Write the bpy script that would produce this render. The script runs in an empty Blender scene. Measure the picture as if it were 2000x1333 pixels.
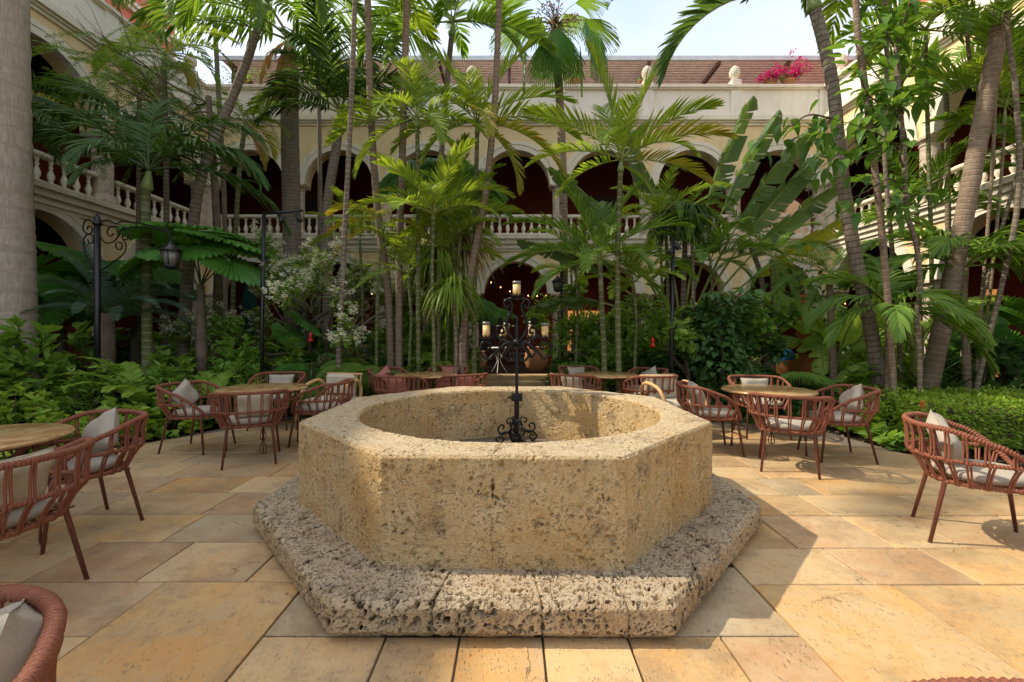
import bpy, bmesh, math, random
import numpy as np
from mathutils import Vector, Matrix, Euler
from math import sin, cos, pi, radians

# ---------------------------------------------------------------- camera, sky, sun, exposure
S = bpy.context.scene
COL = S.collection
F, H = 889.0, 1.4                      # focal length in photo pixels, eye height in metres
cam_d = bpy.data.cameras.new('camera'); cam = bpy.data.objects.new('camera', cam_d); COL.objects.link(cam)
cam.location = (0, 0, H); cam.rotation_euler = (radians(90), 0, 0)
cam_d.sensor_width = 36; cam_d.lens = 36 * F / 2000; cam_d.shift_y = -16.5 / 2000
cam_d.clip_start = 0.05; cam_d.clip_end = 2000
S.camera = cam

SUN_DIR = Vector((-0.70, 0.10, 0.77)).normalized()       # towards the sun
world = bpy.data.worlds.new('World'); S.world = world; world.use_nodes = True
wn, wl = world.node_tree.nodes, world.node_tree.links
for n in list(wn): wn.remove(n)
wo = wn.new('ShaderNodeOutputWorld'); bg = wn.new('ShaderNodeBackground'); sky = wn.new('ShaderNodeTexSky')
sky.sky_type = 'NISHITA'; sky.sun_disc = False
sky.sun_elevation = math.asin(SUN_DIR.z); sky.sun_rotation = math.atan2(SUN_DIR.x, SUN_DIR.y)
sky.air_density = 1.0; sky.dust_density = 2.0; sky.ozone_density = 1.0
tc = wn.new('ShaderNodeTexCoord'); mp = wn.new('ShaderNodeMapping'); mp.inputs['Scale'].default_value = (1.0, 1.0, 2.6)
cn = wn.new('ShaderNodeTexNoise'); cn.inputs['Scale'].default_value = 1.5; cn.inputs['Detail'].default_value = 6; cn.inputs['Roughness'].default_value = .52
cr = wn.new('ShaderNodeValToRGB'); cr.color_ramp.elements[0].position = .38; cr.color_ramp.elements[1].position = .74
cr.color_ramp.elements[0].color = (.3, .3, .3, 1); cr.color_ramp.elements[1].color = (.95, .95, .95, 1)
cm = wn.new('ShaderNodeMixRGB'); cm.inputs[2].default_value = (2.9, 2.85, 2.75, 1)
wl.new(tc.outputs['Generated'], mp.inputs['Vector']); wl.new(mp.outputs[0], cn.inputs['Vector'])
wl.new(cn.outputs['Fac'], cr.inputs[0]); wl.new(cr.outputs[0], cm.inputs[0]); wl.new(sky.outputs[0], cm.inputs[1])
wl.new(cm.outputs[0], bg.inputs[0]); wl.new(bg.outputs[0], wo.inputs[0])
bg.inputs[1].default_value = 0.15
sd = bpy.data.lights.new('sun', 'SUN'); sun = bpy.data.objects.new('sun', sd); COL.objects.link(sun)
sd.energy = 2.0; sd.angle = radians(0.6); sd.color = (.90, .81, .66)
sun.rotation_euler = (-SUN_DIR).to_track_quat('-Z', 'Y').to_euler(); sun.location = (-20, 3, 25)
S.view_settings.view_transform = 'Standard'; S.view_settings.look = 'None'
S.view_settings.gamma = 1; S.view_settings.use_curve_mapping = False
S.view_settings.exposure = 1.5
S.cycles.max_bounces = 7; S.cycles.diffuse_bounces = 6; S.cycles.glossy_bounces = 2
S.cycles.transmission_bounces = 6; S.cycles.transparent_max_bounces = 6

RNG = np.random.default_rng(11)
def P(px, py, Y):
    """the point of the courtyard seen at photo pixel (px, py) when it stands Y metres away"""
    return Vector(((px - 1000) * Y / F, Y, H + (650 - py) * Y / F))

# ---------------------------------------------------------------- objects
def link(o, parent=None):
    COL.objects.link(o)
    if parent is not None: o.parent = parent
    return o
def tag(o, label=None, cat=None, group=None, kind=None):
    if label: o['label'] = label
    if cat: o['category'] = cat
    if group: o['group'] = group
    if kind: o['kind'] = kind
    return o
def empty(name, loc=(0, 0, 0), rz=0.0, label=None, cat=None, group=None):
    o = bpy.data.objects.new(name, None); o.empty_display_size = .1
    o.location = loc; o.rotation_euler = (0, 0, rz); link(o); return tag(o, label, cat, group)
def inst(name, me, parent=None, loc=(0, 0, 0), rot=(0, 0, 0), sc=1.0):
    o = bpy.data.objects.new(name, me); o.location = loc; o.rotation_euler = rot
    o.scale = (sc, sc, sc) if not hasattr(sc, '__len__') else sc
    return link(o, parent)
def np_mesh(name, V, Q, mats, attrs=None, smooth=True, mi=None):
    """mesh out of a vertex array and an array of quads (or of triangles)"""
    V = np.asarray(V, np.float32); Q = np.asarray(Q, np.int32); k = Q.shape[1]
    me = bpy.data.meshes.new(name)
    me.vertices.add(len(V)); me.vertices.foreach_set('co', V.ravel())
    me.loops.add(Q.size); me.loops.foreach_set('vertex_index', Q.ravel())
    me.polygons.add(len(Q)); me.polygons.foreach_set('loop_start', np.arange(0, Q.size, k, dtype=np.int32))
    me.polygons.foreach_set('loop_total', np.full(len(Q), k, np.int32))
    me.polygons.foreach_set('use_smooth', np.full(len(Q), smooth, bool))
    if mi is not None: me.polygons.foreach_set('material_index', np.asarray(mi, np.int32))
    for m in (mats if isinstance(mats, (list, tuple)) else [mats]): me.materials.append(m)
    for an, av in (attrs or {}).items():
        a = me.attributes.new(an, 'FLOAT', 'POINT'); a.data.foreach_set('value', np.asarray(av, np.float32).ravel())
    me.update(calc_edges=True); me.validate(); return me

class MB:
    """collects simple shapes and links them as one mesh"""
    def __init__(s): s.v = []; s.f = []; s.m = []; s.sm = []; s.a = []
    def add(s, vs, fs, m=0, smooth=False, along=None):
        b = len(s.v); s.v += [tuple(p) for p in vs]; s.f += [tuple(b + i for i in f) for f in fs]
        s.m += [m] * len(fs); s.sm += [smooth] * len(fs); s.a += list(along) if along is not None else [0.0] * len(vs)
        return s
    def box(s, c, d, m=0, bev=0.0, rz=0.0):
        x, y, z = d[0] / 2, d[1] / 2, d[2] / 2
        R = Matrix.Rotation(rz, 3, 'Z'); c = Vector(c)
        if bev <= 0:
            vs = [(-x, -y, -z), (x, -y, -z), (x, y, -z), (-x, y, -z), (-x, -y, z), (x, -y, z), (x, y, z), (-x, y, z)]
            fs = [(0, 3, 2, 1), (4, 5, 6, 7), (0, 1, 5, 4), (1, 2, 6, 5), (2, 3, 7, 6), (3, 0, 4, 7)]
        else:
            b = min(bev, x * .9, y * .9, z * .9)
            bm = bmesh.new(); bmesh.ops.create_cube(bm, size=1)
            for v in bm.verts: v.co = Vector((v.co.x * 2 * x, v.co.y * 2 * y, v.co.z * 2 * z))
            bmesh.ops.bevel(bm, geom=bm.edges[:], offset=b, segments=1, affect='EDGES')
            bm.verts.ensure_lookup_table(); vs = [v.co.copy() for v in bm.verts]; fs = [[v.index for v in f.verts] for f in bm.faces]
            bm.free()
        return s.add([R @ Vector(v) + c for v in vs], fs, m)
    def tube(s, pts, r, n=8, m=0, cap=True, smooth=True, twist=0.0, amp=0.0, flat=1.0, roll=None):
        pts = [Vector(p) for p in pts]; K = len(pts)
        rs = [r] * K if not hasattr(r, '__len__') else list(r)
        T = [(pts[min(i + 1, K - 1)] - pts[max(i - 1, 0)]).normalized() for i in range(K)]
        up = Vector(roll) if roll else (Vector((0, 0, 1)) if abs(T[0].z) < .9 else Vector((1, 0, 0)))
        U = (up - up.dot(T[0]) * T[0]).normalized(); vs = []; al = []; L = 0
        for i in range(K):
            if i: L += (pts[i] - pts[i - 1]).length
            U = (U - U.dot(T[i]) * T[i]); U = U.normalized() if U.length > 1e-6 else Vector((1, 0, 0))
            B = T[i].cross(U)
            for j in range(n):
                a = 2 * pi * j / n
                rr = rs[i] * (1 + (amp * abs(cos(.5 * (twist * L + a))) if amp else 0))
                vs.append(pts[i] + U * (cos(a) * rr) + B * (sin(a) * rr * flat)); al.append(L)
        fs = [(i * n + j, i * n + (j + 1) % n, (i + 1) * n + (j + 1) % n, (i + 1) * n + j) for i in range(K - 1) for j in range(n)]
        if cap: fs += [tuple(range(n - 1, -1, -1)), tuple((K - 1) * n + j for j in range(n))]
        return s.add(vs, fs, m, smooth, al)
    def lathe(s, prof, c=(0, 0, 0), n=16, m=0, smooth=True, sq=False):
        c = Vector(c); vs = []; K = len(prof)
        for r, z in prof:
            for j in range(n):
                a = 2 * pi * (j + .5) / n; k = 1 / max(abs(cos(a)), abs(sin(a))) * .98 if sq else 1
                vs.append(c + Vector((r * k * cos(a), r * k * sin(a), z)))
        fs = [(i * n + j, i * n + (j + 1) % n, (i + 1) * n + (j + 1) % n, (i + 1) * n + j) for i in range(K - 1) for j in range(n)]
        fs += [tuple(range(n - 1, -1, -1)), tuple((K - 1) * n + j for j in range(n))]
        return s.add(vs, fs, m, smooth)
    def extrude_profile(s, prof, x0, x1, m=0):
        """closed profile of (y, z) points swept along x"""
        K = len(prof); vs = [(x0, y, z) for y, z in prof] + [(x1, y, z) for y, z in prof]
        fs = [(i, (i + 1) % K, K + (i + 1) % K, K + i) for i in range(K)] + [tuple(range(K - 1, -1, -1)), tuple(range(K, 2 * K))]
        return s.add(vs, fs, m)
    def mesh(s, name, mats):
        me = bpy.data.meshes.new(name); me.from_pydata(s.v, [], s.f)
        for m in (mats if isinstance(mats, (list, tuple)) else [mats]): me.materials.append(m)
        me.polygons.foreach_set('material_index', s.m); me.polygons.foreach_set('use_smooth', s.sm)
        a = me.attributes.new('along', 'FLOAT', 'POINT'); a.data.foreach_set('value', s.a)
        bm = bmesh.new(); bm.from_mesh(me); bmesh.ops.recalc_face_normals(bm, faces=bm.faces); bm.to_mesh(me); bm.free()
        return me
    def build(s, name, mats, parent=None, **k): return inst(name, s.mesh(name, mats), parent, **k)

def spline(ctrl, n=20):
    """smooth curve through control points"""
    c = [Vector(p) for p in ctrl]; c = [2 * c[0] - c[1]] + c + [2 * c[-1] - c[-2]]; out = []
    seg = len(c) - 3
    for k in range(seg):
        m = max(2, n // seg)
        for i in range(m):
            t = i / m; p0, p1, p2, p3 = c[k:k + 4]
            out.append(.5 * ((2 * p1) + (p2 - p0) * t + (2 * p0 - 5 * p1 + 4 * p2 - p3) * t * t + (3 * p1 - p0 - 3 * p2 + p3) * t ** 3))
    out.append(c[-2]); return out

# ---------------------------------------------------------------- materials
class MT:
    def __init__(s, name, rough=.6, spec=.4, col=(.5, .5, .5)):
        s.m = bpy.data.materials.new(name); s.m.use_nodes = True; s.n = s.m.node_tree.nodes; s.l = s.m.node_tree.links
        s.b = s.n['Principled BSDF']; s.out = s.n['Material Output']
        s.b.inputs['Roughness'].default_value = rough; s.b.inputs['Specular IOR Level'].default_value = spec
        s.b.inputs['Base Color'].default_value = (*col, 1); s._c = None
    def coord(s, kind='Object', scale=(1, 1, 1), rnd=False):
        t = s.n.new('ShaderNodeTexCoord'); m = s.n.new('ShaderNodeMapping'); m.inputs['Scale'].default_value = scale
        s.l.new(t.outputs[kind], m.inputs[0])
        if rnd:
            oi = s.n.new('ShaderNodeObjectInfo'); mu = s.n.new('ShaderNodeMath'); mu.operation = 'MULTIPLY'; mu.inputs[1].default_value = 37
            s.l.new(oi.outputs['Random'], mu.inputs[0]); s.l.new(mu.outputs[0], m.inputs['Location'])
        return m.outputs[0]
    def world(s, scale=(1, 1, 1)):
        g = s.n.new('ShaderNodeNewGeometry'); m = s.n.new('ShaderNodeMapping'); m.inputs['Scale'].default_value = scale
        s.l.new(g.outputs['Position'], m.inputs[0]); return m.outputs[0]
    def noise(s, v, scale, det=4, rough=.55, dist=0):
        t = s.n.new('ShaderNodeTexNoise'); t.inputs['Scale'].default_value = scale; t.inputs['Detail'].default_value = det
        t.inputs['Roughness'].default_value = rough; t.inputs['Distortion'].default_value = dist
        s.l.new(v, t.inputs['Vector']); return t.outputs['Fac']
    def vor(s, v, scale, feat='F1', rnd=1.0):
        t = s.n.new('ShaderNodeTexVoronoi'); t.feature = feat; t.inputs['Scale'].default_value = scale
        t.inputs['Randomness'].default_value = rnd; s.l.new(v, t.inputs['Vector']); return t.outputs['Distance']
    def ramp(s, f, stops):
        r = s.n.new('ShaderNodeValToRGB'); e = r.color_ramp.elements
        while len(e) < len(stops): e.new(.5)
        for i, (p, c) in enumerate(stops):
            e[i].position = p; c = (c, c, c) if not hasattr(c, '__len__') else c; e[i].color = (*c, 1)
        s.l.new(f, r.inputs[0]); return r.outputs[0]
    def mix(s, f, a, b, mode='MIX'):
        m = s.n.new('ShaderNodeMixRGB'); m.blend_type = mode
        for i, x in enumerate((f, a, b)):
            if isinstance(x, bpy.types.NodeSocket): s.l.new(x, m.inputs[i])
            elif hasattr(x, '__len__'): m.inputs[i].default_value = (*x, 1)
            else: m.inputs[i].default_value = x if i == 0 else (x, x, x, 1)
        return m.outputs[0]
    def math(s, op, a, b=0.0, c=0.0):
        m = s.n.new('ShaderNodeMath'); m.operation = op
        for i, x in enumerate((a, b, c)):
            if isinstance(x, bpy.types.NodeSocket): s.l.new(x, m.inputs[i])
            else: m.inputs[i].default_value = x
        return m.outputs[0]
    def attr(s, name):
        a = s.n.new('ShaderNodeAttribute'); a.attribute_name = name; return a.outputs['Fac']
    def info(s, k='Random'): return s.n.new('ShaderNodeObjectInfo').outputs[k]
    def bump(s, h, strength=.5, dist=.01, prev=None):
        b = s.n.new('ShaderNodeBump'); b.inputs['Strength'].default_value = strength; b.inputs['Distance'].default_value = dist
        s.l.new(h, b.inputs['Height'])
        if prev is not None: s.l.new(prev, b.inputs['Normal'])
        s.l.new(b.outputs[0], s.b.inputs['Normal']); return b.outputs[0]
    def color(s, c): s.l.new(c, s.b.inputs['Base Color']); return s
    def disp(s, h, scale, mid=0.0):
        d = s.n.new('ShaderNodeDisplacement'); d.inputs['Scale'].default_value = scale; d.inputs['Midlevel'].default_value = mid
        s.l.new(h, d.inputs['Height']); s.l.new(d.outputs[0], s.out.inputs['Displacement']); s.m.displacement_method = 'BOTH'

def m_plain(name, col, rough=.5, spec=.4, metal=0.0, var=.12, bump=.0, bscale=60):
    t = MT(name, rough, spec); v = t.coord('Object', rnd=True)
    n = t.noise(v, 6, 5)
    t.color(t.ramp(n, [(.3, tuple(c * (1 - var) for c in col)), (.7, tuple(min(1, c * (1 + var)) for c in col))]))
    t.b.inputs['Metallic'].default_value = metal
    if bump: t.bump(t.noise(v, bscale, 3), bump, .004)
    return t.m

def m_coral(name, base, ochre, pale, pit=1.0, disp=.016, scale=1.0, grain=.004, stain=.45):
    """porous coral stone: pits and hollows displace the dense mesh"""
    t = MT(name, .9, .2); v = t.world()
    big = t.noise(v, 2.2, 5, .6); mid = t.noise(v, 9 * scale, 6, .65); fine = t.noise(v, 70, 4, .7)
    warp = t.n.new('ShaderNodeVectorMath'); warp.operation = 'ADD'
    wn_ = t.n.new('ShaderNodeTexNoise'); wn_.inputs['Scale'].default_value = 11; t.l.new(v, wn_.inputs['Vector'])
    sc = t.n.new('ShaderNodeVectorMath'); sc.operation = 'SCALE'; sc.inputs['Scale'].default_value = .09
    t.l.new(wn_.outputs['Color'], sc.inputs[0]); t.l.new(v, warp.inputs[0]); t.l.new(sc.outputs[0], warp.inputs[1]); wv = warp.outputs[0]
    v1 = t.vor(wv, 34 * scale); v2 = t.vor(wv, 17 * scale); v3 = t.vor(wv, 75 * scale)
    zone = t.ramp(t.noise(v, 3.1, 3), [(.40, 0.0), (.60, 1.0)])
    p1 = t.math('MULTIPLY', t.ramp(v1, [(.12, 1.0), (.34, 0.0)]), t.ramp(t.noise(v, 6, 3), [(.46, 0.0), (.62, 1.0)]))
    p2 = t.math('MULTIPLY', t.ramp(v2, [(.06, 1.0), (.30, 0.0)]), zone)
    p3 = t.math('MULTIPLY', t.ramp(v3, [(.15, .45), (.4, 0.0)]), t.ramp(mid, [(.45, 0.2), (.6, 1.0)]))
    pits = t.math('MAXIMUM', t.math('MAXIMUM', p1, p2), p3)
    h = t.math('SUBTRACT', t.math('MULTIPLY', mid, .8), t.math('MULTIPLY', pits, pit))
    h = t.math('ADD', h, t.math('MULTIPLY', big, .75))
    t.disp(h, disp, .85)
    c = t.mix(t.ramp(mid, [(.34, 0.0), (.66, 1.0)]), base, pale)
    c = t.mix(t.ramp(big, [(.45, 0.0), (.66, .75)]), c, ochre)
    c = t.mix(t.ramp(t.noise(v, 1.7, 6, .7), [(.56, 0.0), (.74, .5)]), c, (.20, .15, .09))
    c = t.mix(t.math('MULTIPLY', pits, .78), c, tuple(k * .42 for k in ochre))  # dirt tint in the pits, deepened to put shade into the colour
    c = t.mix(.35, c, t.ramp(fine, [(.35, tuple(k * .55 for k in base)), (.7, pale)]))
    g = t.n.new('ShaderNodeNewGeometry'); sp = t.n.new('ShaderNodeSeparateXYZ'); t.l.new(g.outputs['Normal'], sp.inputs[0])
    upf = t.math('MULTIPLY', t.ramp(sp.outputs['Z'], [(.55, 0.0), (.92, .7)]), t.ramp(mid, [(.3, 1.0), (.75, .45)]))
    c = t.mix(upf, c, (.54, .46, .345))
    c = t.mix(t.math('MULTIPLY', t.ramp(t.noise(v, 3.4, 9, .75), [(.55, 0.0), (.66, 1.0)]), stain), c, (.115, .085, .055))
    streak = t.noise(t.world((5, 5, .9)), 2.2, 6, .7); c = t.mix(t.ramp(streak, [(.56, 0.0), (.74, .55)]), c, (.21, .155, .085))
    spec = t.ramp(t.noise(v, 45, 5, .75), [(.34, .5), (.45, 0.0)]); c = t.mix(spec, c, (.17, .115, .055))
    t.color(c); t.bump(t.math('ADD', t.noise(v, 110, 5, .75), t.math('MULTIPLY', t.noise(v, 42, 5, .7), .9)), .9, grain)
    return t.m

M = {}
M['coral_wall'] = m_coral('coral stone of the well wall', (0.585, 0.39, 0.169), (0.598, 0.325, 0.0845), (0.728, 0.559, 0.312), 1.05, .022, .85, .010)
M['coral_plinth'] = m_coral('coral stone of the plinth', (0.544, 0.376, 0.199), (0.544, 0.305, 0.119), (0.734, 0.574, 0.365), 3.0, .0205, .88, .013, .6)

def m_paving():
    t = MT('honey limestone paving', .5, .35); v = t.coord('Object', (1, 1, 1), rnd=True)
    oc = t.info('Color'); n1 = t.noise(v, 2.3, 6, .62, .6); n2 = t.noise(v, 13, 6, .66)
    c = t.mix(t.ramp(n1, [(.36, 0.0), (.62, .7)]), oc, t.mix(1, oc, (1.06, .86, .66), 'MULTIPLY'))
    c = t.mix(t.ramp(t.noise(v, 4.2, 7, .7), [(.42, 0.0), (.66, .75)]), c, (.50, .41, .275))
    c = t.mix(t.ramp(t.noise(v, 1.1, 4, .6), [(.5, 0.0), (.66, .45)]), c, (.42, .345, .23))
    mp_ = t.n.new('ShaderNodeMapping'); mp_.inputs['Scale'].default_value = (46, 15, 13)
    t.l.new(v, mp_.inputs[0]); ve = mp_.outputs[0]
    wv_ = t.n.new('ShaderNodeTexNoise'); wv_.inputs['Scale'].default_value = 3.5; wv_.inputs['Detail'].default_value = 6; t.l.new(v, wv_.inputs['Vector'])
    gate = t.ramp(t.noise(v, 4.5, 6, .7), [(.46, .04), (.64, 1.0)])
    f1 = t.math('MULTIPLY', t.ramp(t.vor(t.mix(.5, ve, wv_.outputs['Color'], 'LINEAR_LIGHT'), 1.15), [(.08, 1.0), (.25, 0.0)]), gate)
    f2 = t.math('MULTIPLY', t.ramp(t.vor(ve, 2.3), [(.14, .8), (.3, 0.0)]), t.ramp(n2, [(.45, 0.0), (.62, 1.0)]))
    flecks = t.math('MAXIMUM', f1, f2)
    streak = t.ramp(t.noise(ve, .55, 7, .75), [(.58, 0.0), (.70, .8)])
    crack = t.math('MULTIPLY', t.ramp(t.vor(t.mix(.28, v, wv_.outputs['Color'], 'LINEAR_LIGHT'), 1.5, 'DISTANCE_TO_EDGE'), [(.0, 1.0), (.008, 0.0)]), t.ramp(t.noise(v, 2.2, 3), [(.56, 0.0), (.62, 1.0)]))
    grey = t.math('MULTIPLY', t.ramp(t.vor(ve, .38), [(.09, 1.0), (.15, 0.0)]), t.ramp(n2, [(.45, 0.0), (.5, 1.0)]))
    c = t.mix(t.math('MULTIPLY', streak, .45), c, (.30, .225, .14))
    c = t.mix(t.math('MULTIPLY', grey, .7), c, (.50, .45, .37))
    c = t.mix(t.math('MULTIPLY', flecks, .62), c, (.15, .115, .075))
    c = t.mix(t.math('MULTIPLY', crack, .7), c, (.10, .08, .05))
    dirt = t.ramp(t.noise(v, 1.6, 10, .78), [(.50, 0.0), (.66, .65)])
    c = t.mix(t.ramp(t.noise(v, .8, 6, .65), [(.46, 0.0), (.6, .6)]), c, t.mix(1, c, (.80, .74, .68), 'MULTIPLY'))
    c = t.mix(t.ramp(t.noise(v, 26, 6, .75), [(.52, 0.0), (.72, .4)]), c, (.28, .22, .14))
    c = t.mix(dirt, c, (.235, .18, .12)); t.color(t.mix(1, c, (1.06, .98, .86), 'MULTIPLY'))
    t.l.new(t.ramp(n1, [(.3, .40), (.7, .66)]), t.b.inputs['Roughness'])
    h = t.math('SUBTRACT', t.math('MULTIPLY', n2, .45), t.math('MAXIMUM', flecks, crack)); h = t.math('SUBTRACT', h, t.math('MULTIPLY', dirt, .3))
    t.bump(h, .7, .007); return t.m
M['paving'] = m_paving()
M['mortar'] = m_plain('dark mortar', (.16, .125, .09), .95, .1, bump=.5)

def m_soil():
    t = MT('garden soil', 1, .05); v = t.world(); n = t.noise(v, 5, 8, .7)
    t.color(t.ramp(n, [(.3, (.028, .02, .012)), (.55, (.06, .042, .026)), (.75, (.12, .09, .055))])); t.bump(t.noise(v, 22, 6, .7), 1, .05); return t.m
M['soil'] = m_soil()

def m_plaster(name, col, stain=(.40, .34, .25), amt=.5, bump=.25):
    t = MT(name, .85, .2); v = t.world(); n = t.noise(v, .9, 7, .62)
    c = t.mix(t.ramp(n, [(.38, 0.0), (.72, .55)]), col, tuple(k * .82 for k in col))
    vs = t.world((2.2, 2.2, .35)); c = t.mix(t.ramp(t.noise(vs, 1.6, 8, .7), [(.54, 0.0), (.76, amt)]), c, stain)
    t.color(c); t.bump(t.noise(v, 26, 6, .7), bump, .01); return t.m
M['yellow'] = m_plaster('pale yellow plaster', (0.787, 0.61, 0.33), (0.559, 0.381, 0.191), .6)
M['white'] = m_plaster('off white moulded plaster', (0.762, 0.692, 0.546), (0.406, 0.343, 0.241), .8)
M['parapet'] = m_plaster('cream parapet plaster', (0.813, 0.749, 0.622), (0.483, 0.419, 0.318), .75)
M['salmon'] = m_plaster('salmon plaster', (0.635, 0.191, 0.114), (0.444, 0.152, 0.0889), .4)
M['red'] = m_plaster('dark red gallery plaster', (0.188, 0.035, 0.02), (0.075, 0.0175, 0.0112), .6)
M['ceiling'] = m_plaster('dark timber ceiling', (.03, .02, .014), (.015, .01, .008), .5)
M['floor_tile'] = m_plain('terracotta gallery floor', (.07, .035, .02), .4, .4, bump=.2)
def m_colstone():
    t = MT('rough coral column stone', .92, .15); v = t.world(); n = t.noise(v, 7, 7, .7); vv = t.vor(v, 26)
    c = t.ramp(n, [(.3, (0.384, 0.282, 0.198)), (.5, (0.563, 0.461, 0.346)), (.7, (0.678, 0.589, 0.461))])
    c = t.mix(t.ramp(vv, [(.08, .5), (.25, 0.0)]), c, (.22, .15, .10)); t.color(c)
    t.bump(t.math('ADD', n, t.ramp(vv, [(.05, 0.0), (.3, 1.0)])), .8, .02); return t.m
M['column'] = m_colstone()
M['slat'] = m_plain('brown pergola boards', (0.8, 0.587, 0.463), .55, .3, var=.2)
M['beam_brown'] = m_plain('dark brown beams', (.10, .04, .03), .5, .3)
M['fascia'] = m_plain('pale grey metal edge', (0.625, 0.663, 0.688), .4, .5)
M['iron'] = m_plain('black wrought iron', (.018, .016, .015), .38, .5, .6, .3, .35, 40)
M['black_paint'] = m_plain('black painted steel', (.012, .012, .013), .35, .5)
M['glass_milk'] = m_plain('frosted lantern glass', (.16, .15, .125), .25, .6)
def m_wax():
    t = MT('cream wax', .45, .4); v = t.coord('Object', rnd=True)
    t.color(t.ramp(t.noise(v, 14, 4), [(.35, (.55, .33, .11)), (.65, (.66, .48, .22))])); t.b.inputs['Subsurface Weight'].default_value = .25
    t.b.inputs['Subsurface Radius'].default_value = (.02, .012, .005); return t.m
M['wax'] = m_wax()
def m_glass():
    t = MT('clear jar glass', .03, .5, (.95, .97, .96)); t.b.inputs['Transmission Weight'].default_value = 1; t.b.inputs['IOR'].default_value = 1.2; return t.m
M['glass'] = m_glass()
def m_rope(name, c1, c2):
    t = MT(name, .7, .3); v = t.coord('Object', rnd=False); n = t.noise(v, 24, 4); f = t.noise(v, 260, 3)
    c = t.ramp(n, [(.3, c1), (.7, c2)]); c = t.mix(.4, c, t.ramp(f, [(.3, tuple(k * .55 for k in c1)), (.7, tuple(min(1, k * 1.3) for k in c2))])); t.color(c)
    w = t.n.new('ShaderNodeTexWave'); w.inputs['Scale'].default_value = 90; w.inputs['Distortion'].default_value = 4; t.l.new(v, w.inputs['Vector'])
    t.bump(t.math('ADD', f, t.math('MULTIPLY', w.outputs['Fac'], .8)), .5, .002); return t.m
M['rope'] = m_rope('terracotta outdoor rope', (.19, .061, .032), (.28, .102, .055))
M['chair_metal'] = m_plain('rust red painted steel', (0.125, 0.0375, 0.0213), .42, .45, var=.25)
M['rattan'] = m_rope('natural rattan', (0.525, 0.3, 0.125), (0.75, 0.475, 0.225))
def m_cloth(name, col):
    t = MT(name, .92, .15); v = t.coord('Object', rnd=True); n = t.noise(v, 7, 5); w = t.noise(v, 420, 2)
    c = t.mix(t.ramp(n, [(.35, 0.0), (.7, .5)]), col, tuple(k * .78 for k in col)); c = t.mix(.3, c, t.ramp(w, [(.4, tuple(k * .6 for k in col)), (.6, tuple(min(1, k * 1.25) for k in col))]))
    t.color(c); t.bump(t.math('ADD', t.math('MULTIPLY', n, 4), w), .35, .006); return t.m
M['grey_cloth'] = m_cloth('pale grey linen', (.43, .37, .29))
M['beige_cloth'] = m_cloth('beige linen', (0.55, 0.469, 0.338))
M['pink_cloth'] = m_cloth('dusty pink linen', (0.5, 0.188, 0.15))
M['green_cloth'] = m_cloth('dark green canvas', (.01, .05, .035))
def m_onyx():
    t = MT('polished honey stone', .18, .5); v = t.coord('Object', rnd=True); n = t.noise(v, 3, 8, .65, 2.0)
    t.color(t.ramp(n, [(.3, (.28, .14, .05)), (.48, (.48, .28, .11)), (.6, (.62, .42, .20)), (.75, (.36, .19, .07))])); return t.m
M['onyx'] = m_onyx()
def m_trunk(name, c1, c2, ring, freq=9.0, bumpd=.014):
    t = MT(name, .85, .2); v = t.coord('Object', rnd=True); al = t.attr('along')
    wob = t.math('ADD', t.math('MULTIPLY', al, freq), t.math('MULTIPLY', t.noise(v, 3.0, 4), 1.1))
    fr = t.math('FRACT', wob); line = t.ramp(fr, [(.0, 1.0), (.10, .75), (.2, 0.0), (.92, 0.0), (1.0, 1.0)])
    n = t.noise(v, 8, 6, .7); vs = t.coord('Object', (14, 14, 1.2), rnd=True); st = t.noise(vs, 3, 5, .7)
    c = t.mix(t.ramp(n, [(.3, 0.0), (.7, 1.0)]), c1, c2); c = t.mix(t.ramp(st, [(.4, 0.0), (.7, .6)]), c, tuple(k * .5 for k in c1))
    c = t.mix(t.math('MULTIPLY', line, .75), c, ring)
    c = t.mix(t.ramp(t.noise(v, 2.4, 3), [(.6, 0.0), (.72, .5)]), c, (.34, .34, .28))
    t.color(t.mix(1, c, (.98, .94, .87), 'MULTIPLY')); t.bump(t.math('ADD', t.math('MULTIPLY', line, -.8), t.math('MULTIPLY', st, .9)), .8, bumpd); return t.m
M['trunk_grey'] = m_trunk('ringed grey palm trunk', (.22, .18, .145), (.33, .29, .24), (.13, .10, .08), 11)
M['trunk_pale'] = m_trunk('pale royal palm trunk', (.38, .33, .275), (.52, .46, .395), (.36, .31, .255), 3.2, .005)
M['trunk_brown'] = m_trunk('ringed brown palm trunk', (.22, .155, .11), (.33, .25, .185), (.40, .33, .26), 11)
M['trunk_thin'] = m_trunk('slim ringed palm stem', (.15, .12, .085), (.25, .20, .15), (.38, .33, .27), 11, .006)
M['trunk_green'] = m_trunk('green ringed palm stem', (.11, .13, .05), (.17, .19, .08), (.30, .30, .20), 8, .005)
M['shaft'] = m_plain('smooth green crownshaft', (.20, .27, .08), .4, .4, var=.2)
M['bark'] = m_plain('woody bark', (0.163, 0.125, 0.0875), .9, .15, var=.35, bump=.8, bscale=40)
M['bark_red'] = m_plain('peeling orange bark', (.42, .13, .04), .8, .2, var=.4, bump=.8, bscale=30)
M['twig'] = m_plain('thin brown twigs', (.10, .075, .05), .9, .1, var=.3)

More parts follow.
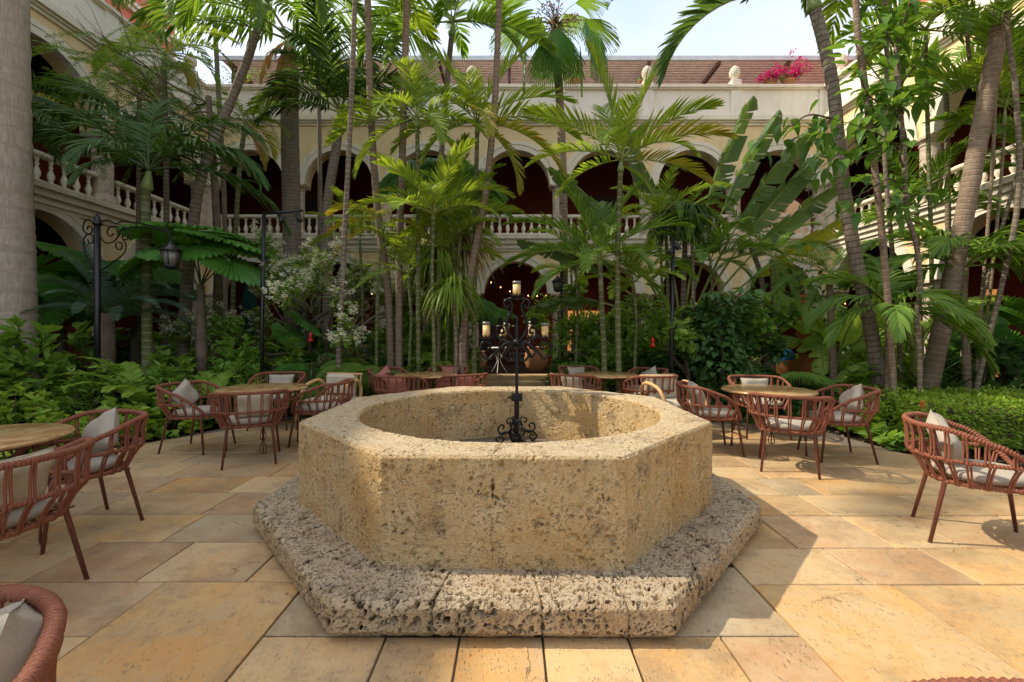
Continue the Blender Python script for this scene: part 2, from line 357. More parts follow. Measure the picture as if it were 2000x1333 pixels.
def m_leaf(name, col, light, tip, trans=.35, rough=.42, spec=.45):
    trans = min(.55, trans + .1); spec *= .7; rough += .06
    t = MT(name, rough, spec); ti = t.attr('tint'); r = t.info('Random'); v = t.coord('Object')
    n = t.noise(t.world(), 1.3, 3)
    c = t.mix(t.ramp(t.math('ADD', t.math('MULTIPLY', ti, .75), t.math('MULTIPLY', n, .45)), [(.25, 0.0), (.75, 1.0)]), col, light)
    c = t.mix(t.ramp(ti, [(.86, 0.0), (1.0, .9)]), c, tip)
    c = t.mix(t.math('MULTIPLY', r, .28), c, tuple(k * .45 for k in col)); t.color(c)
    tr = t.n.new('ShaderNodeBsdfTranslucent'); mx = t.n.new('ShaderNodeMixShader'); mx.inputs[0].default_value = trans
    tcol = t.mix(1, c, (1.35, 1.25, .55), 'MULTIPLY'); t.l.new(tcol, tr.inputs[0])
    t.l.new(t.b.outputs[0], mx.inputs[1]); t.l.new(tr.outputs[0], mx.inputs[2]); t.l.new(mx.outputs[0], t.out.inputs[0]); return t.m
LM = {
 'bright': m_leaf('sunny areca leaf', (0.182, 0.303, 0.0385), (0.363, 0.484, 0.066), (0.46, 0.3, 0.05), .42),
 'mid': m_leaf('mid green palm leaf', (0.112, 0.23, 0.0392), (0.235, 0.381, 0.056), (0.36, 0.27, 0.06), .36),
 'dark': m_leaf('dark green palm leaf', (0.05, 0.12, 0.03), (0.115, 0.215, 0.05), (0.28, 0.24, 0.06), .28),
 'blue': m_leaf('blue green cycad leaf', (0.06, 0.12, 0.08), (0.13, 0.21, 0.12), (0.22, 0.26, 0.12), .2, .35),
 'yellow': m_leaf('yellowing palm leaf', (0.24, 0.31, 0.04), (0.44, 0.42, 0.05), (0.55, 0.29, 0.05), .42),
 'orange': m_leaf('dying orange palm leaf', (0.439, 0.207, 0.0488), (0.634, 0.403, 0.159), (0.488, 0.366, 0.232), .3, .6, .2),
 'brown': m_leaf('dry brown palm leaf', (0.293, 0.207, 0.134), (0.488, 0.378, 0.268), (0.366, 0.244, 0.146), .2, .8, .1),
 'paddle': m_leaf('grey green paddle leaf', (.085, .155, .055), (.16, .25, .09), (.42, .30, .04), .38, .4),
 'banana': m_leaf('pale banana leaf', (0.283, 0.484, 0.0978), (0.597, 0.775, 0.185), (0.85, 0.726, 0.109), .45, .4),
 'fan': m_leaf('glossy round fan leaf', (0.055, 0.165, 0.0275), (0.121, 0.303, 0.044), (0.25, 0.27, 0.05), .33, .32, .5),
 'broad': m_leaf('fresh broad leaf', (0.115, 0.241, 0.0345), (0.265, 0.425, 0.069), (0.42, 0.38, 0.06), .36, .38),
 'bigleaf': m_leaf('big fresh tree leaf', (0.077, 0.182, 0.033), (0.176, 0.319, 0.055), (0.36, 0.36, 0.06), .36, .36),
 'bush': m_leaf('garden shrub leaf', (0.108, 0.24, 0.036), (0.252, 0.432, 0.06), (0.42, 0.4, 0.06), .33, .4),
 'lime': m_leaf('lime shrub leaf', (0.189, 0.336, 0.0427), (0.378, 0.537, 0.0732), (0.5, 0.42, 0.06), .4, .45),
 'shade': m_leaf('deep green shrub leaf', (0.0403, 0.103, 0.0287), (0.092, 0.19, 0.046), (0.2, 0.2, 0.05), .22, .35),
 'purple': m_leaf('olive bronze leaf', (0.1, 0.11, 0.05), (0.2, 0.2, 0.08), (0.32, 0.13, 0.06), .25, .4),
 'petal': m_leaf('white petal', (0.85, 0.85, 0.805), (0.85, 0.85, 0.85), (0.85, 0.85, 0.85), .3, .6, .2),
 'magenta': m_leaf('magenta bract', (0.4, 0.012, 0.16), (0.6, 0.035, 0.3), (0.7, 0.1, 0.4), .35, .6, .2),
 'redflower': m_leaf('orange red petal', (0.756, 0.0732, 0.0244), (0.85, 0.146, 0.0488), (0.85, 0.244, 0.122), .3, .6, .2),
}
M['rachis'] = m_plain('yellow green leaf stalk', (0.237, 0.275, 0.0625), .5, .4, var=.25)
M['rachis_dark'] = m_plain('dark leaf stalk', (.05, .075, .02), .5, .4, var=.25)
M['rachis_dry'] = m_plain('dry leaf stalk', (.28, .18, .09), .7, .3, var=.25)
# ---------------------------------------------------------------- plant shapes
def norm(a): return a / np.maximum(np.linalg.norm(a, axis=-1, keepdims=True), 1e-9)

def tube_np(Pt, R, n=5):
    """plain tube through points for stalks: vertices, quads"""
    Pt = np.asarray(Pt, float); K = len(Pt); T = norm(np.gradient(Pt, axis=0))
    ref = np.array([1., 0, 0]) if abs(T[0][0]) < .8 else np.array([0, 0, 1.])
    U = norm(ref - (T @ ref)[:, None] * T); B = np.cross(T, U); a = np.arange(n) * 2 * pi / n
    V = Pt[:, None] + np.asarray(R)[:, None, None] * (np.cos(a)[None, :, None] * U[:, None] + np.sin(a)[None, :, None] * B[:, None])
    i, j = np.meshgrid(np.arange(K - 1), np.arange(n), indexing='ij'); j2 = (j + 1) % n
    Q = np.stack([i * n + j, i * n + j2, (i + 1) * n + j2, (i + 1) * n + j], -1).reshape(-1, 4)
    return V.reshape(-1, 3), Q

def strip_faces(N, K):
    """N blades of K cross-sections with three vertices each"""
    q = []
    for k in range(K - 1):
        for c in (0, 1): q.append([3 * k + c, 3 * k + c + 1, 3 * k + 3 + c + 1, 3 * k + 3 + c])
    q = np.array(q); return (np.arange(N)[:, None, None] * (3 * K) + q[None]).reshape(-1, 4)

def rachis_curve(L, e0, droop, sway=0.0, K=40, pw=1.25):
    s = np.linspace(0, 1, K); e = np.radians(e0) - np.radians(droop) * s ** pw; az = sway * s ** 2
    T = np.stack([np.sin(az) * np.cos(e), np.cos(az) * np.cos(e), np.sin(e)], -1)
    Pt = np.concatenate([[[0, 0, 0]], np.cumsum((T[1:] + T[:-1]) / 2 * (L / (K - 1)), 0)]); return s, Pt, T

_fr = {}
def frond(style, e0, droop, seed=0, L=2.0):
    """feather leaf: stalk plus folded leaflets; grows from the origin along +Y"""
    key = ('f', style, round(e0 / 8), round(droop / 12), seed % 4, round(L * 4)); 
    if key in _fr: return _fr[key]
    st = dict(n=34, ll=.27, lw=.026, pet=.16, a0=72, a1=22, vee=22, ld=.55, mat='mid', st='rachis', jit=.10, ragged=.1, tipy=.0, r0=.014)
    st.update(STYLES[style]); rng = np.random.default_rng(abs(hash(key[2:])) % 100000 + len(style) * 7)
    s, Pt, T = rachis_curve(L, e0, droop, rng.uniform(-.35, .35))
    n = st['n']; q = np.linspace(0, 1, n); q = np.repeat(q, 2); side = np.tile([1., -1.], n)
    qq = np.clip(q + rng.normal(0, .25 / n, 2 * n), 0, 1); sp = st['pet'] + (0.995 - st['pet']) * qq
    Pi = np.stack([np.interp(sp, s, Pt[:, k]) for k in range(3)], -1); Ti = norm(np.stack([np.interp(sp, s, T[:, k]) for k in range(3)], -1))
    Xa = norm(np.cross(Ti, np.array([0, 0, 1.]))); U = np.cross(Xa, Ti); U *= np.sign(U[:, 2:3] + 1e-9) if False else 1
    ll = L * st['ll'] * np.interp(q, [0, .12, .35, .7, .9, 1], [.55, .82, 1, .86, .6, .38]) * rng.uniform(1 - st['ragged'], 1 + st['ragged'] * .5, 2 * n)
    a = np.radians(st['a0'] + (st['a1'] - st['a0']) * q ** .85 + rng.normal(0, 60 * st['jit'], 2 * n))
    v = np.radians(st['vee'] + rng.normal(0, 90 * st['jit'], 2 * n))
    d = norm(Ti * np.cos(a)[:, None] + Xa * (side * np.sin(a) * np.cos(v))[:, None] + U * (np.sin(a) * np.sin(v))[:, None])
    K = 5; ts = np.linspace(0, 1, K); pos = Pi.copy(); V = np.zeros((2 * n, K, 3, 3)); ld = st['ld'] * rng.uniform(.7, 1.3, 2 * n)
    wid = np.array([.5, 1, 1, .78, .12]) * L * st['lw']
    w0 = norm(Ti - (Ti * d).sum(-1, keepdims=True) * d); tw = rng.normal(0, .3, 2 * n)
    w0 = norm(w0 + np.cross(d, w0) * tw[:, None])
    for k, t in enumerate(ts):
        dk = norm(d + np.array([0, 0, -1.]) * (ld * t ** 1.3)[:, None] + Ti * (.25 * t))
        if k: pos = pos + dk * (ll / (K - 1))[:, None]
        wk = norm(w0 - (w0 * dk).sum(-1, keepdims=True) * dk); nk = np.cross(dk, wk) * side[:, None] * -1
        V[:, k, 0] = pos - wk * wid[k]; V[:, k, 1] = pos - nk * wid[k] * .45; V[:, k, 2] = pos + wk * wid[k]
    tint = (rng.uniform(.05, .75, 2 * n)[:, None, None] + ts[None, :, None] * .12 + st['tipy'] * (q[:, None, None] + .4 * ts[None, :, None]) + np.zeros((1, 1, 3)))
    idx = np.arange(0, len(Pt), 3); rr = np.interp(s[idx], [0, .1, 1], [st['r0'] * 1.7, st['r0'], .003]) * L / 2
    tv, tq = tube_np(Pt[idx], rr, 5)
    V1 = V.reshape(-1, 3); Q1 = strip_faces(2 * n, K); Vall = np.concatenate([V1, tv]); Qall = np.concatenate([Q1, tq + len(V1)])
    me = np_mesh('frond', Vall, Qall, [LM[st['mat']], M[st['st']]], {'tint': np.concatenate([tint.ravel(), np.full(len(tv), .3)])}, True, [0] * len(Q1) + [1] * len(tq))
    _fr[key] = me; return me

STYLES = {
 'areca': dict(n=33, ll=.26, lw=.0108, mat='bright', vee=26, ld=.22, jit=.06, tipy=.10),
 'arecay': dict(n=33, ll=.26, lw=.0108, mat='yellow', vee=28, ld=.25, jit=.06, tipy=.25),
 'adonidia': dict(n=37, ll=.26, lw=.0108, mat='mid', vee=28, ld=.3, jit=.07, tipy=.05),
 'kentia': dict(n=48, ll=.29, lw=.0085, mat='dark', vee=20, ld=1.1, st='rachis_dark', a0=70, a1=25),
 'coconut': dict(n=54, ll=.27, lw=.0078, mat='mid', vee=5, ld=1.2, a0=72, a1=30, ragged=.15, r0=.017, tipy=.08),
 'coconutd': dict(n=54, ll=.27, lw=.0082, mat='dark', vee=12, ld=.7, a0=70, a1=30, ragged=.15, r0=.017),
 'big': dict(n=44, ll=.25, lw=.0092, mat='dark', vee=35, ld=.2, a0=58, a1=22, r0=.02, jit=.06),
 'cycad': dict(n=58, ll=.16, lw=.0040, mat='blue', vee=28, ld=.12, a0=76, a1=42, jit=.03, st='rachis_dark', pet=.12, ragged=.04),
 'fine': dict(n=60, ll=.18, lw=.0048, mat='mid', vee=25, ld=.5, a0=68, a1=30, jit=.06),
 'fineb': dict(n=48, ll=.20, lw=.0065, mat='bright', vee=25, ld=.5, a0=68, a1=30, jit=.06),
 'dead': dict(n=44, ll=.20, lw=.010, mat='orange', vee=-10, ld=2.4, a0=40, a1=30, jit=.3, st='rachis_dry', ragged=.4, tipy=.25),
 'fern': dict(n=30, ll=.17, lw=.016, mat='lime', vee=12, ld=.3, a0=75, a1=40, jit=.04, pet=.1, st='rachis'),
 'fernd': dict(n=32, ll=.17, lw=.014, mat='bush', vee=12, ld=.3, a0=75, a1=40, jit=.04, pet=.1, st='rachis_dark'),
 'feather': dict(n=24, ll=.13, lw=.008, mat='mid', vee=5, ld=.2, a0=70, a1=55, jit=.06, pet=.05, st='rachis_dark', r0=.008),
 'young': dict(n=28, ll=.34, lw=.0145, mat='mid', vee=25, ld=.95, a0=60, a1=18, jit=.06, r0=.016),
}

def fan(R=.6, nseg=40, span=200, split=.6, pet=.9, e0=60, tilt=-50, droop=.25, cup=-.1, mat='fan', seed=0, pleat=.35, st='rachis_dark', tipw=.03):
    """fan leaf: stalk plus pleated segments joined near the centre"""
    key = ('fan', R, nseg, span, split, pet, round(e0 / 10), round(tilt / 10), droop, cup, mat, seed)
    if key in _fr: return _fr[key]
    rng = np.random.default_rng(seed + 5); s, Pt, T = rachis_curve(pet, e0, 25, rng.uniform(-.2, .2), 12)
    O = Pt[-1]; e = math.radians(tilt); f = np.array([0, cos(e), sin(e)]); X = np.array([1., 0, 0]); N = np.array([0, -sin(e), cos(e)])
    dph = math.radians(span) / nseg; ph = (np.arange(nseg) + .5) * dph - math.radians(span) / 2
    rs = np.array([.02, .3, .55, .78, .92, 1.0]); K = len(rs); V = np.zeros((nseg, K, 3, 3)); tint = np.zeros((nseg, K, 3))
    Rr = R * (1 - .12 * (np.abs(ph) / ph.max()) ** 2) * rng.uniform(.95, 1.03, nseg)
    for k, r in enumerate(rs):
        hw = r * math.tan(dph / 2)
        if r > split: hw *= max(tipw, 1 - (r - split) / (1 - split + 1e-6)) if r < 1 else tipw
        for c, off in enumerate((-hw, 0, hw)):
            dirv = np.cos(ph)[:, None] * f + np.sin(ph)[:, None] * X; lat = -np.sin(ph)[:, None] * f + np.cos(ph)[:, None] * X
            p = dirv * r + lat * off + N * (cup * r * r + (pleat * (r * math.tan(dph / 2)) if c == 1 else 0))
            p = p * Rr[:, None]; p[:, 2] -= droop * R * max(0, r - .35) ** 2 * rng.uniform(.8, 1.2, nseg) * 1.6
            V[:, k, c] = O + p; tint[:, k, c] = .25 + .25 * r + (.1 if c == 1 else 0)
    tint += rng.uniform(-.15, .25, nseg)[:, None, None]
    tv, tq = tube_np(Pt, np.linspace(.016, .009, len(Pt)) * min(1, R * 1.4), 5)
    V1 = V.reshape(-1, 3); Q1 = strip_faces(nseg, K)
    me = np_mesh('fan_leaf', np.concatenate([V1, tv]), np.concatenate([Q1, tq + len(V1)]), [LM[mat], M[st]],
                 {'tint': np.concatenate([tint.ravel(), np.full(len(tv), .3)])}, False, [0] * len(Q1) + [1] * len(tq))
    _fr[key] = me; return me

def paddle(L=1.6, w=.26, pet=1.0, e0=70, droop=30, tears=6, mat='paddle', seed=0, fold=.35, st='rachis', edge=0.0, bend=0.0):
    """banana-like leaf: stalk, midrib and a blade torn across"""
    key = ('pad', round(L, 1), w, round(pet, 1), round(e0 / 6), droop, tears, mat, seed, bend)
    if key in _fr: return _fr[key]
    rng = np.random.default_rng(seed + 31); s, Pt, T = rachis_curve(L + pet, e0, droop, rng.uniform(-.15, .15), 70, 1.6)
    s0 = pet / (L + pet); Ms = 44; Vs = []; Qs = []; Ts = []; base = 0
    for side in (1, -1):
        cuts = sorted(set([0, Ms] + list(rng.integers(4, Ms - 2, tears)))); fo = fold
        for a, b in zip(cuts[:-1], cuts[1:]):
            gap = rng.uniform(.0, .9) if tears else 0; fold_g = fold + rng.uniform(-.25, .6) * (1 if tears else .15); sweep = rng.uniform(.1, .4)
            m = np.arange(a, b + 1).astype(float); q = m / Ms; sp = s0 + (1 - s0) * q
            Pi = np.stack([np.interp(sp, s, Pt[:, k]) for k in range(3)], -1); Ti = norm(np.stack([np.interp(sp, s, T[:, k]) for k in range(3)], -1))
            Xa = norm(np.cross(Ti, np.array([0, 0, 1.]))); U = np.cross(Xa, Ti)
            wd = w * np.interp(q, [0, .06, .2, .6, .85, .96, 1], [.25, .72, 1, 1, .78, .38, .03])
            G = []
            for c, u in enumerate(np.linspace(0, 1, 5)):
                ang = fold_g * (.5 - 1.9 * u); shr = gap * .02 * u
                p = Pi + Xa * (side * wd * u)[:, None] * cos(ang * .6) + U * (wd * u * math.sin(ang))[:, None] + Ti * (wd * u * sweep)[:, None]
                ctr = (m - (a + b) / 2) / max(1, (b - a) / 2); p -= Ti * (ctr * shr * (b - a) * .3)[:, None]
                p += U * (.0045 * np.cos(m * pi) * (1 if 0 < u < 1 else .4))[:, None]
                G.append(p)
            G = np.stack(G, 1); K = len(m); Vs.append(G.reshape(-1, 3))
            i, j = np.meshgrid(np.arange(K - 1), np.arange(4), indexing='ij')
            Qs.append(np.stack([i * 5 + j, i * 5 + j + 1, (i + 1) * 5 + j + 1, (i + 1) * 5 + j], -1).reshape(-1, 4) + base)
            tt = rng.uniform(.1, .6) + .08 * np.cos(m * pi)[:, None] + np.linspace(0, 1, 5)[None] ** 3 * (edge + rng.uniform(0, .2)); Ts.append(np.clip(tt, 0, 1).ravel()); base += K * 5
    V1 = np.concatenate(Vs); Q1 = np.concatenate(Qs); idx = np.arange(0, 70, 3)
    tv, tq = tube_np(Pt[idx], np.interp(s[idx], [0, s0, 1], [.035, .02, .003]), 6)
    if bend:
        for A_ in (V1, tv): A_[:, 2] -= abs(bend) * .35 * A_[:, 2] ** 2 / (L + pet) * np.clip(A_[:, 2] / (L + pet), 0, 1); A_[:, 0] += bend * A_[:, 2] ** 2 / (L + pet)
    me = np_mesh('paddle_leaf', np.concatenate([V1, tv]), np.concatenate([Q1, tq + len(V1)]), [LM[mat], M[st]],
                 {'tint': np.concatenate([np.concatenate(Ts), np.full(len(tv), .3)])}, True, [0] * len(Q1) + [1] * len(tq))
    _fr[key] = me; return me

def leaf_template(shape='ovate', curl=.25, fold=.25):
    """unit leaf along +Y: 4 cross-sections"""
    prof = {'ovate': [.04, .27, .20, .01], 'lance': [.03, .12, .10, .005], 'strap': [.035, .045, .035, .004], 'obo': [.03, .13, .22, .05],
            'heart': [.10, .42, .26, .01], 'small': [.05, .26, .24, .03], 'petal': [.05, .3, .34, .1]}[shape]
    ys = [0, .33, .7, 1.0]; V = []
    for k, (y, w) in enumerate(zip(ys, prof)):
        z = -curl * y * y
        V += [(-w, y, z + fold * w), (0, y, z), (w, y, z + fold * w)]
    return np.array(V), strip_faces(1, 4), np.array([.1 + .25 * y for y in ys for _ in range(3)])

def scatter(tpl, pos, dirs, size, rng, roll=.6, up=None):
    """copies of a leaf template at pos pointing along dirs"""
    V, Q, t = tpl; n = len(pos); d = norm(np.asarray(dirs, float)); up = np.array([0, 0, 1.]) if up is None else up
    X = np.cross(d, up + rng.normal(0, .05, (n, 3))); X = norm(X); Z = np.cross(X, d); a = rng.normal(0, roll, n)[:, None]
    X2 = X * np.cos(a) + Z * np.sin(a); Z2 = -X * np.sin(a) + Z * np.cos(a); size = np.asarray(size)[:, None, None]
    W = pos[:, None] + size * (V[None, :, 0:1] * X2[:, None] + V[None, :, 1:2] * d[:, None] + V[None, :, 2:3] * Z2[:, None])
    Qa = (np.arange(n)[:, None, None] * len(V) + Q[None]).reshape(-1, 4)
    T = np.clip(t[None] + rng.uniform(-.05, .65, n)[:, None], 0, 1)
    return W.reshape(-1, 3), Qa, T.ravel()

def join(parts):
    """[(V, Q, T, material index)] -> arrays"""
    b = 0; V = []; Q = []; T = []; MI = []
    for v, q, t, m in parts:
        V.append(v); Q.append(q + b); T.append(t); MI.append(np.full(len(q), m)); b += len(v)
    return np.concatenate(V), np.concatenate(Q), np.concatenate(T), np.concatenate(MI)

def leaf_fine(curl, fold, w=.21, n=8):
    """larger leaf with a rounded base, a drawn out tip and slight waves"""
    V = []
    for k in range(n):
        y = k / (n - 1); ww = w * (max(0, math.sin(pi * min(1, y * 1.08 + .03) ** .78)) ** .8) + .004; z = -curl * y * y + .012 * math.sin(y * 14)
        V += [(-ww, y, z + fold * ww + .010 * math.sin(y * 19)), (0, y, z), (ww, y, z + fold * ww - .010 * math.sin(y * 17))]
    return np.array(V), strip_faces(1, n)
_bm = {}
BUSH = {   # shape of leaf, leaf material, leaf length, leaves per tip, tips, height/width feel
 'ixora': ('lance', 'bush', .115, 9, 130, 1.0), 'lime': ('ovate', 'lime', .10, 8, 120, .8), 'broad': ('ovate', 'broad', .17, 7, 80, 1.1),
 'heart': ('heart', 'lime', .14, 5, 90, .6), 'dark': ('lance', 'shade', .15, 8, 110, 1.2), 'shade': ('ovate', 'shade', .14, 7, 110, 1.1),
 'bronze': ('lance', 'purple', .17, 8, 80, 1.0), 'obo': ('obo', 'bush', .19, 9, 70, 1.1), 'small': ('small', 'lime', .045, 10, 330, .9),
 'strap': ('strap', 'mid', .5, 16, 12, .8), 'strapd': ('strap', 'shade', .55, 18, 12, .9), 'grass': ('strap', 'bright', .38, 26, 16, .7),
 'croton': ('lance', 'bush', .24, 9, 40, 1.0), 'spath': ('ovate', 'shade', .34, 8, 14, .9), 'spathl': ('ovate', 'broad', .32, 8, 14, .9),
}
def bush_mesh(kind, seed):
    key = (kind, seed)
    if key in _bm: return _bm[key]
    shape, mat, ls, per, tips, hh = BUSH[kind]; rng = np.random.default_rng(seed * 13 + len(kind) * 101 + tips)
    a = rng.uniform(0, 2 * pi, tips); c = rng.uniform(0, 1, tips); rad = rng.uniform(.35, 1, tips) ** .6
    lump = 1 + .22 * np.sin(a * 3 + seed) + .18 * np.cos(a * 2 - seed)
    z = c; rr = np.sqrt(np.clip(1 - (z * .95) ** 2, .03, 1)) * rad * lump * .5
    if kind in ('strap', 'strapd', 'grass', 'spath', 'spathl', 'croton'): z = z * .35; rr = rr * .55
    tip = np.stack([np.cos(a) * rr, np.sin(a) * rr, z * hh * .92 * (.85 + .3 * rng.uniform(0, 1, tips))], -1)
    out = norm(tip * np.array([1, 1, .6]) + np.array([0, 0, .35]) + rng.normal(0, .2, (tips, 3)))
    pos = np.repeat(tip, per, 0); o = np.repeat(out, per, 0); m = len(pos)
    w = rng.uniform(0, 2 * pi, m); X = norm(np.cross(o, [0, 0, 1.001])); Y = np.cross(X, o)
    spread = rng.uniform(.5, 1.5, m)[:, None] if kind not in ('strap', 'strapd', 'grass') else rng.uniform(.25, 1.3, m)[:, None]
    d = o + (X * np.cos(w)[:, None] + Y * np.sin(w)[:, None]) * spread
    pos = pos - o * rng.uniform(0, ls * .9, m)[:, None]
    parts = []
    curl = .6 if 'strap' in kind or kind == 'grass' else .3
    v, q, t = scatter(leaf_template(shape, curl), pos, d, rng.uniform(.6, 1.15, m) * ls, rng); parts.append((v, q, t, 0))
    for k in range(0, tips, max(1, tips // 26)):
        p1 = tip[k]; p0 = np.array([p1[0] * .15, p1[1] * .15, 0]); pm = (p0 + p1) / 2 + np.array([p1[0] * .2, p1[1] * .2, 0])
        tv, tq = tube_np([p0, pm, p1], [.009, .007, .003], 4); parts.append((tv, tq, np.zeros(len(tv)), 1))
    V, Q, T, MI = join(parts); V[:, 2] = np.maximum(V[:, 2], 0.004)
    me = np_mesh('foliage', V, Q, [LM[mat], M['twig']], {'tint': T}, True, MI); _bm[key] = me; return me

_tag_seen = {}
def bush(kind, x, y, w, h=None, seed=0, label=None, group=None, name='shrub', cat='shrub', z=0.0, extra=None):
    shape, mat, ls, per, tips, hh = BUSH[kind]; h = h or w * hh
    o = inst(name, bush_mesh(kind, seed % 3), None, (x, y, z), (0, 0, seed * 1.7), (w, w, h / hh))
    tag(o, label, cat, group); o['auto'] = 0; return o

def trunk_obj(root, pts, r0, r1, mat, n=12, name='trunk', seg=None):
    L = sum((pts[i + 1] - pts[i]).length for i in range(len(pts) - 1)); K = int(max(6, min(110, L / .07)))
    sp = spline(pts, K); rs = []; b = root.location
    for i in range(len(sp)):
        q = i / (len(sp) - 1); r = r0 + (r1 - r0) * q; r *= 1 + .25 * math.exp(-q * L * 4); rs.append(r * (1.03 if i % 2 else 1.0) * (1 + .015 * sin(i * 1.9)))
    mb = MB(); mb.tube([p - b for p in sp], rs, n); return mb.build(name, M[mat], root), sp

def crown_fronds(root, at, specs, style, L, seed=0):
    """specs: (azimuth in degrees, 0 right, 90 away, 180 left, 270 towards the camera; start elevation; total droop; length factor; style)"""
    off = at - root.location
    for i, sp in enumerate(specs):
        az, e0, dr = sp[0], sp[1], sp[2]; lf = sp[3] if len(sp) > 3 else 1.0; st = sp[4] if len(sp) > 4 else style
        rz = radians(az - 90); inst('frond', frond(st, e0, dr, seed + i, L * lf), root, off + Vector((0, 0, .02 * (i % 3))), (0, radians(RNG.uniform(-10, 10)), rz))

def ring_specs(n, rng, lo=2, hi=82, droop=(38, 72), lf=(.85, 1.1)):
    out = []; a0 = rng.uniform(0, 360)
    for i in range(n):
        q = (i + .5) / n; out.append(((a0 + i * 137.5) % 360, hi - (hi - lo) * q + rng.uniform(-6, 6), rng.uniform(*droop), rng.uniform(*lf)))
    return out

def palm(label, pts, r0, r1, tmat, style, L, specs, shaft=0.0, seed=0, group=None, name='palm_tree', n=12, dead=0, smat='shaft', sr=1.25):
    """pts run from the base of the trunk to the crown"""
    rng = np.random.default_rng(seed + 77); root = empty(name, pts[0], 0, label, 'palm tree', group)
    tr, sp = trunk_obj(root, pts, r0, r1, tmat, n)
    top = sp[-1]; dirn = (sp[-1] - sp[-4]).normalized(); at = top
    if shaft:
        mb = MB(); b = root.location; k = [top - b + dirn * (shaft * t) for t in (0, .08, .3, .6, .85, 1)]
        mb.tube(k, [r1 * 1.02, r1 * sr * 1.1, r1 * sr, r1 * .95, r1 * .65, r1 * .4], n); mb.build('crownshaft', M[smat], root); at = top + dirn * shaft * .93
    sps = specs if isinstance(specs, list) else ring_specs(specs, rng)
    crown_fronds(root, at, sps, style, L, seed)
    return root
# ---------------------------------------------------------------- ground and paving
def sheet(name, pts, z, mat, parent=None):
    mb = MB(); mb.add([(x, y, z) for x, y in pts], [tuple(range(len(pts)))]); o = mb.build(name, M[mat], parent); return o
tag(sheet('ground', [(-300, -300), (300, -300), (300, 300), (-300, 300)], -.08, 'soil'), kind='structure')
PLAZA = [(-4.35, 6.55), (-4.85, 5.5), (-6.6, 3.2), (-6.6, -2.5), (6.6, -2.5), (5.7, 4.0), (4.62, 5.2), (4.45, 6.7), (3.4, 8.9), (-3.2, 8.9)]
plaza = tag(sheet('plaza_floor', PLAZA, -.018, 'mortar'), kind='structure')
PATH = [(-.95, 8.9), (1.0, 8.9), (.9, 12.2), (-.75, 12.2)]
path = tag(sheet('garden_path', PATH, -.018, 'mortar'), kind='structure')

def clip(poly, A, B):
    """keep the part of poly left of the line A->B"""
    out = []; n = len(poly); s_ = lambda p: (B[0] - A[0]) * (p[1] - A[1]) - (B[1] - A[1]) * (p[0] - A[0])
    for i in range(n):
        p, q = poly[i], poly[(i + 1) % n]; a, b = s_(p), s_(q)
        if a >= 0: out.append(p)
        if (a >= 0) != (b >= 0): t = a / (a - b); out.append((p[0] + t * (q[0] - p[0]), p[1] + t * (q[1] - p[1])))
    return out
def area(p): return .5 * sum(p[i][0] * p[(i + 1) % len(p)][1] - p[(i + 1) % len(p)][0] * p[i][1] for i in range(len(p)))
OCTP = [(-.83, 2.04), (.73, 2.03), (1.77, 3.22), (1.77, 4.45), (.73, 5.62), (-.83, 5.62), (-1.85, 4.45), (-1.85, 3.24)]   # foot of the plinth
def inside(p, poly): return all((poly[(i + 1) % len(poly)][0] - poly[i][0]) * (p[1] - poly[i][1]) - (poly[(i + 1) % len(poly)][1] - poly[i][1]) * (p[0] - poly[i][0]) > 0 for i in range(len(poly)))
TONES = [(.50, .35, .185), (.53, .40, .23), (.48, .35, .21), (.55, .43, .27), (.45, .36, .24), (.57, .46, .28), (.45, .33, .21), (.52, .38, .22), (.41, .36, .27), (.55, .43, .25)]
prng = random.Random(5)
def stone(rect, col=None, gap=.0052, parent=plaza, bound=PLAZA, z=0.0, name='paving_stone'):
    x0, y0, x1, y1 = rect; poly = [(x0 + gap, y0 + gap), (x1 - gap, y0 + gap), (x1 - gap, y1 - gap), (x0 + gap, y1 - gap)] if len(rect) == 4 and not hasattr(rect[0], '__len__') else list(rect)
    for i in range(len(bound)):
        B0 = bound[::-1] if area(bound) < 0 else bound
        poly = clip(poly, B0[i], B0[(i + 1) % len(B0)])
        if len(poly) < 3: return
    if abs(area(poly)) < .012: return
    if all(inside(p, OCTP) for p in poly) and parent is plaza: return
    cx = sum(p[0] for p in poly) / len(poly); cy = sum(p[1] for p in poly) / len(poly); n = len(poly)
    dz = prng.uniform(-.0015, .0015); loop = [(p[0] - cx, p[1] - cy) for p in poly]
    def ins(k):
        out = []
        for x, y in loop: L = math.hypot(x, y) or 1; out.append((x * (1 - k / L), y * (1 - k / L)))
        return out
    V = [(x, y, -.03) for x, y in loop] + [(x, y, -.004) for x, y in loop] + [(x, y, 0) for x, y in ins(.005)]
    fs = [(i, (i + 1) % n, n + (i + 1) % n, n + i) for i in range(n)] + [(n + i, n + (i + 1) % n, 2 * n + (i + 1) % n, 2 * n + i) for i in range(n)] + [tuple(range(2 * n, 3 * n))]
    mb = MB(); mb.add(V, fs); o = mb.build(name, M['paving'], parent, loc=(cx, cy, z + dz), rot=(prng.uniform(-.0012, .0012), prng.uniform(-.0012, .0012), 0))
    c = col or prng.choice(TONES); k = prng.uniform(.9, 1.08); o.color = (c[0] * k, c[1] * k, c[2] * k, 1); return o

ORA, PNK, GRY, CRM, YEL = (.54, .365, .165), (.46, .325, .205), (.38, .335, .25), (.55, .42, .245), (.55, .40, .20)
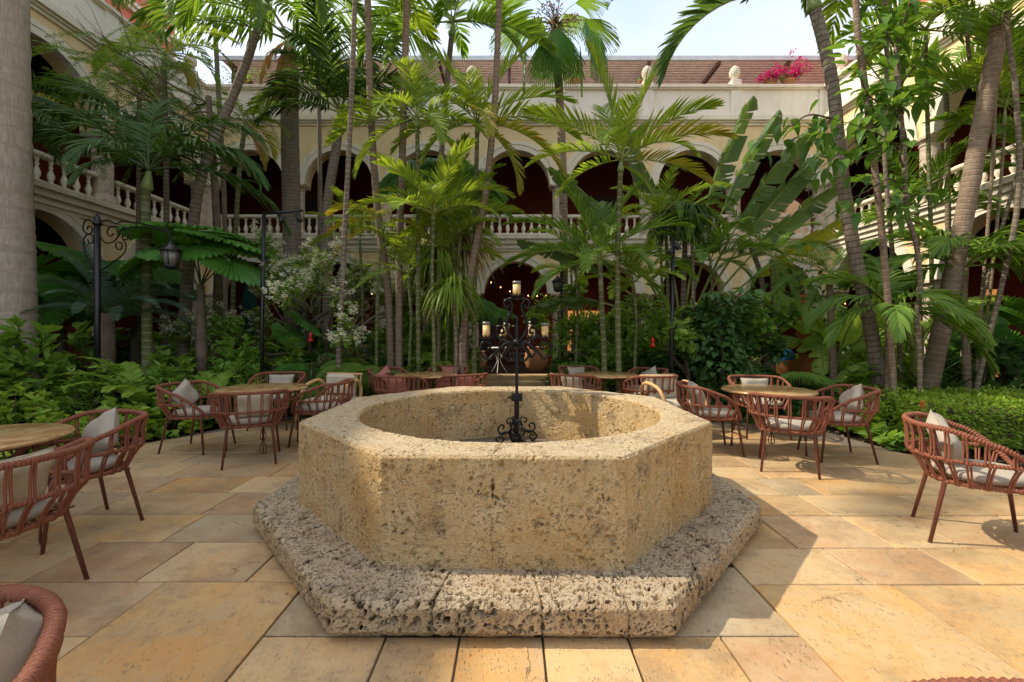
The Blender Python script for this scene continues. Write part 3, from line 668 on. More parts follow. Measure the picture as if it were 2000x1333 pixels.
# rows read off the photograph: nearer rows by hand
rowsL = [(1.30, 2.10), (2.10, 2.58), (2.58, 3.04), (3.04, 3.50), (3.50, 3.98), (3.98, 4.41)]
rowsR = [(1.25, 2.10), (2.10, 2.53), (2.53, 2.96), (2.96, 3.48), (3.48, 3.92), (3.92, 4.36)]
def fixed(y0, y1, xs, cols):
    for a, b, c in zip(xs[:-1], xs[1:], cols): stone((a, y0, b, y1), c)
# left side
fixed(-.6, 2.56, [-1.94, -1.15], [ORA]); fixed(1.30, 2.10, [-3.4, -2.6, -1.94], [PNK, CRM]); fixed(2.10, 2.56, [-3.6, -2.75, -1.94], [ORA, PNK])
fixed(2.10, 2.56, [-1.15, -.6], [GRY]); fixed(1.30, 2.10, [-1.15, -.58, -.24, .14, .53, .96], [CRM, YEL, ORA, CRM, YEL])
fixed(2.56, 3.04, [-5.2, -4.1, -3.3, -2.75, -2.12, -1.5], [YEL, CRM, CRM, PNK, CRM]); fixed(2.56, 3.04, [-1.5, -1.0], [YEL]); fixed(3.04, 3.50, [-5.0, -4.2, -3.35, -2.35, -1.55], [PNK, YEL, YEL, GRY])
fixed(3.50, 3.98, [-5.2, -4.0, -3.3, -2.4, -1.3], [CRM, GRY, CRM, PNK]); fixed(3.98, 4.41, [-5.4, -4.3, -3.2, -2.5, -1.4], [CRM, PNK, ORA, CRM])
# right side
fixed(-.6, 2.53, [1.33, 2.10], [ORA]); fixed(-.6, 2.53, [2.10, 3.0], [YEL]); fixed(2.53 - .43, 2.53, [3.0, 3.9, 5.2], [ORA, YEL])
fixed(2.10, 2.72, [.6, 1.33], [GRY]); fixed(1.30, 2.10, [.96, 1.33], [PNK])
fixed(2.53, 2.96, [1.33, 2.02, 2.62, 3.15, 3.9, 5.0], [CRM, PNK, YEL, YEL, ORA]); fixed(2.72, 2.96, [.6, 1.33], [YEL])
fixed(2.96, 3.48, [1.2, 1.86, 2.5, 2.95, 3.7, 4.6, 5.8], [ORA, PNK, CRM, PNK, CRM, YEL][:6]); fixed(3.48, 3.92, [1.1, 1.55, 2.45, 3.3, 4.2, 5.4], [CRM, ORA, CRM, CRM, YEL])
fixed(3.92, 4.36, [1.1, 1.62, 2.35, 2.7, 3.5, 4.4, 5.6], [YEL, CRM, GRY, ORA, CRM, CRM])
for a, b in [(-2.4, -1.6), (-1.6, -.6), (-.6, .25), (.25, .78), (.78, 1.30)]:   # behind and under the camera
    for x in np.arange(-6.6, 6.6, .85):
        if b <= 1.3 and (b <= -.6 or not (-1.95 < x < 2.2 and (x < -1.1 or x > 1.3))): stone((x, a, x + .85, b))
for x in (-6.6, -5.9, -5.1, -4.2): stone((x, 1.30, x + .85 if x > -4.5 else x + .8, 2.56))
for s_, rows, y in ((-1, None, 4.41), (1, None, 4.36)):
    r = random.Random(3 + s_)
    while y < 8.9:
        h_ = r.uniform(.36, .48); x = -6.6 if s_ < 0 else 0.0; e = 0.0 if s_ < 0 else 6.6
        while x < e:
            w_ = r.uniform(.5, 1.15); w_ = min(w_, e - x) if e - x - w_ > .25 else e - x; stone((x, y, x + w_, y + h_)); x += w_
        y += h_
for y0, y1, xs in ((2.56, 4.41, (-6.6, -5.9, -5.2)), (2.53, 4.36, (5.2, 5.9, 6.6))):
    for a, b in zip(xs[:-1], xs[1:]): stone((a, y0, b, (y0 + y1) / 2)); stone((a, (y0 + y1) / 2, b, y1))
y = 8.9
while y < 11.6:
    for a, b in ((-.95, -.1), (-.1, .55), (.55, 1.0)): stone((a, y, b, y + .45), parent=path, bound=PATH[::1] if area(PATH) > 0 else PATH[::-1])
    y += .45
for k, (yy, zz) in enumerate(((11.7, .13), (12.05, .26))):
    st_ = MB().box((.1, yy + .25, zz / 2 - .03), (2.1, .55, zz + .06), 0, .015).build('step', M['paving']); st_.color = (.58, .44, .26, 1)
    tag(st_, 'low stone step across the end of the garden path' if k == 0 else 'upper stone step at the foot of the arcade doorway', 'step')
# ---------------------------------------------------------------- the well
well = empty('stone_well', (-.05, 3.84, 0), 0, 'octagonal coral stone well on a wide stepped plinth in the middle of the plaza', 'well')
WO = Vector((-.05, 3.84, 0))
def octo(poly): return [Vector((x, y, 0)) - WO for x, y in poly]
OW = octo([(-.68, 2.35), (.58, 2.32), (1.42, 3.22), (1.42, 4.46), (.58, 5.36), (-.68, 5.36), (-1.52, 4.46), (-1.52, 3.24)])
OP = octo(OCTP)
def walk(poly, s):
    """point at arc length s along the closed polygon, with the corner distance"""
    n = len(poly); L = [(poly[(i + 1) % n] - poly[i]).length for i in range(n)]; tot = sum(L); s = s % tot
    for i in range(n):
        if s <= L[i]: return poly[i].lerp(poly[(i + 1) % n], s / L[i])
        s -= L[i]
    return poly[0]
def block(poly, s0, s1, prof, name, mat, ds, gap=-.004, round_=.006):
    """prof(Po) -> list of points across the section; swept between arc lengths s0 and s1"""
    n = len(poly); Ls = [0]
    for i in range(n): Ls.append(Ls[-1] + (poly[(i + 1) % n] - poly[i]).length)
    tot = Ls[-1]; marks = [m for m in Ls + [tot + l for l in Ls[1:]] if s0 + gap < m < s1 - gap]
    ss = []; ends = [s0 + gap] + marks + [s1 - gap]
    for a, b in zip(ends[:-1], ends[1:]):
        k = max(2, int((b - a) / ds)); ss += [a + (b - a) * i / k for i in range(k)]
    ss.append(ends[-1]); rows = []
    for s in ss:
        e = min(s - s0 - gap, s1 - gap - s); ins = round_ * (1 - math.sqrt(max(0, 1 - (1 - min(1, e / round_)) ** 2)))
        rows.append(prof(walk(poly, s), ins))
    A = np.array([[tuple(p) for p in r] for r in rows]); nu, nv = A.shape[:2]
    i, j = np.meshgrid(np.arange(nu - 1), np.arange(nv - 1), indexing='ij')
    Q = np.stack([i * nv + j, i * nv + nv + j, i * nv + nv + j + 1, i * nv + j + 1], -1).reshape(-1, 4)
    # end caps: squash the section onto a shrunken copy of itself, then onto its centre
    V = A.reshape(-1, 3); caps = []; b = len(V); extra = []
    for row, rev in ((0, 0), (nu - 1, 1)):
        c = A[row].mean(0); ring = c + (A[row] - c) * .5; extra += [ring, c[None]]
        for jj in range(nv):
            k = (jj + 1) % nv; f = [row * nv + jj, row * nv + k, b + k, b + jj]; g = [b + jj, b + k, b + nv, b + nv]
            caps += [f[::-1] if rev else f]; caps += [(g[::-1] if rev else g)]
        b += nv + 1
    V = np.concatenate([V] + extra); Q2 = np.array(caps)
    me = np_mesh(name, V, np.concatenate([Q, Q2]), M[mat], None, True); return inst(name, me, well)
def lin(a, b, d):
    k = max(1, int((b - a).length / d)); return [a.lerp(b, t / k) for t in range(k)]
def prof_wall(R=1.205, z0=.155, z1=.77, d=.0095):
    def f(Po, ins):
        out_dir = Po.normalized(); Pi = out_dir * R + Vector((.035, 0, 0)); o = Po - out_dir * ins; i_ = Pi + out_dir * ins; r = .018
        c = [Vector((o.x, o.y, z0)), Vector((o.x, o.y, z1 - r - ins)), Vector((o.x, o.y, z1 - ins)) - out_dir * r * .9, Vector((i_.x, i_.y, z1 - ins)) + out_dir * r * .9, Vector((i_.x, i_.y, z1 - r - ins)), Vector((i_.x, i_.y, .20))]
        nseg = [int((z1 - z0) / d), 4, 28, 4, 46]; pts = []
        for a, b, k in zip(c[:-1], c[1:], nseg): pts += [a.lerp(b, t / k) for t in range(k)]
        pts.append(c[-1]); return pts
    return f
def prof_plinth(z1=.19, d=.009):
    def f(Po, ins):
        out = Po.normalized(); o = Po - out * ins; q = out * .92; r = .03
        bot = Vector((o.x, o.y, .006)) - out * .05
        c = [bot, Vector((o.x, o.y, .05)), Vector((o.x, o.y, z1 - r - ins)), Vector((o.x, o.y, z1 - ins)) - out * r, Vector((q.x * 1.38, q.y * 1.38, z1 - ins * .6)), Vector((q.x * 1.38, q.y * 1.38, .02))]
        nseg = [6, 14, 5, 56, 2]; pts = []
        for a, b, k in zip(c[:-1], c[1:], nseg): pts += [a.lerp(b, t / k) for t in range(k)]
        pts.append(c[-1]); return pts
    return f
def lens(poly): return [(poly[(i + 1) % 8] - poly[i]).length for i in range(8)]
LW = lens(OW); acc = [0]
for l in LW: acc.append(acc[-1] + l)
fr_ = [.46, .50, .5, .5, .5, .5, .5, .52]
seams = [acc[i] + LW[i] * fr_[i] for i in range(8)]
for i in range(8):
    a, b = seams[i], seams[(i + 1) % 8] + (acc[-1] if i == 7 else 0); near = i in (0, 6, 7)
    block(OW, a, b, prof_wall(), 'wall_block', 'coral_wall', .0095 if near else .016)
LP_ = lens(OP); ap = [0]
for l in LP_: ap.append(ap[-1] + l)
cuts = []
fr2 = {0: [.30, .62, .87], 1: [.45, .68], 2: [.5], 3: [.4, .75], 4: [.3, .7], 5: [.35, .7], 6: [.5], 7: [.33, .72]}
for i in range(8): cuts += [ap[i] + LP_[i] * t for t in fr2[i]]
for k in range(len(cuts)):
    a, b = cuts[k], cuts[(k + 1) % len(cuts)] + (ap[-1] if k == len(cuts) - 1 else 0)
    mid = walk(OP, (a + b) / 2); near = mid.y < .2
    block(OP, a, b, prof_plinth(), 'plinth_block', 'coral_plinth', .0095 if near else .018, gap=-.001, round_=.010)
fl = MB(); fl.lathe([(1.26, .18), (1.26, .24), (1.2, .242), (.02, .244)], n=48); fl.build('well_cover', M['mortar'], well)

# ---------------------------------------------------------------- wrought iron candelabra in the well
CK = 1.235
cand = empty('candelabra', (.05, 4.80, .245), 0, 'tall black wrought iron candelabra with scrolled arms and candles inside the well', 'candelabra'); cand.scale = (CK, CK, CK)
def scroll(mb, c, r0, a0, turns, plane, r=.011, n=34, shrink=.12, flat=1.0, m=0):
    """spiral starting at angle a0 with radius r0 round centre c in the vertical plane of azimuth plane"""
    ax = Vector((cos(plane), sin(plane), 0)); pts = []
    for i in range(n + 1):
        t = i / n; a = a0 + turns * 2 * pi * t; rr = r0 * (1 - (1 - shrink) * t ** .8); pts.append(Vector(c) + ax * (rr * cos(a)) + Vector((0, 0, rr * sin(a))))
    mb.tube(pts, [r * (1 - .25 * i / n) for i in range(n + 1)], 7, m, flat=flat); return pts
def pol(ax, x, z): return Vector((ax.x * x, ax.y * x, z))
mb = MB(); mb.box((0, 0, .19), (.042, .042, .42)); mb.box((0, 0, .66), (.026, .026, .56)); mb.build('post', M['iron'], cand)
mb = MB(); mb.box((0, 0, .385), (.095, .07, .06), 0, .005); mb.tube([(-.05, -.02, .385), (-.075, -.02, .385)], .012, 8); mb.box((0, -.04, .385), (.02, .02, .035)); mb.build('collar', M['iron'], cand)
mb = MB(); mb.box((0, 0, .025), (.09, .09, .05), 0, .01); mb.box((0, 0, .06), (.065, .065, .03), 0, .005); mb.lathe([(.02, .0), (.034, .03), (.02, .07), (.03, .10), (.018, .14)], (0, 0, .07), 12)
for k in range(4): mb.lathe([(.001, -.018), (.016, -.01), (.018, 0), (.016, .01), (.001, .018)], (.05 * cos(k * pi / 2 + .8), .05 * sin(k * pi / 2 + .8), .03), 8)
mb.build('base', M['iron'], cand)
for k in range(4):
    a = k * pi / 2 + .35; ax = Vector((cos(a), sin(a), 0)); mb = MB()
    pts = spline([pol(ax, .03, .20), pol(ax, .06, .115), pol(ax, .12, .075), pol(ax, .168, .11), pol(ax, .15, .155), pol(ax, .115, .145), pol(ax, .125, .118)], 28); mb.tube(pts, .0085, 6)
    pts = spline([pol(ax, .045, .015), pol(ax, .075, .085), pol(ax, .14, .085), pol(ax, .185, .04), pol(ax, .15, .005), pol(ax, .115, .035), pol(ax, .145, .058), pol(ax, .155, .04)], 32); mb.tube(pts, .0085, 6)
    pts = spline([pol(ax, .02, .13), pol(ax, .04, .205), pol(ax, .085, .20), pol(ax, .085, .165), pol(ax, .06, .17)], 20); mb.tube(pts, .007, 6)
    mb.build('foot_scroll', M['iron'], cand)
# the lyre with the top candle
for s_ in (-1, 1):
    mb = MB(); X = Vector((s_, 0, 0))
    pts = spline([pol(X, .004, .84), pol(X, .05, .90), pol(X, .088, .98), pol(X, .076, 1.06), pol(X, .045, 1.12), pol(X, .042, 1.175), pol(X, .072, 1.218), pol(X, .104, 1.20), pol(X, .102, 1.155), pol(X, .072, 1.15), pol(X, .07, 1.18)], 50)
    mb.tube(pts, [.0135 * (1 - .25 * i / 50) for i in range(len(pts))], 8); mb.build('lyre_scroll', M['iron'], cand)
mb = MB(); mb.tube(spline([(-.07, 0, 1.225), (0, 0, 1.23), (.07, 0, 1.225)], 6), .011, 6); mb.lathe([(.03, 0), (.035, .01), (.02, .03)], (0, 0, 1.215), 10); mb.build('lyre_bar', M['iron'], cand)
mb = MB(); mb.lathe([(.032, 0), (.032, .05), (.02, .055), (.03, .075), (.018, .12), (.022, .16), (.011, .2), (.015, .235), (.003, .26)], (0, 0, .82), 10); mb.build('finial', M['iron'], cand)
def crownlet(c, r=.055, par=cand):
    mb = MB(); mb.lathe([(r * .3, -.01), (r * .95, 0), (r, .006), (r * .9, .006), (.001, .002)], c, 14)
    for k in range(12):
        a = 2 * pi * k / 12; d_ = Vector((cos(a), sin(a), 0)); t_ = Vector((-sin(a), cos(a), 0)); b0 = Vector(c) + d_ * r * .95
        mb.add([b0 - t_ * .012, b0 + t_ * .012, b0 + d_ * .010 + Vector((0, 0, .032)), b0 - d_ * .004 - t_ * .01, b0 - d_ * .004 + t_ * .01, b0 + d_ * .006 + Vector((0, 0, .03))], [(0, 1, 2), (4, 3, 5), (0, 2, 5, 3), (1, 4, 5, 2), (0, 3, 4, 1)])
    return mb.build('drip_pan', M['iron'], par)
def candle(c, h_=.13, r=.032, tilt=(0, 0), lab=''):
    e = empty('candle_jar', Vector(c) * CK + cand.location, 0, lab, 'candle'); e.rotation_euler = (tilt[0], tilt[1], 0); e.scale = (CK, CK, CK)
    mb = MB(); mb.lathe([(r * .9, 0), (r, .01), (r, h_ - .012), (r * .8, h_ - .016), (.001, h_ - .02)], (0, 0, 0), 14); w_ = mb.build('wax', M['wax'], e)
    mb = MB(); mb.lathe([(r * 1.04, h_ * .86), (r * 1.06, h_ + .010), (r * .99, h_ + .010), (r * 1.0, h_ * .86)], (0, 0, 0), 16); mb.build('glass_rim', M['glass_milk'], e)
    MB().tube([(0, 0, h_ - .02), (.002, 0, h_)], .0018, 5).build('wick', M['iron'], e)
    return e
crownlet((0, 0, 1.242), .05)
candle((0, 0, 1.248), .115, .034, (0, 0), 'cream candle in a jar on the topmost ring of the iron candelabra')
ARMS = [(-.30, .0, 2.9, 'cream candle on the far left arm of the candelabra', .335, .13), (.27, 0, 0, 'cream candle on the far right arm of the candelabra', .30, .12), (-.12, .10, 0, None, 0, 0), (.16, .12, 0, None, 0, 0)]
def arm(az, reach=.31, zc=.84, lab=None, tilt=(0, 0), h_=.12):
    ax = Vector((cos(az), sin(az), 0)); mb = MB()
    pts = spline([pol(ax, .012, .820), pol(ax, .07, .850), pol(ax, .14, .805), pol(ax, .20, .750), pol(ax, reach - .06, .712), pol(ax, reach, .755), pol(ax, reach - .005, .840), pol(ax, reach - .055, .865), pol(ax, reach - .085, .825), pol(ax, reach - .06, .790)], 54)
    mb.tube(pts, [.0125 * (1 - .3 * i / 54) for i in range(len(pts))], 8)
    pts = spline([pol(ax, .012, .820), pol(ax, .055, .805), pol(ax, .10, .750), pol(ax, .075, .700), pol(ax, .03, .705), pol(ax, .03, .750), pol(ax, .06, .755), pol(ax, .06, .735)], 34)
    mb.tube(pts, .011, 7); mb.build('arm_scroll', M['iron'], cand)
    crownlet(pol(ax, reach - .045, .890), .058)
    if lab: candle(pol(ax, reach - .045, .896), h_, .031, tilt, lab)
arm(pi + .12, .305, lab='cream candle upright on the far left arm of the candelabra'); arm(-.10, .285, lab='cream candle upright on the far right arm of the candelabra', h_=.11)
arm(pi - 1.0, .28, lab='leaning cream candle on the rear left arm of the candelabra', tilt=(.1, .35)); arm(.95, .28, lab='cream candle on the rear right arm of the candelabra', h_=.13)
for az, rc in ((pi - .35, .17), (.32, .17), (pi - 1.5, .12)):
    ax = Vector((cos(az), sin(az), 0)); mb = MB()
    pts = spline([pol(ax, .012, .845), pol(ax, .08, .860), pol(ax, rc, .890), pol(ax, rc + .01, .960), pol(ax, rc - .04, .975), pol(ax, rc - .05, .935), pol(ax, rc - .02, .930)], 34); mb.tube(pts, .0105, 7)
    mb.lathe([(.045, 0), (.045, .008), (.016, .012), (.022, .02), (.022, .075), (.026, .078), (.018, .08), (.001, .07)], pol(ax, rc - .02, .985), 12); mb.build('candle_socket', M['iron'], cand)

# ---------------------------------------------------------------- arcaded building wings
def balu_mesh():
    pr = [(.055, 0), (.055, .04), (.035, .05), (.04, .07), (.07, .14), (.075, .19), (.055, .26), (.032, .33), (.03, .36), (.046, .38), (.046, .40), (.03, .42), (.034, .47), (.05, .50), (.05, .53), (.055, .535), (.055, .57)]
    return MB().lathe([(r * 1.05, z) for r, z in pr], n=8).mesh('baluster', M['white'])
BAL = balu_mesh()
def col_mesh(zb, zt, r):
    mb = MB(); mb.lathe([(r * 1.35, zb), (r * 1.35, zb + .16), (r * 1.18, zb + .2), (r * 1.15, zb + .24), (r, zb + .3)], n=16)
    mb.lathe([(r, zb + .28)] + [(r * (1 + .012 * sin(k * 2.1)), zb + .3 + (zt - zb - .55) * k / 8) for k in range(9)] + [(r, zt - .22)], n=16)
    mb.lathe([(r, zt - .24), (r * 1.1, zt - .21), (r * 1.1, zt - .18), (r * 1.02, zt - .16), (r * 1.2, zt - .1), (r * 1.34, zt - .08)], n=16)
    mb.box((0, 0, zt - .04), (r * 2.75, r * 2.75, .08), 0, .01); return mb.mesh('column', M['column'])
COLU, COLG = col_mesh(4.80, 6.62, .235), col_mesh(0.0, 2.78, .235)
def urn_mesh():
    mb = MB(); mb.box((0, 0, .11), (.34, .34, .22), 0, .02); mb.lathe([(.10, .22), (.07, .27), (.10, .31), (.16, .40), (.175, .50), (.15, .62), (.09, .71), (.02, .76)], n=14)
    for k in range(7):
        for j in range(12):
            z = .36 + k * .052; q = (z - .3) / .46; r = .175 * math.sin(pi * min(1, max(.05, q * .86 + .12))) ** .7; a = 2 * pi * (j + .5 * (k % 2)) / 12
            mb.lathe([(.02, -.016), (.024, 0), (.004, .022)], (r * cos(a), r * sin(a), z), 4)
    return mb.mesh('finial', M['white'])
URN = urn_mesh()
def arch_bay(half, r, zs, zt, thick=.5, n=28):
    """wall above the springing line with a round arch cut into it, centred on x = 0"""
    ca = math.atan2(zt - zs, half); th = sorted(set([pi * k / n for k in range(n + 1)] + [ca, pi - ca])); ins, outs = [], []
    for a in th:
        c, s = cos(a), sin(a); ins.append((r * c, zs + r * s)); k = min(half / abs(c) if abs(c) > 1e-6 else 1e9, (zt - zs) / s if s > 1e-6 else 1e9)
        outs.append((k * c, zs + k * s))
    m = len(th); V = []; fs = []
    for y in (0, thick): V += [(x, y, z) for x, z in ins] + [(x, y, z) for x, z in outs]
    for i in range(m - 1):
        fs += [(i, i + 1, m + i + 1, m + i), (2 * m + i, 3 * m + i, 3 * m + i + 1, 2 * m + i + 1), (i, 2 * m + i, 2 * m + i + 1, i + 1)]
    fs += [(0, m, 3 * m, 2 * m), (m - 1, 3 * m - 1, 4 * m - 1, 2 * m - 1)]
    return V, fs
def ring_mesh(r, w_, pr=.035, n=28, depth=.16):
    V = []; fs = []
    sec = [(r - .004, depth), (r - .004, -pr), (r + w_ * .55, -pr), (r + w_ * .6, -pr - .02), (r + w_, -pr - .02), (r + w_, .01)]
    for k in range(n + 1):
        a = pi * k / n; V += [(q * cos(a), y, q * sin(a)) for q, y in sec]
    K = len(sec)
    for k in range(n):
        for j in range(K - 1): fs.append((k * K + j, k * K + j + 1, (k + 1) * K + j + 1, (k + 1) * K + j))
    mb = MB(); mb.add(V, fs, 0, False); me = mb.mesh('archivolt', M['white']); return me
def molding(x0, x1, zs, name, parent, mat='white'):
    """zs: list of (z0, z1, projection)"""
    prof = [(.02, zs[0][0])]
    for a, b, p in zs: prof += [(-p, a), (-p, b)]
    prof += [(.02, zs[-1][1])]; mb = MB(); mb.extrude_profile(prof, x0, x1); return mb.build(name, M[mat], parent)
def wing(name, loc, rz, bays, half, ru, rg, label, depth=3.4, urns=(), back_open=None, skip_g=(), ext=(0, 0), ends=False):
    root = empty(name, loc, rz, label, 'building wing'); Lx = half * 2; x0 = 0.0; X1 = bays * Lx
    up, gr = MB(), MB()
    for b in range(bays):
        cx = (b + .5) * Lx
        for mb, r, zs, zt in ((gr, rg, 2.78, 4.25), (up, ru, 6.62, 8.66)):
            V, fs = arch_bay(half, r, zs, zt); mb.add([(x + cx, y, z) for x, y, z in V], fs)
    # (moulded spandrels share the yellow plaster)
    gr.build('lower_wall', M['yellow'], root); up.build('upper_wall', M['yellow'], root)
    ru_, rg_ = ring_mesh(ru, .30), ring_mesh(rg, .30)
    for b in range(bays):
        cx = (b + .5) * Lx; inst('archivolt', rg_, root, (cx, 0, 2.78)); inst('archivolt', ru_, root, (cx, 0, 6.62))
    for b in range(bays + 1):
        x = b * Lx
        inst('column', COLG, root, (x, .25, 0)); inst('column', COLU, root, (x, .25, 0))
    molding(x0, X1, [(4.25, 4.34, .05), (4.34, 4.42, .10), (4.42, 4.50, .06), (4.50, 4.66, .16), (4.66, 4.80, .24)], 'floor_cornice', root)
    molding(x0, X1, [(8.66, 8.74, .06), (8.74, 8.80, .12), (8.80, 8.93, .20), (8.93, 9.0, .14)], 'upper_cornice', root)
    mb = MB(); mb.box(((x0 + X1) / 2, .19, 9.47), (X1 - x0, .32, .94))
    for b in range(bays + 1): mb.box((b * Lx, .02, 9.47), (.40, .08, .94))
    mb.build('parapet', M['parapet'], root)
    molding(x0, X1, [(9.94, 9.98, .06), (9.98, 10.06, .11), (10.06, 10.10, .07)], 'parapet_cap', root); MB().box(((x0 + X1) / 2, .2, 10.02), (X1 - x0, .36, .16)).build('parapet_top', M['white'], root)
    for x in urns: inst('finial', URN, root, (x * Lx, .15, 10.1))
    # balustrade between the upper columns
    bl = MB(); hr = MB()
    for b in range(bays):
        a, c = b * Lx + .28, (b + 1) * Lx - .28
        bl.box(((a + c) / 2, .22, 4.86), (c - a, .26, .12), 0, .01); hr.box(((a + c) / 2, .22, 5.53), (c - a, .24, .10), 0, .02)
        k = 9 if Lx < 3.4 else 10
        for j in range(k): inst('baluster', BAL, root, (a + (c - a) * (j + .5) / k, .22, 4.915))
    bl.build('balustrade_base', M['white'], root); hr.build('handrail', M['white'], root)
    # the galleries behind
    e0, e1 = ext; xa, xb = x0 - e0, X1 + e1
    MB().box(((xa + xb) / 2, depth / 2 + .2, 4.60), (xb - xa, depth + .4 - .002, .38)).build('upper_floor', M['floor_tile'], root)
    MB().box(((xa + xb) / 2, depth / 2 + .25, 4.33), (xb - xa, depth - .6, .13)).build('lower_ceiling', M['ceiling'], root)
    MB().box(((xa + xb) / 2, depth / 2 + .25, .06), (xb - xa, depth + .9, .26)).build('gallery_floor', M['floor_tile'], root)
    mb = MB(); mb.box(((xa + xb) / 2, depth / 2 + .3, 8.85), (xb - xa, depth + .2, .12))
    for k in range(int((xb - xa) / .75)): mb.box((xa + .4 + k * .75, depth / 2 + .3, 8.72), (.12, depth - .1, .16))
    mb.build('ceiling_beams', M['ceiling'], root)
    MB().box(((xa + xb) / 2, depth / 2 + .3, 8.98), (xb - xa, depth + .3, .10)).build('terrace_floor', M['floor_tile'], root)
    if back_open:
        o0, o1 = back_open; mb = MB()
        mb.box(((xa + o0) / 2, depth + .3, 4.5), (o0 - xa, .3, 9.0)); mb.box(((o1 + xb) / 2, depth + .3, 4.5), (xb - o1, .3, 9.0)); mb.box(((o0 + o1) / 2, depth + .3, 2.4), (o1 - o0, .3, 4.8))
        V, fs = arch_bay((o1 - o0) / 2, (o1 - o0) / 2 - .03, 6.2, 9.0, .3); mb.add([(x + (o0 + o1) / 2, y + depth + .15, z) for x, y, z in V], fs); mb.build('back_wall', M['red'], root)
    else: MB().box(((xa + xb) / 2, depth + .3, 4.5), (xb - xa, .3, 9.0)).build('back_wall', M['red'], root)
    if ends:
        for x in (xa + .1, xb - .1): MB().box((x, depth / 2 + .32, 4.5), (.2, depth - .37, 8.6)).build('end_wall', M['red'], root)
    return root
BX0, BY = -10.75, 16.0; HB = 1.554
backw = wing('far_arcade_wing', (BX0, BY, 0), 0, 7, HB, 1.20, 1.12, 'two storey arcade wing with seven arches closing the far side of the courtyard', urns=(1, 3, 4, 5, 6), back_open=(21.45, 23.7), ext=(3.8, 3.8), ends=True)
HS = 1.885
leftw = wing('side_arcade_wing', (BX0, BY - 10 * HS, 0), pi / 2, 5, HS, 1.50, 1.42, 'arcade wing with stone balustrade along the left side of the garden', urns=(4.85,), ext=(6, 0))
rightw = wing('side_arcade_wing', (BX0 + 14 * HB, BY, 0), -pi / 2, 5, HS, 1.50, 1.42, 'arcade wing with stone balustrade along the right side of the garden', urns=(.15, 2), ext=(0, 6))
# doors and openings in the dark galleries
def door_in(root, x, z, w_, h_, depth=3.4, mat='beam_brown'):
    mb = MB(); mb.box((x, depth + .11, z + h_ / 2), (w_, .06, h_), 0, .01); d = mb.build('door', M[mat], root)
    for s_ in (-1, 1): MB().box((x + s_ * w_ * .24, depth + .07, z + h_ * .55), (w_ * .36, .03, h_ * .7), 0, .008).build('door_panel', M['black_paint'], d)
for r_, xs in ((backw, (2.3, 8.5, 14.8)), (leftw, (3.0, 10.5, 15)), (rightw, (5, 9.5, 14))):
    for x in xs: door_in(r_, x, 4.80, 1.3, 2.5); door_in(r_, x + .8, .19, 1.5, 2.6)
# tall salmon houses behind the side wings
def house(x0, x1, y0, y1, z1, label):
    r = empty('salmon_house', ((x0 + x1) / 2, (y0 + y1) / 2, 0), 0, label, 'house'); sx, sy = x1 - x0, y1 - y0
    MB().box((0, 0, z1 / 2), (sx, sy, z1)).build('wall', M['salmon'], r)
    MB().box((0, 0, z1 - 1.75), (sx + .35, sy + .35, .16)).box((0, 0, z1 - 1.60), (sx + .6, sy + .6, .14)).build('string_cornice', M['white'], r)
    MB().box((0, 0, z1 + .1), (sx + .5, sy + .5, .22)).build('roof_edge', M['white'], r)
    return r
house(-24, -15.2, -6, 20.5, 16.0, 'salmon pink house rising behind the left arcade wing'); house(15.8, 24, -6, 19.5, 14.5, 'salmon pink house showing behind the right arcade wing')
# terrace pergola over the far wing
per = empty('terrace_pergola', (.3, 17.2, 9.05), 0, 'flat brown slatted pergola roof over the terrace above the far wing', 'pergola')
for k in range(46): MB().box((1.0, .08 + k * .115, 2.66), (24.6, .078, .022)).build('roof_slat', M['slat'], per) if k < 40 else None
for k in range(10):
    x = -11 + k * 2.65; MB().box((x, 2.35, 2.56), (.09, 4.7, .16)).build('rafter', M['beam_brown'], per)
    if k % 2 == 0:
        for yy in (.3, 4.4): MB().box((x, yy, 1.24), (.10, .10, 2.46)).build('post', M['beam_brown'], per)
MB().box((1.0, -.03, 2.70), (24.8, .07, .18), 0, .01).build('front_edge', M['fascia'], per)
tw = MB().box((11.0, 21.6, 10.15), (5.6, .2, 2.2)).build('terrace_wall', M['yellow']); tag(tw, 'low yellow wall on the roof terrace behind the pink bougainvillea', 'wall')
rl = empty('terrace_railing', (BX0, 16.36, 10.1), 0, 'thin dark blue railing along the top of the far parapet', 'railing')
MB().box((7 * HB, 0, .16), (21.6, .035, .035)).build('rail', M['black_paint'], rl)
for k in range(22): MB().box((.4 + k * 1.0, 0, .07), (.03, .03, .16)).build('post', M['black_paint'], rl)
# bright yard seen through the open arch of the far wing
yd = MB().box((14.5, 25.5, 4.5), (9, .3, 9)).build('yard_wall', M['yellow']); tag(yd, 'sunlit pale wall seen through the open upper arch at the far right', 'wall')
bs = MB().box((12.5, 22.4, 4.6), (6, 5, .3)).build('upper_landing', M['floor_tile']); tag(bs, 'tiled landing behind the open arch at the far right', 'landing')
rr = empty('iron_railing', (10.7, 20.6, 4.8), 0, 'black iron railing behind the open upper arch at the far right', 'railing')
MB().box((1.4, 0, 1.02), (3.4, .05, .05)).box((1.4, 0, .08), (3.4, .04, .04)).build('rail', M['black_paint'], rr)
for k in range(26): MB().tube([(-.25 + k * .13, 0, .08), (-.25 + k * .13, 0, 1.02)], .012, 6).build('bar', M['black_paint'], rr)
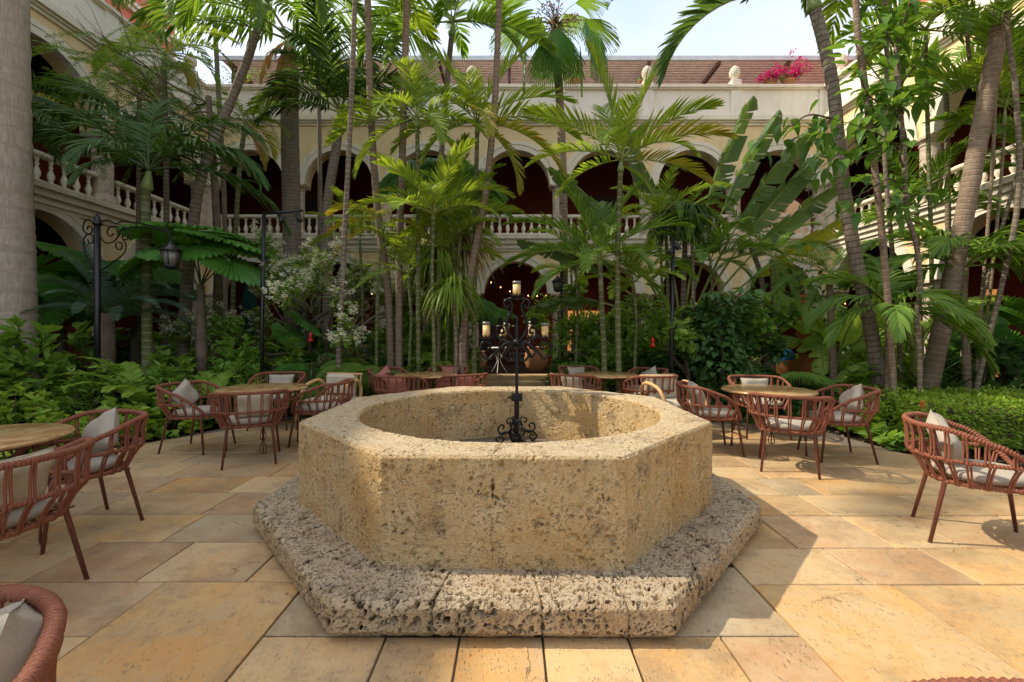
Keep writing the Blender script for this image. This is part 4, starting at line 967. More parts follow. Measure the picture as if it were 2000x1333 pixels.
# warm bulbs on strings under the arches
def m_glow(name, col, e):
    t = MT(name, .5); t.b.inputs['Emission Color'].default_value = (*col, 1); t.b.inputs['Emission Strength'].default_value = e; return t.m
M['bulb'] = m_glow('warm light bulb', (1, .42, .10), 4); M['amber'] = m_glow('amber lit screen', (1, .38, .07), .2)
def lights(p0, p1, n, label, sag=.25):
    e = empty('string_lights', p0, 0, label, 'string lights'); d = Vector(p1) - Vector(p0)
    pts = [d * (k / 20) - Vector((0, 0, sag * sin(pi * k / 20))) for k in range(21)]; MB().tube(pts, .006, 5).build('cable', M['black_paint'], e)
    for k in range(n):
        t = (k + .5) / n; p = d * t - Vector((0, 0, sag * sin(pi * t) + .04)); b = MB(); b.lathe([(.002, -.026), (.015, -.012), (.017, .0), (.009, .02)], p, 8); b.build('bulb', M['bulb'], e)
lights(P(950, 545, 17.2), P(1075, 575, 18), 7, 'string of warm bulbs under the middle ground floor arch'); lights(P(600, 560, 17.5), P(740, 570, 17.5), 5, 'string of warm bulbs behind the white flowering tree', .2)
lights(P(350, 545, 17.5), P(440, 560, 18), 4, 'string of warm bulbs in the dark arch behind the cycad', .15)
lights(P(1600, 575, 16.5), P(1660, 590, 18), 3, 'string of warm bulbs in the far right ground floor arch', .15)
sc_ = MB().box((0, 0, 1.05), (1.55, .08, 2.1), 0, .02); sc_ = sc_.build('glow_panel', M['amber'], None, loc=tuple(P(1135, 728, 18.6).xy) + (.19,)); tag(sc_, 'glowing panel standing for the warmly lit wall niche behind the small lantern', 'glowing panel')  # self-glowing box stands in for warm light on the gallery wall niche
sc2 = MB().box((0, 0, 1.2), (.4, .08, 2.4), 0, .02).build('glow_panel', M['amber'], None, loc=(13.2, 12.55, .19)); tag(sc2, 'narrow glowing orange panel in the dark arch at the far right', 'glowing panel')
# ---------------------------------------------------------------- chairs
def chair_curve(a, bb, bf, phi):
    """plan of a ring: phi = 0 at the back (-y), +-180 at the front"""
    s_, c_ = sin(phi), cos(phi); p = .82
    return (a * math.copysign(abs(s_) ** p, s_), -(bb if c_ > 0 else bf) * math.copysign(abs(c_) ** p, c_))
def top_z(phi):
    q = abs(math.degrees(phi)); return .775 if q < 50 else .775 - .345 * ((q - 50) / 88) ** 1.9
PH_END = radians(138)
def top_pt(phi):
    q = min(1, abs(phi) / PH_END); x, y = chair_curve(.375 - .09 * q ** 5, .36, .34, phi); return Vector((x, y, top_z(phi)))
def mid_pt(phi): x, y = chair_curve(.355, .345, .33, phi); return Vector((x, y, .575))
def low_pt(phi): x, y = chair_curve(.275, .25, .27, phi); return Vector((x, y, .415))
PH_MID = radians(104)
def strand_mesh(p0, p1, wtop, wbot, axis):
    """two parallel ropes from ring to ring, wrapped over both"""
    mb = MB(); d = (p1 - p0)
    for s_ in (-1, 1):
        a, b = p0 + axis * s_ * wtop, p1 + axis * s_ * wbot; n_ = axis.cross(d).normalized()
        pts = [a + n_ * .010, a + Vector((0, 0, .0125)), a - n_ * .0145, a.lerp(b, .25) - n_ * .006, a.lerp(b, .6) - n_ * .005, b - n_ * .012, b - Vector((0, 0, .012)), b + n_ * .008]
        mb.tube(spline(pts, 21)[:22], .0066, 6)
    return mb.mesh('rope_strand', M['rope'])
CH = {}
def chair_meshes():
    for nm, fn, ph, r, nn in (('top_rail', top_pt, PH_END, .0155, 760), ('middle_rail', mid_pt, PH_MID, .0115, 560), ('seat_rail', low_pt, pi, .0125, 560)):
        pts = [fn(-ph + 2 * ph * i / nn) for i in range(nn + 1)]
        if nm == 'top_rail': pts = [Vector((pts[0].x * .97, pts[0].y - .0, .40))] + pts + [Vector((pts[-1].x * .97, pts[-1].y, .40))]
        dl = [0.0]
        for a_, b_ in zip(pts[:-1], pts[1:]): dl.append(dl[-1] + (b_ - a_).length)
        m_ = int(dl[-1] / .0025); X_ = np.interp(np.linspace(0, dl[-1], m_), dl, [p.x for p in pts]); Y_ = np.interp(np.linspace(0, dl[-1], m_), dl, [p.y for p in pts]); Z_ = np.interp(np.linspace(0, dl[-1], m_), dl, [p.z for p in pts])
        pts = [Vector(t_) for t_ in zip(X_, Y_, Z_)]
        CH[nm] = MB().tube(pts, r * .88, 10, twist=350, amp=.45).mesh(nm, M['rope'])
    st_ = []
    n1 = 15
    for k in range(n1):
        ph = radians(-100 + 200 * k / (n1 - 1)); a, b = top_pt(ph), mid_pt(ph)
        if a.z - b.z < .04: continue
        ax = (top_pt(ph + .02) - top_pt(ph - .02)).normalized(); st_.append(strand_mesh(a, b, .0068, .0115, ax))
    n2 = 17
    for k in range(n2):
        ph = radians(-118 + 236 * k / (n2 - 1)); src = mid_pt(ph) if abs(ph) < PH_MID - .02 else top_pt(ph * 1.0)
        if abs(ph) > PH_MID - .02 and src.z > .60: src = mid_pt(ph)
        b = low_pt(ph * .99); ax = (low_pt(ph + .02) - low_pt(ph - .02)).normalized(); st_.append(strand_mesh(src, b, .0095, .0068, ax))
    CH['strands'] = st_
    def leg(x0, y0, x1, y1, zt, xt=None, yt=None):
        mb = MB(); pts = [(x1, y1, 0), (x0, y0, .42)] + ([(xt, yt, zt)] if xt is not None else [(x0 * 1.01, y0, zt)])
        mb.tube([pts[0], tuple((pts[0][i] * .03 + pts[1][i] * .97) for i in range(3)), pts[1], tuple(pts[1][i] * .9 + pts[2][i] * .1 for i in range(3)), pts[2]], [.0115, .0145, .0145, .0135, .0125], 10)
        mb.lathe([(.0125, 0), (.013, .008)], (x1, y1, -.0), 10); return mb.mesh('leg', M['chair_metal'])
    r38 = top_pt(radians(42))
    CH['legs'] = [leg(s_ * .205, -.20, s_ * .245, -.285, .76, s_ * r38.x * .97, r38.y * .97) for s_ in (-1, 1)] + [leg(s_ * .235, .215, s_ * .275, .275, .46) for s_ in (-1, 1)]
    # seat pad
    V = []; n = 40; rings = [(0, .425), (.6, .425), (.93, .43), (.99, .445), (1.0, .462), (.97, .48), (.85, .492), (.5, .5), (0.001, .503)]
    for q, z in rings:
        for k in range(n):
            x, y = chair_curve(.245, .225, .275, 2 * pi * k / n); V.append((x * q, y * q, z))
    fs = [(i * n + k, i * n + (k + 1) % n, (i + 1) * n + (k + 1) % n, (i + 1) * n + k) for i in range(len(rings) - 1) for k in range(n)]
    for c in ('grey_cloth', 'pink_cloth'): CH['pad_' + c] = MB().add(V, fs, 0, True).mesh('seat_pad', M[c])
    mb = MB()
    for k in range(-5, 6): mb.tube([(k * .045, -.24 + abs(k) * .008, .418), (k * .045, .25, .418)], .007, 5)
    for k in range(-4, 5): mb.tube([(-.26, k * .05, .412), (.26, k * .05, .412)], .007, 5)
    CH['webbing'] = mb.mesh('seat_webbing', M['rope'])
chair_meshes()
def pillow_mesh(mat, w_=.40, h_=.40, t_=.11, seed=0):
    n = 14; V = []; rng = random.Random(seed)
    for sgn in (1, -1):
        for i in range(n + 1):
            for j in range(n + 1):
                u, v = i / n * 2 - 1, j / n * 2 - 1; e = max(0, (1 - u ** 4) * (1 - v ** 4)) ** .55
                k = 1 - .09 * (1 - abs(u) ** 2.0) * abs(v) ** 3; kk = 1 - .09 * (1 - abs(v) ** 2.0) * abs(u) ** 3
                z = sgn * (t_ * e + .008 * sin(3 * u + seed) * cos(4 * v) * e) + .010 * e * sin(7 * u * v + seed); V.append((u * w_ / 2 * kk, z, v * h_ / 2 * k))
    N = (n + 1) ** 2; fs = []
    for i in range(n):
        for j in range(n):
            a, b, c, d = i * (n + 1) + j, (i + 1) * (n + 1) + j, (i + 1) * (n + 1) + j + 1, i * (n + 1) + j + 1; fs += [(a, b, c, d), (N + d, N + c, N + b, N + a)]
    mb = MB(); mb.add(V, fs, 0, True)
    mb.tube([(-w_ / 2, 0, -h_ / 2), (0, 0, -h_ / 2 * .92), (w_ / 2, 0, -h_ / 2)], .003, 5); mb.tube([(-w_ / 2, 0, h_ / 2), (0, 0, h_ / 2 * .92), (w_ / 2, 0, h_ / 2)], .003, 5)
    return mb.mesh('cushion', M[mat])
PIL = {k: pillow_mesh(k, .42, .38, .075, i) for i, k in enumerate(('grey_cloth', 'beige_cloth', 'pink_cloth'))}
PILW = pillow_mesh('grey_cloth', .46, .28, .07, 5)
def chair(x, y, face, label, pad='grey_cloth', pil=None, pl=None, pr=0.0, px=0.0, wide=False, rt=0.0, py=0.0, pz=0.0):
    """face: direction the sitter looks, as (dx, dy)"""
    rz = math.atan2(face[1], face[0]) - pi / 2; r = empty('tub_chair', (x, y, .001), rz, label, 'chair', 'woven rope tub chairs on the plaza')
    for k in ('top_rail', 'middle_rail', 'seat_rail'): inst(k, CH[k], r)
    for me in CH['strands']: inst('rope_strand', me, r)
    for me in CH['legs']: inst('leg', me, r)
    inst('seat_webbing', CH['webbing'], r); inst('seat_pad', CH['pad_' + ('pink_cloth' if pad == 'pink_cloth' else 'grey_cloth')], r)
    if pil:
        o = bpy.data.objects.new('cushion', PILW if wide else PIL[pil]); link(o)
        loc = Matrix.Rotation(rz, 4, 'Z') @ Vector((px, -.16 - py, (.635 if not wide else .655) + pz)); o.scale = (.82, .82, .80); o.location = loc + Vector((x, y, 0))
        o.rotation_euler = (Matrix.Rotation(rz + pr, 3, 'Z') @ Matrix.Rotation(radians(16), 3, 'X') @ Matrix.Rotation(rt, 3, 'Y')).to_euler(); tag(o, pl, 'cushion', 'loose cushions on the chairs')
    return r
RT = .5
chair(-3.10, 3.24, (-.42, -.90), 'rope chair at the left edge table with a tilted grey cushion, nearer the bushes', pil='grey_cloth', pl='pale grey cushion tilted in the chair beside the left flower bed', rt=RT, px=.05)
chair(-2.69, 2.33, (-1, -.02), 'rope chair seen from its back at the left edge, in front of the table', pil='beige_cloth', pl='beige cushion seen through the back ropes of the chair at the left edge', px=-.02)
chair(-1.22, .70, (-.80, -.60), 'nearest rope chair cut off by the lower left corner of the view', pil='grey_cloth', pl='grey woven cushion in the nearest chair at the lower left corner', rt=.3, px=.13, py=.09, pz=.03)
chair(-2.86, 4.99, (-.45, .89), 'rope chair with its back to us at the left table, beige cushion inside', pil='beige_cloth', pl='beige cushion in the chair with its back to us at the left table', px=.03)
chair(-3.78, 5.48, (1, -.05), 'rope chair beside the left bushes facing right with a tilted grey cushion', pil='grey_cloth', pl='grey cushion tipped on one corner in the chair by the left bushes', rt=RT)
chair(-2.42, 5.78, (-1, .08), 'rope chair between the left table and the well, facing left')
chair(-3.50, 6.75, (.05, -1), 'rope chair beyond the left table facing us with a wide grey cushion', pil='grey_cloth', wide=True, pl='wide grey cushion in the chair behind the left table')
chair(-1.62, 6.72, (.30, .95), 'rope chair with pink cushions, front left one of the four behind the well', 'pink_cloth', 'pink_cloth', 'pink cushion in the front left chair of the pink group')
chair(-.78, 6.95, (-.55, .83), 'rope chair with pink cushions, front right of the four behind the well', 'pink_cloth', 'pink_cloth', 'pink cushion in the front right chair of the pink group')
chair(-2.02, 7.68, (.85, -.52), 'rope chair with pink cushions, rear left one of the four behind the well', 'pink_cloth', 'pink_cloth', 'pink cushion tipped in the rear left chair of the pink group', rt=RT)
chair(-1.18, 8.15, (-.25, -.97), 'rope chair with pink cushions, rear right one by the grassy hedge', 'pink_cloth', 'pink_cloth', 'pink cushion in the rear right chair of the pink group')
chair(.98, 6.92, (.55, .83), 'rope chair with its back to us just right of the garden path', pil='beige_cloth', pl='beige cushion in the chair just right of the garden path')
chair(2.02, 6.72, (-.25, .97), 'rope chair with its back to us, right of the far right table', pil='beige_cloth', pl='beige cushion in the front right chair of the far right table')
chair(1.22, 8.05, (.30, -.95), 'rope chair behind the far right table with a grey cushion, nearer the path', pil='grey_cloth', pl='grey cushion in the rear left chair of the far right table')
chair(2.20, 7.65, (-.85, -.52), 'rope chair behind the far right table with a tilted grey cushion, by the big shrub', pil='grey_cloth', pl='grey cushion tipped in the rear right chair of the far right table', rt=RT)
chair(2.36, 5.42, (1, -.08), 'rope chair right of the well facing the right round table', pil='grey_cloth', pl='grey cushion in the chair between the well and the right table', rt=.3)
chair(2.86, 4.70, (.50, .86), 'rope chair with its back to us and empty seat at the right round table')
chair(3.64, 5.12, (-1, .16), 'rope chair near the hedge facing left with a tilted grey cushion at the right table', pil='grey_cloth', pl='grey cushion tipped on one corner in the chair near the right hedge', rt=RT)
chair(3.38, 6.20, (-.12, -1), 'rope chair beyond the right table facing us with a wide grey cushion', pil='grey_cloth', wide=True, pl='wide grey cushion in the chair behind the right table')
chair(3.16, 3.10, (.86, -.52), 'sunlit rope chair at the right edge with a tilted cushion and long leg shadows', pil='grey_cloth', pl='grey cushion standing on its corner in the sunlit right edge chair', rt=.6)
chair(.80, .433, (.05, -1), 'rope chair of which only a sliver of rail shows at the bottom edge')
# ---------------------------------------------------------------- round tables
def table_meshes():
    t = {}; t['top'] = MB().lathe([(.001, .700), (.485, .700), (.50, .706), (.505, .716), (.50, .726), (.492, .729), (.001, .730)], n=56).mesh('table_top', M['onyx'])
    mb = MB(); mb.tube([(.44 * cos(a * pi / 16), .44 * sin(a * pi / 16), .692) for a in range(33)], .008, 6, cap=False); t['ring'] = mb.mesh('iron_ring', M['chair_metal'])
    mb = MB(); X = Vector((1, 0, 0))
    for s_ in (-1, 1):
        pts = []
        for k in range(40):
            q = k / 39; z = .69 - .40 * q if q < 1 else 0; x = .40 - .02 * q; off = .085 * (1 - q) ** 1.2 * s_; pts.append((x, off, z))
        mb.tube(pts, .006, 6)
        tw = [(.38 + .010 * cos(k * .9 + (0 if s_ > 0 else pi)), .010 * sin(k * .9 + (0 if s_ > 0 else pi)), .29 - .12 * k / 24) for k in range(25)]; mb.tube(tw, .0055, 6)
        mb.tube(spline([(.38, 0, .17), (.385, .022 * s_, .11), (.39, .034 * s_, .045), (.395, .020 * s_, .008), (.395, 0, .006)], 16), .0055, 6)
        mb.tube(spline([(.40, .085 * s_, .69), (.41, .03 * s_, .60), (.41, .0, .52), (.405, -.03 * s_, .58), (.40, -.03 * s_, .64)], 16), .005, 6)
    mb.tube([(.38, 0, .27), (-.0, 0, .262)], .006, 6); t['leg'] = mb.mesh('leg', M['chair_metal']); return t
TB = table_meshes()
def table(x, y, rz, label):
    r = empty('round_table', (x, y, 0.001), rz, label, 'table', 'round stone topped tables'); inst('table_top', TB['top'], r); inst('iron_ring', TB['ring'], r)
    for k in range(4): inst('leg', TB['leg'], r, rot=(0, 0, k * pi / 2))
table(-3.46, 2.88, .3, 'round honey stone table cut off at the left edge'); table(-3.05, 5.58, .5, 'round honey stone table left of the well among four chairs'); table(-1.38, 7.35, .2, 'round stone table behind the well amid the pink cushioned chairs')
table(1.52, 7.38, .4, 'round stone table behind the well right of the path'); table(3.02, 5.38, .95, 'round honey stone table right of the well among four chairs')
# rattan barrel chairs behind
def rattan(x, y, face, label):
    rz = math.atan2(face[1], face[0]) - pi / 2; r = empty('rattan_chair', (x, y, 0.001), rz, label, 'chair', 'natural rattan chairs')
    for s_ in (-1, 1):
        mb = MB(); mb.tube(spline([(s_ * .30, .30, .0), (s_ * .31, .33, .30), (s_ * .31, .20, .60), (s_ * .31, -.05, .70), (s_ * .30, -.25, .66), (s_ * .28, -.32, .42), (s_ * .28, -.30, 0)], 40), .022, 8, twist=300, amp=.2); mb.build('arm_loop', M['rattan'], r)
        MB().tube([(s_ * .29, -.28, .36), (s_ * .30, .31, .36)], .015, 6).build('side_rail', M['rattan'], r)
    mb = MB()
    for k in range(9): mb.tube([(-.27 + k * .0675, -.28, .36), (-.27 + k * .0675, -.34, .78)], .009, 5)
    mb.tube([(-.29, -.34, .78), (.29, -.34, .78)], .018, 7); mb.build('backrest', M['rattan'], r)
    MB().box((0, 0, .42), (.54, .56, .11), 0, .03).build('seat_pad', M['beige_cloth'], r); MB().box((0, -.24, .62), (.46, .12, .34), 0, .04).build('back_pad', M['beige_cloth'], r)
rattan(-2.58, 6.5, (-.2, -1), 'natural rattan armchair half hidden behind the chair left of the well'); rattan(2.20, 6.25, (.3, -1), 'natural rattan armchair half hidden behind the well at its right')

# ---------------------------------------------------------------- lamp posts
lp = empty('street_lamp', P(190, 700, 7.2).xy.to_3d(), 0, 'black wrought iron lamp post with scrolls and a hanging lantern among the left bushes', 'street lamp')
Xr = Vector((1, 0, 0))
MB().tube([(0, 0, 0), (0, 0, 3.12)], .044, 12).lathe([(.06, 3.10), (.065, 3.14), (.04, 3.16), (.045, 3.2), (.03, 3.24), (.008, 3.29)], n=12).build('post', M['black_paint'], lp)
def crv(pts, r=.011, n=44, root=lp, name='scroll'): MB().tube(spline(pts, n), r, 6).build(name, M['iron'], root)
def z_(py): return H + (650 - py) * 7.2 / F
def sx(px): return (px - 190) * 7.2 / F
q = lambda px, py: (sx(px), 0.0, z_(py))
crv([q(192, 455), q(196, 436), q(212, 430), q(225, 437), q(242, 433), q(290, 440), q(330, 452)]); crv([q(192, 455), q(205, 474), q(222, 472), q(232, 458), q(228, 444), q(215, 444), q(209, 455), q(216, 462), q(222, 456)])
crv([q(232, 462), q(236, 450), q(245, 445), q(252, 455), q(248, 468), q(239, 466), q(241, 456)]); crv([q(226, 474), q(228, 486), q(237, 487), q(238, 476), q(230, 473)]); crv([q(240, 468), q(246, 480), q(243, 494), q(225, 510), q(196, 530)])
crv([q(240, 450), q(260, 444), q(300, 447), q(328, 456)]); crv([q(188, 450), q(180, 432), q(168, 430), q(162, 446), q(168, 456), q(178, 456), q(180, 446), q(173, 442), q(170, 449)]); crv([q(170, 458), q(180, 460), q(182, 472), q(175, 476), q(171, 468)])
crv([q(170, 458), q(163, 470), q(166, 492), q(176, 515), q(187, 540)]); crv([q(190, 545), q(200, 533), q(214, 533), q(216, 545), q(206, 548), q(205, 540)]); crv([q(190, 545), q(180, 548), q(174, 556), q(182, 560), q(184, 553)])
for s_ in (-1, 1): crv([(0, 0, .42), (s_ * .14, 0, .46), (s_ * .22, 0, .38), (s_ * .19, 0, .18), (s_ * .12, 0, .05)], .014); crv([(0, 0, .30), (s_ * .06, 0, .36), (s_ * .10, 0, .32), (s_ * .07, 0, .27)], .011)
crv([(0, 0, .42), (0, -.14, .46), (0, -.22, .38), (0, -.19, .18), (0, -.12, .05)], .014)
def lantern(root, c, k=1.0):
    c = Vector(c); e = inst('lantern', MB().lathe([(.012, .0), (.03, -.02), (.05, -.05), (.15, -.13), (.165, -.15), (.15, -.16)], n=6).mesh('lantern', M['black_paint']), root, c, (0, 0, .3), k)
    MB().lathe([(.125, -.155), (.085, -.38)], n=6).build('lantern_glass', M['glass_milk'], e)
    mb = MB()
    for j in range(6):
        a = 2 * pi * (j + .5) / 6; mb.tube([(.132 * cos(a), .132 * sin(a), -.155), (.09 * cos(a), .09 * sin(a), -.38)], .007, 4)
    mb.lathe([(.10, -.375), (.10, -.39), (.06, -.42), (.02, -.44)], n=6); mb.build('lantern_frame', M['black_paint'], e)
    mb = MB(); mb.tube([(.035 * cos(a * pi / 8), 0, .03 + .035 * sin(a * pi / 8)) for a in range(17)], .006, 5); mb.build('hanging_ring', M['iron'], e)
crv([q(328, 452), q(331, 462), q(334, 468)], .01); crv([q(330, 454), q(325, 442), q(332, 434), q(341, 440), q(337, 449)], .01)
lantern(lp, (sx(334), 0, z_(471)), 1.05)
def spot_pole(px, Y, pytop, arm, label, heads):
    r = empty('spotlight_pole', ((px - 1000) * Y / F, Y, 0), 0, label, 'spotlight pole'); zt = H + (650 - pytop) * Y / F
    MB().tube([(0, 0, 0), (0, 0, zt * .45), (.03, 0, zt)], .032, 10).build('pole', M['black_paint'], r)
    if arm: MB().tube([(.03, 0, zt), (arm, 0, zt + .06)], .024, 8).build('cross_arm', M['black_paint'], r)
    for hx, hz, ang in heads:
        o = MB().tube([(0, 0, 0), (0, 0, -.07)], .008, 6).tube([(0, 0, -.06), (.03, -.06, -.17)], [.03, .045], 10).lathe([(.045, -.005), (.05, 0), (.045, .008)], (.03, -.06, -.17), 10); o.build('spotlight', M['black_paint'], r, loc=(hx, 0, zt + hz), rot=(0, 0, ang))
    return r
spot_pole(512, 8.0, 418, .72, 'black pole with a cross arm and two spotlights left of the white blossom tree', [(.33, .02, .2), (.60, .04, 1.2)])
spot_pole(1312, 7.6, 468, 0, 'tall black pole with a spotlight at the top right of the candelabra', [(.05, .0, .5), (.02, -.08, -1.5)])
l2 = empty('garden_lantern', ((1098 - 1000) * 11.4 / F, 11.4, 0), 0, 'slim black post with a small lantern before the middle arch', 'street lamp')
MB().tube([(0, 0, 0), (0, 0, 2.95)], .03, 8).build('post', M['black_paint'], l2); crv([(0, 0, 2.9), (-.05, 0, 3.0), (-.1, 0, 2.95), (-.1, 0, 2.85)], .01, 16, l2, 'hook'); lantern(l2, (-.12, 0, 2.82), .95)
# closed green parasol
um = empty('parasol', P(487, 700, 12.6).xy.to_3d(), 0, 'closed dark green parasol in front of the dark left arch', 'parasol')
MB().tube([(0, 0, 0), (0, 0, 2.75)], .03, 8).lathe([(.25, 0), (.25, .05), (.06, .09)], n=14).build('pole', M['beam_brown'], um)
V = []; n = 32; K = 14
for i in range(K + 1):
    t = i / K; z = 2.85 - 1.85 * t; r = .03 + .22 * t ** .8 + .05 * sin(t * 5)
    for j in range(n): a = 2 * pi * j / n; rr_ = r * (1 + .28 * cos(8 * a + t * 1.5) * min(1, t * 2)); V.append((rr_ * cos(a), rr_ * sin(a), z - (.09 * cos(8 * a + 1.5) if i == K else 0)))
MB().add(V, [(i * n + j, i * n + (j + 1) % n, (i + 1) * n + (j + 1) % n, (i + 1) * n + j) for i in range(K) for j in range(n)], 0, True).build('canopy', M['green_cloth'], um)
MB().lathe([(.14, 0), (.145, .03), (.135, .06)], (0, 0, 1.9), 16).build('tie', M['green_cloth'], um)

# ---------------------------------------------------------------- small things by the arcade
M['white_metal'] = m_plain('white painted iron', (.78, .76, .72), .4, .4); M['clay'] = m_plain('terracotta clay', (.42, .20, .10), .8, .2, bump=.3); M['leather'] = m_plain('tan leather', (.45, .17, .05), .5, .4)
M['blue_cloth'] = m_cloth('blue shirt cloth', (.03, .16, .42)); M['lightblue_cloth'] = m_cloth('light blue shirt cloth', (.30, .40, .55)); M['skin'] = m_plain('skin', (.42, .22, .14), .55, .4, var=.06); M['hair'] = m_plain('dark hair', (.02, .014, .01), .6, .3)
M['red_plastic'] = m_plain('red plastic', (.55, .012, .01), .25, .5)
def bistro(x, y, label):
    r = empty('bistro_table', (x, y, .26 if y > 12.1 else 0), 0, label, 'table', 'white iron bistro tables'); MB().lathe([(.30, .70), (.305, .715), (.29, .725), (.001, .726)], n=20).build('table_top', M['white_metal'], r)
    for k in range(3):
        a = k * 2 * pi / 3 + .4; X = Vector((cos(a), sin(a), 0)); MB().tube(spline([pol(X, .22, .70), pol(X, .10, .50), pol(X, .05, .36), pol(X, .12, .2), pol(X, .26, .0)], 20), .012, 6).build('leg', M['white_metal'], r)
bistro(-.38, 12.9, 'white iron bistro table left of the candelabra by the arcade steps'); bistro(2.0, 12.9, 'white iron bistro table right of the candelabra by the arcade steps')
def jar(x, y, z, s_, label, mat='clay'): o = MB().lathe([(.14, 0), (.20, .08), (.24, .22), (.22, .36), (.17, .44), (.2, .47), (.19, .48), (.15, .45)], n=20).build('clay_pot', M[mat], None, loc=(x, y, z), sc=s_); tag(o, label, 'pot'); return o
jar(.72, 13.6, .26, 1.5, 'big clay pot in the doorway behind the candelabra'); jar(-1.05, 13.9, .26, 1.2, 'clay pot in the shade left of the doorway behind the well')
for i, (px, py, Y, lab) in enumerate(((1275, 672, 7.9, 'red hummingbird feeder hanging on a twig by the tall black pole'), (607, 662, 8.2, 'red hummingbird feeder hanging in the white flowering tree'))):
    o = empty('bird_feeder', P(px, py, Y), 0, lab, 'bird feeder')
    MB().lathe([(.005, .12), (.02, .11), (.032, .08), (.03, .03), (.018, .0), (.045, -.02), (.05, -.04), (.03, -.055), (.001, -.06)], n=14).build('bottle', M['red_plastic'], o); MB().tube([(0, 0, .11), (0, 0, .42)], .003, 5).build('wire', M['iron'], o)
def lounge(x, y, face, mat, label):
    r = empty('lounge_chair', (x, y, 0), math.atan2(face[1], face[0]) - pi / 2, label, 'chair')
    n = 20; V = [];
    for z, k in ((.38, .9), (.80, 1.0), (.80, .90), (.40, .80)):
        for j in range(n + 1): a = radians(-30 - 240 * j / n + 0); V.append((.33 * k * cos(a - .0), .33 * k * sin(a), z - (.16 * (abs(j - n / 2) / (n / 2)) ** 2 if z > .5 else 0)))
    fs = [(i * (n + 1) + j, i * (n + 1) + j + 1, (i + 1) % 4 * (n + 1) + j + 1, (i + 1) % 4 * (n + 1) + j) for i in range(4) for j in range(n)]; fs += [(0, n + 1, 2 * n + 2, 3 * n + 3), (n, 2 * n + 1, 3 * n + 2, 4 * n + 3)]
    MB().add(V, fs, 0, False).build('shell', M[mat], r); MB().lathe([(.26, .36), (.29, .40), (.28, .46), (.001, .48)], n=18).build('seat', M[mat], r)
    for sx_ in (-1, 1):
        for sy in (-1, 1): MB().tube([(sx_ * .22, sy * .2, 0), (sx_ * .17, sy * .16, .38)], .016, 6).build('leg', M['beam_brown'], r)
p_ = P(1532, 715, 10.4); lounge(p_.x, p_.y, (-.8, .2), 'leather', 'tan leather armchair under the trees holding the person in blue'); p2 = P(1665, 705, 11.5); lounge(p2.x, p2.y, (-.6, -.8), 'leather', 'tan leather armchair empty behind the peeling palm trunk')
p3 = P(1990, 745, 9.6); lounge(p3.x, p3.y, (-.6, -.5), 'leather', 'tan leather armchair at the right edge behind the hedge'); p4 = P(112, 712, 8.9); lounge(p4.x, p4.y, (-.5, -.9), 'white_metal', 'white shell armchair behind the bushes beside the big grey trunk')
p5 = P(548, 700, 12.8); lounge(p5.x, p5.y, (.5, -.9), 'leather', 'tan leather armchair in the shade by the green parasol')

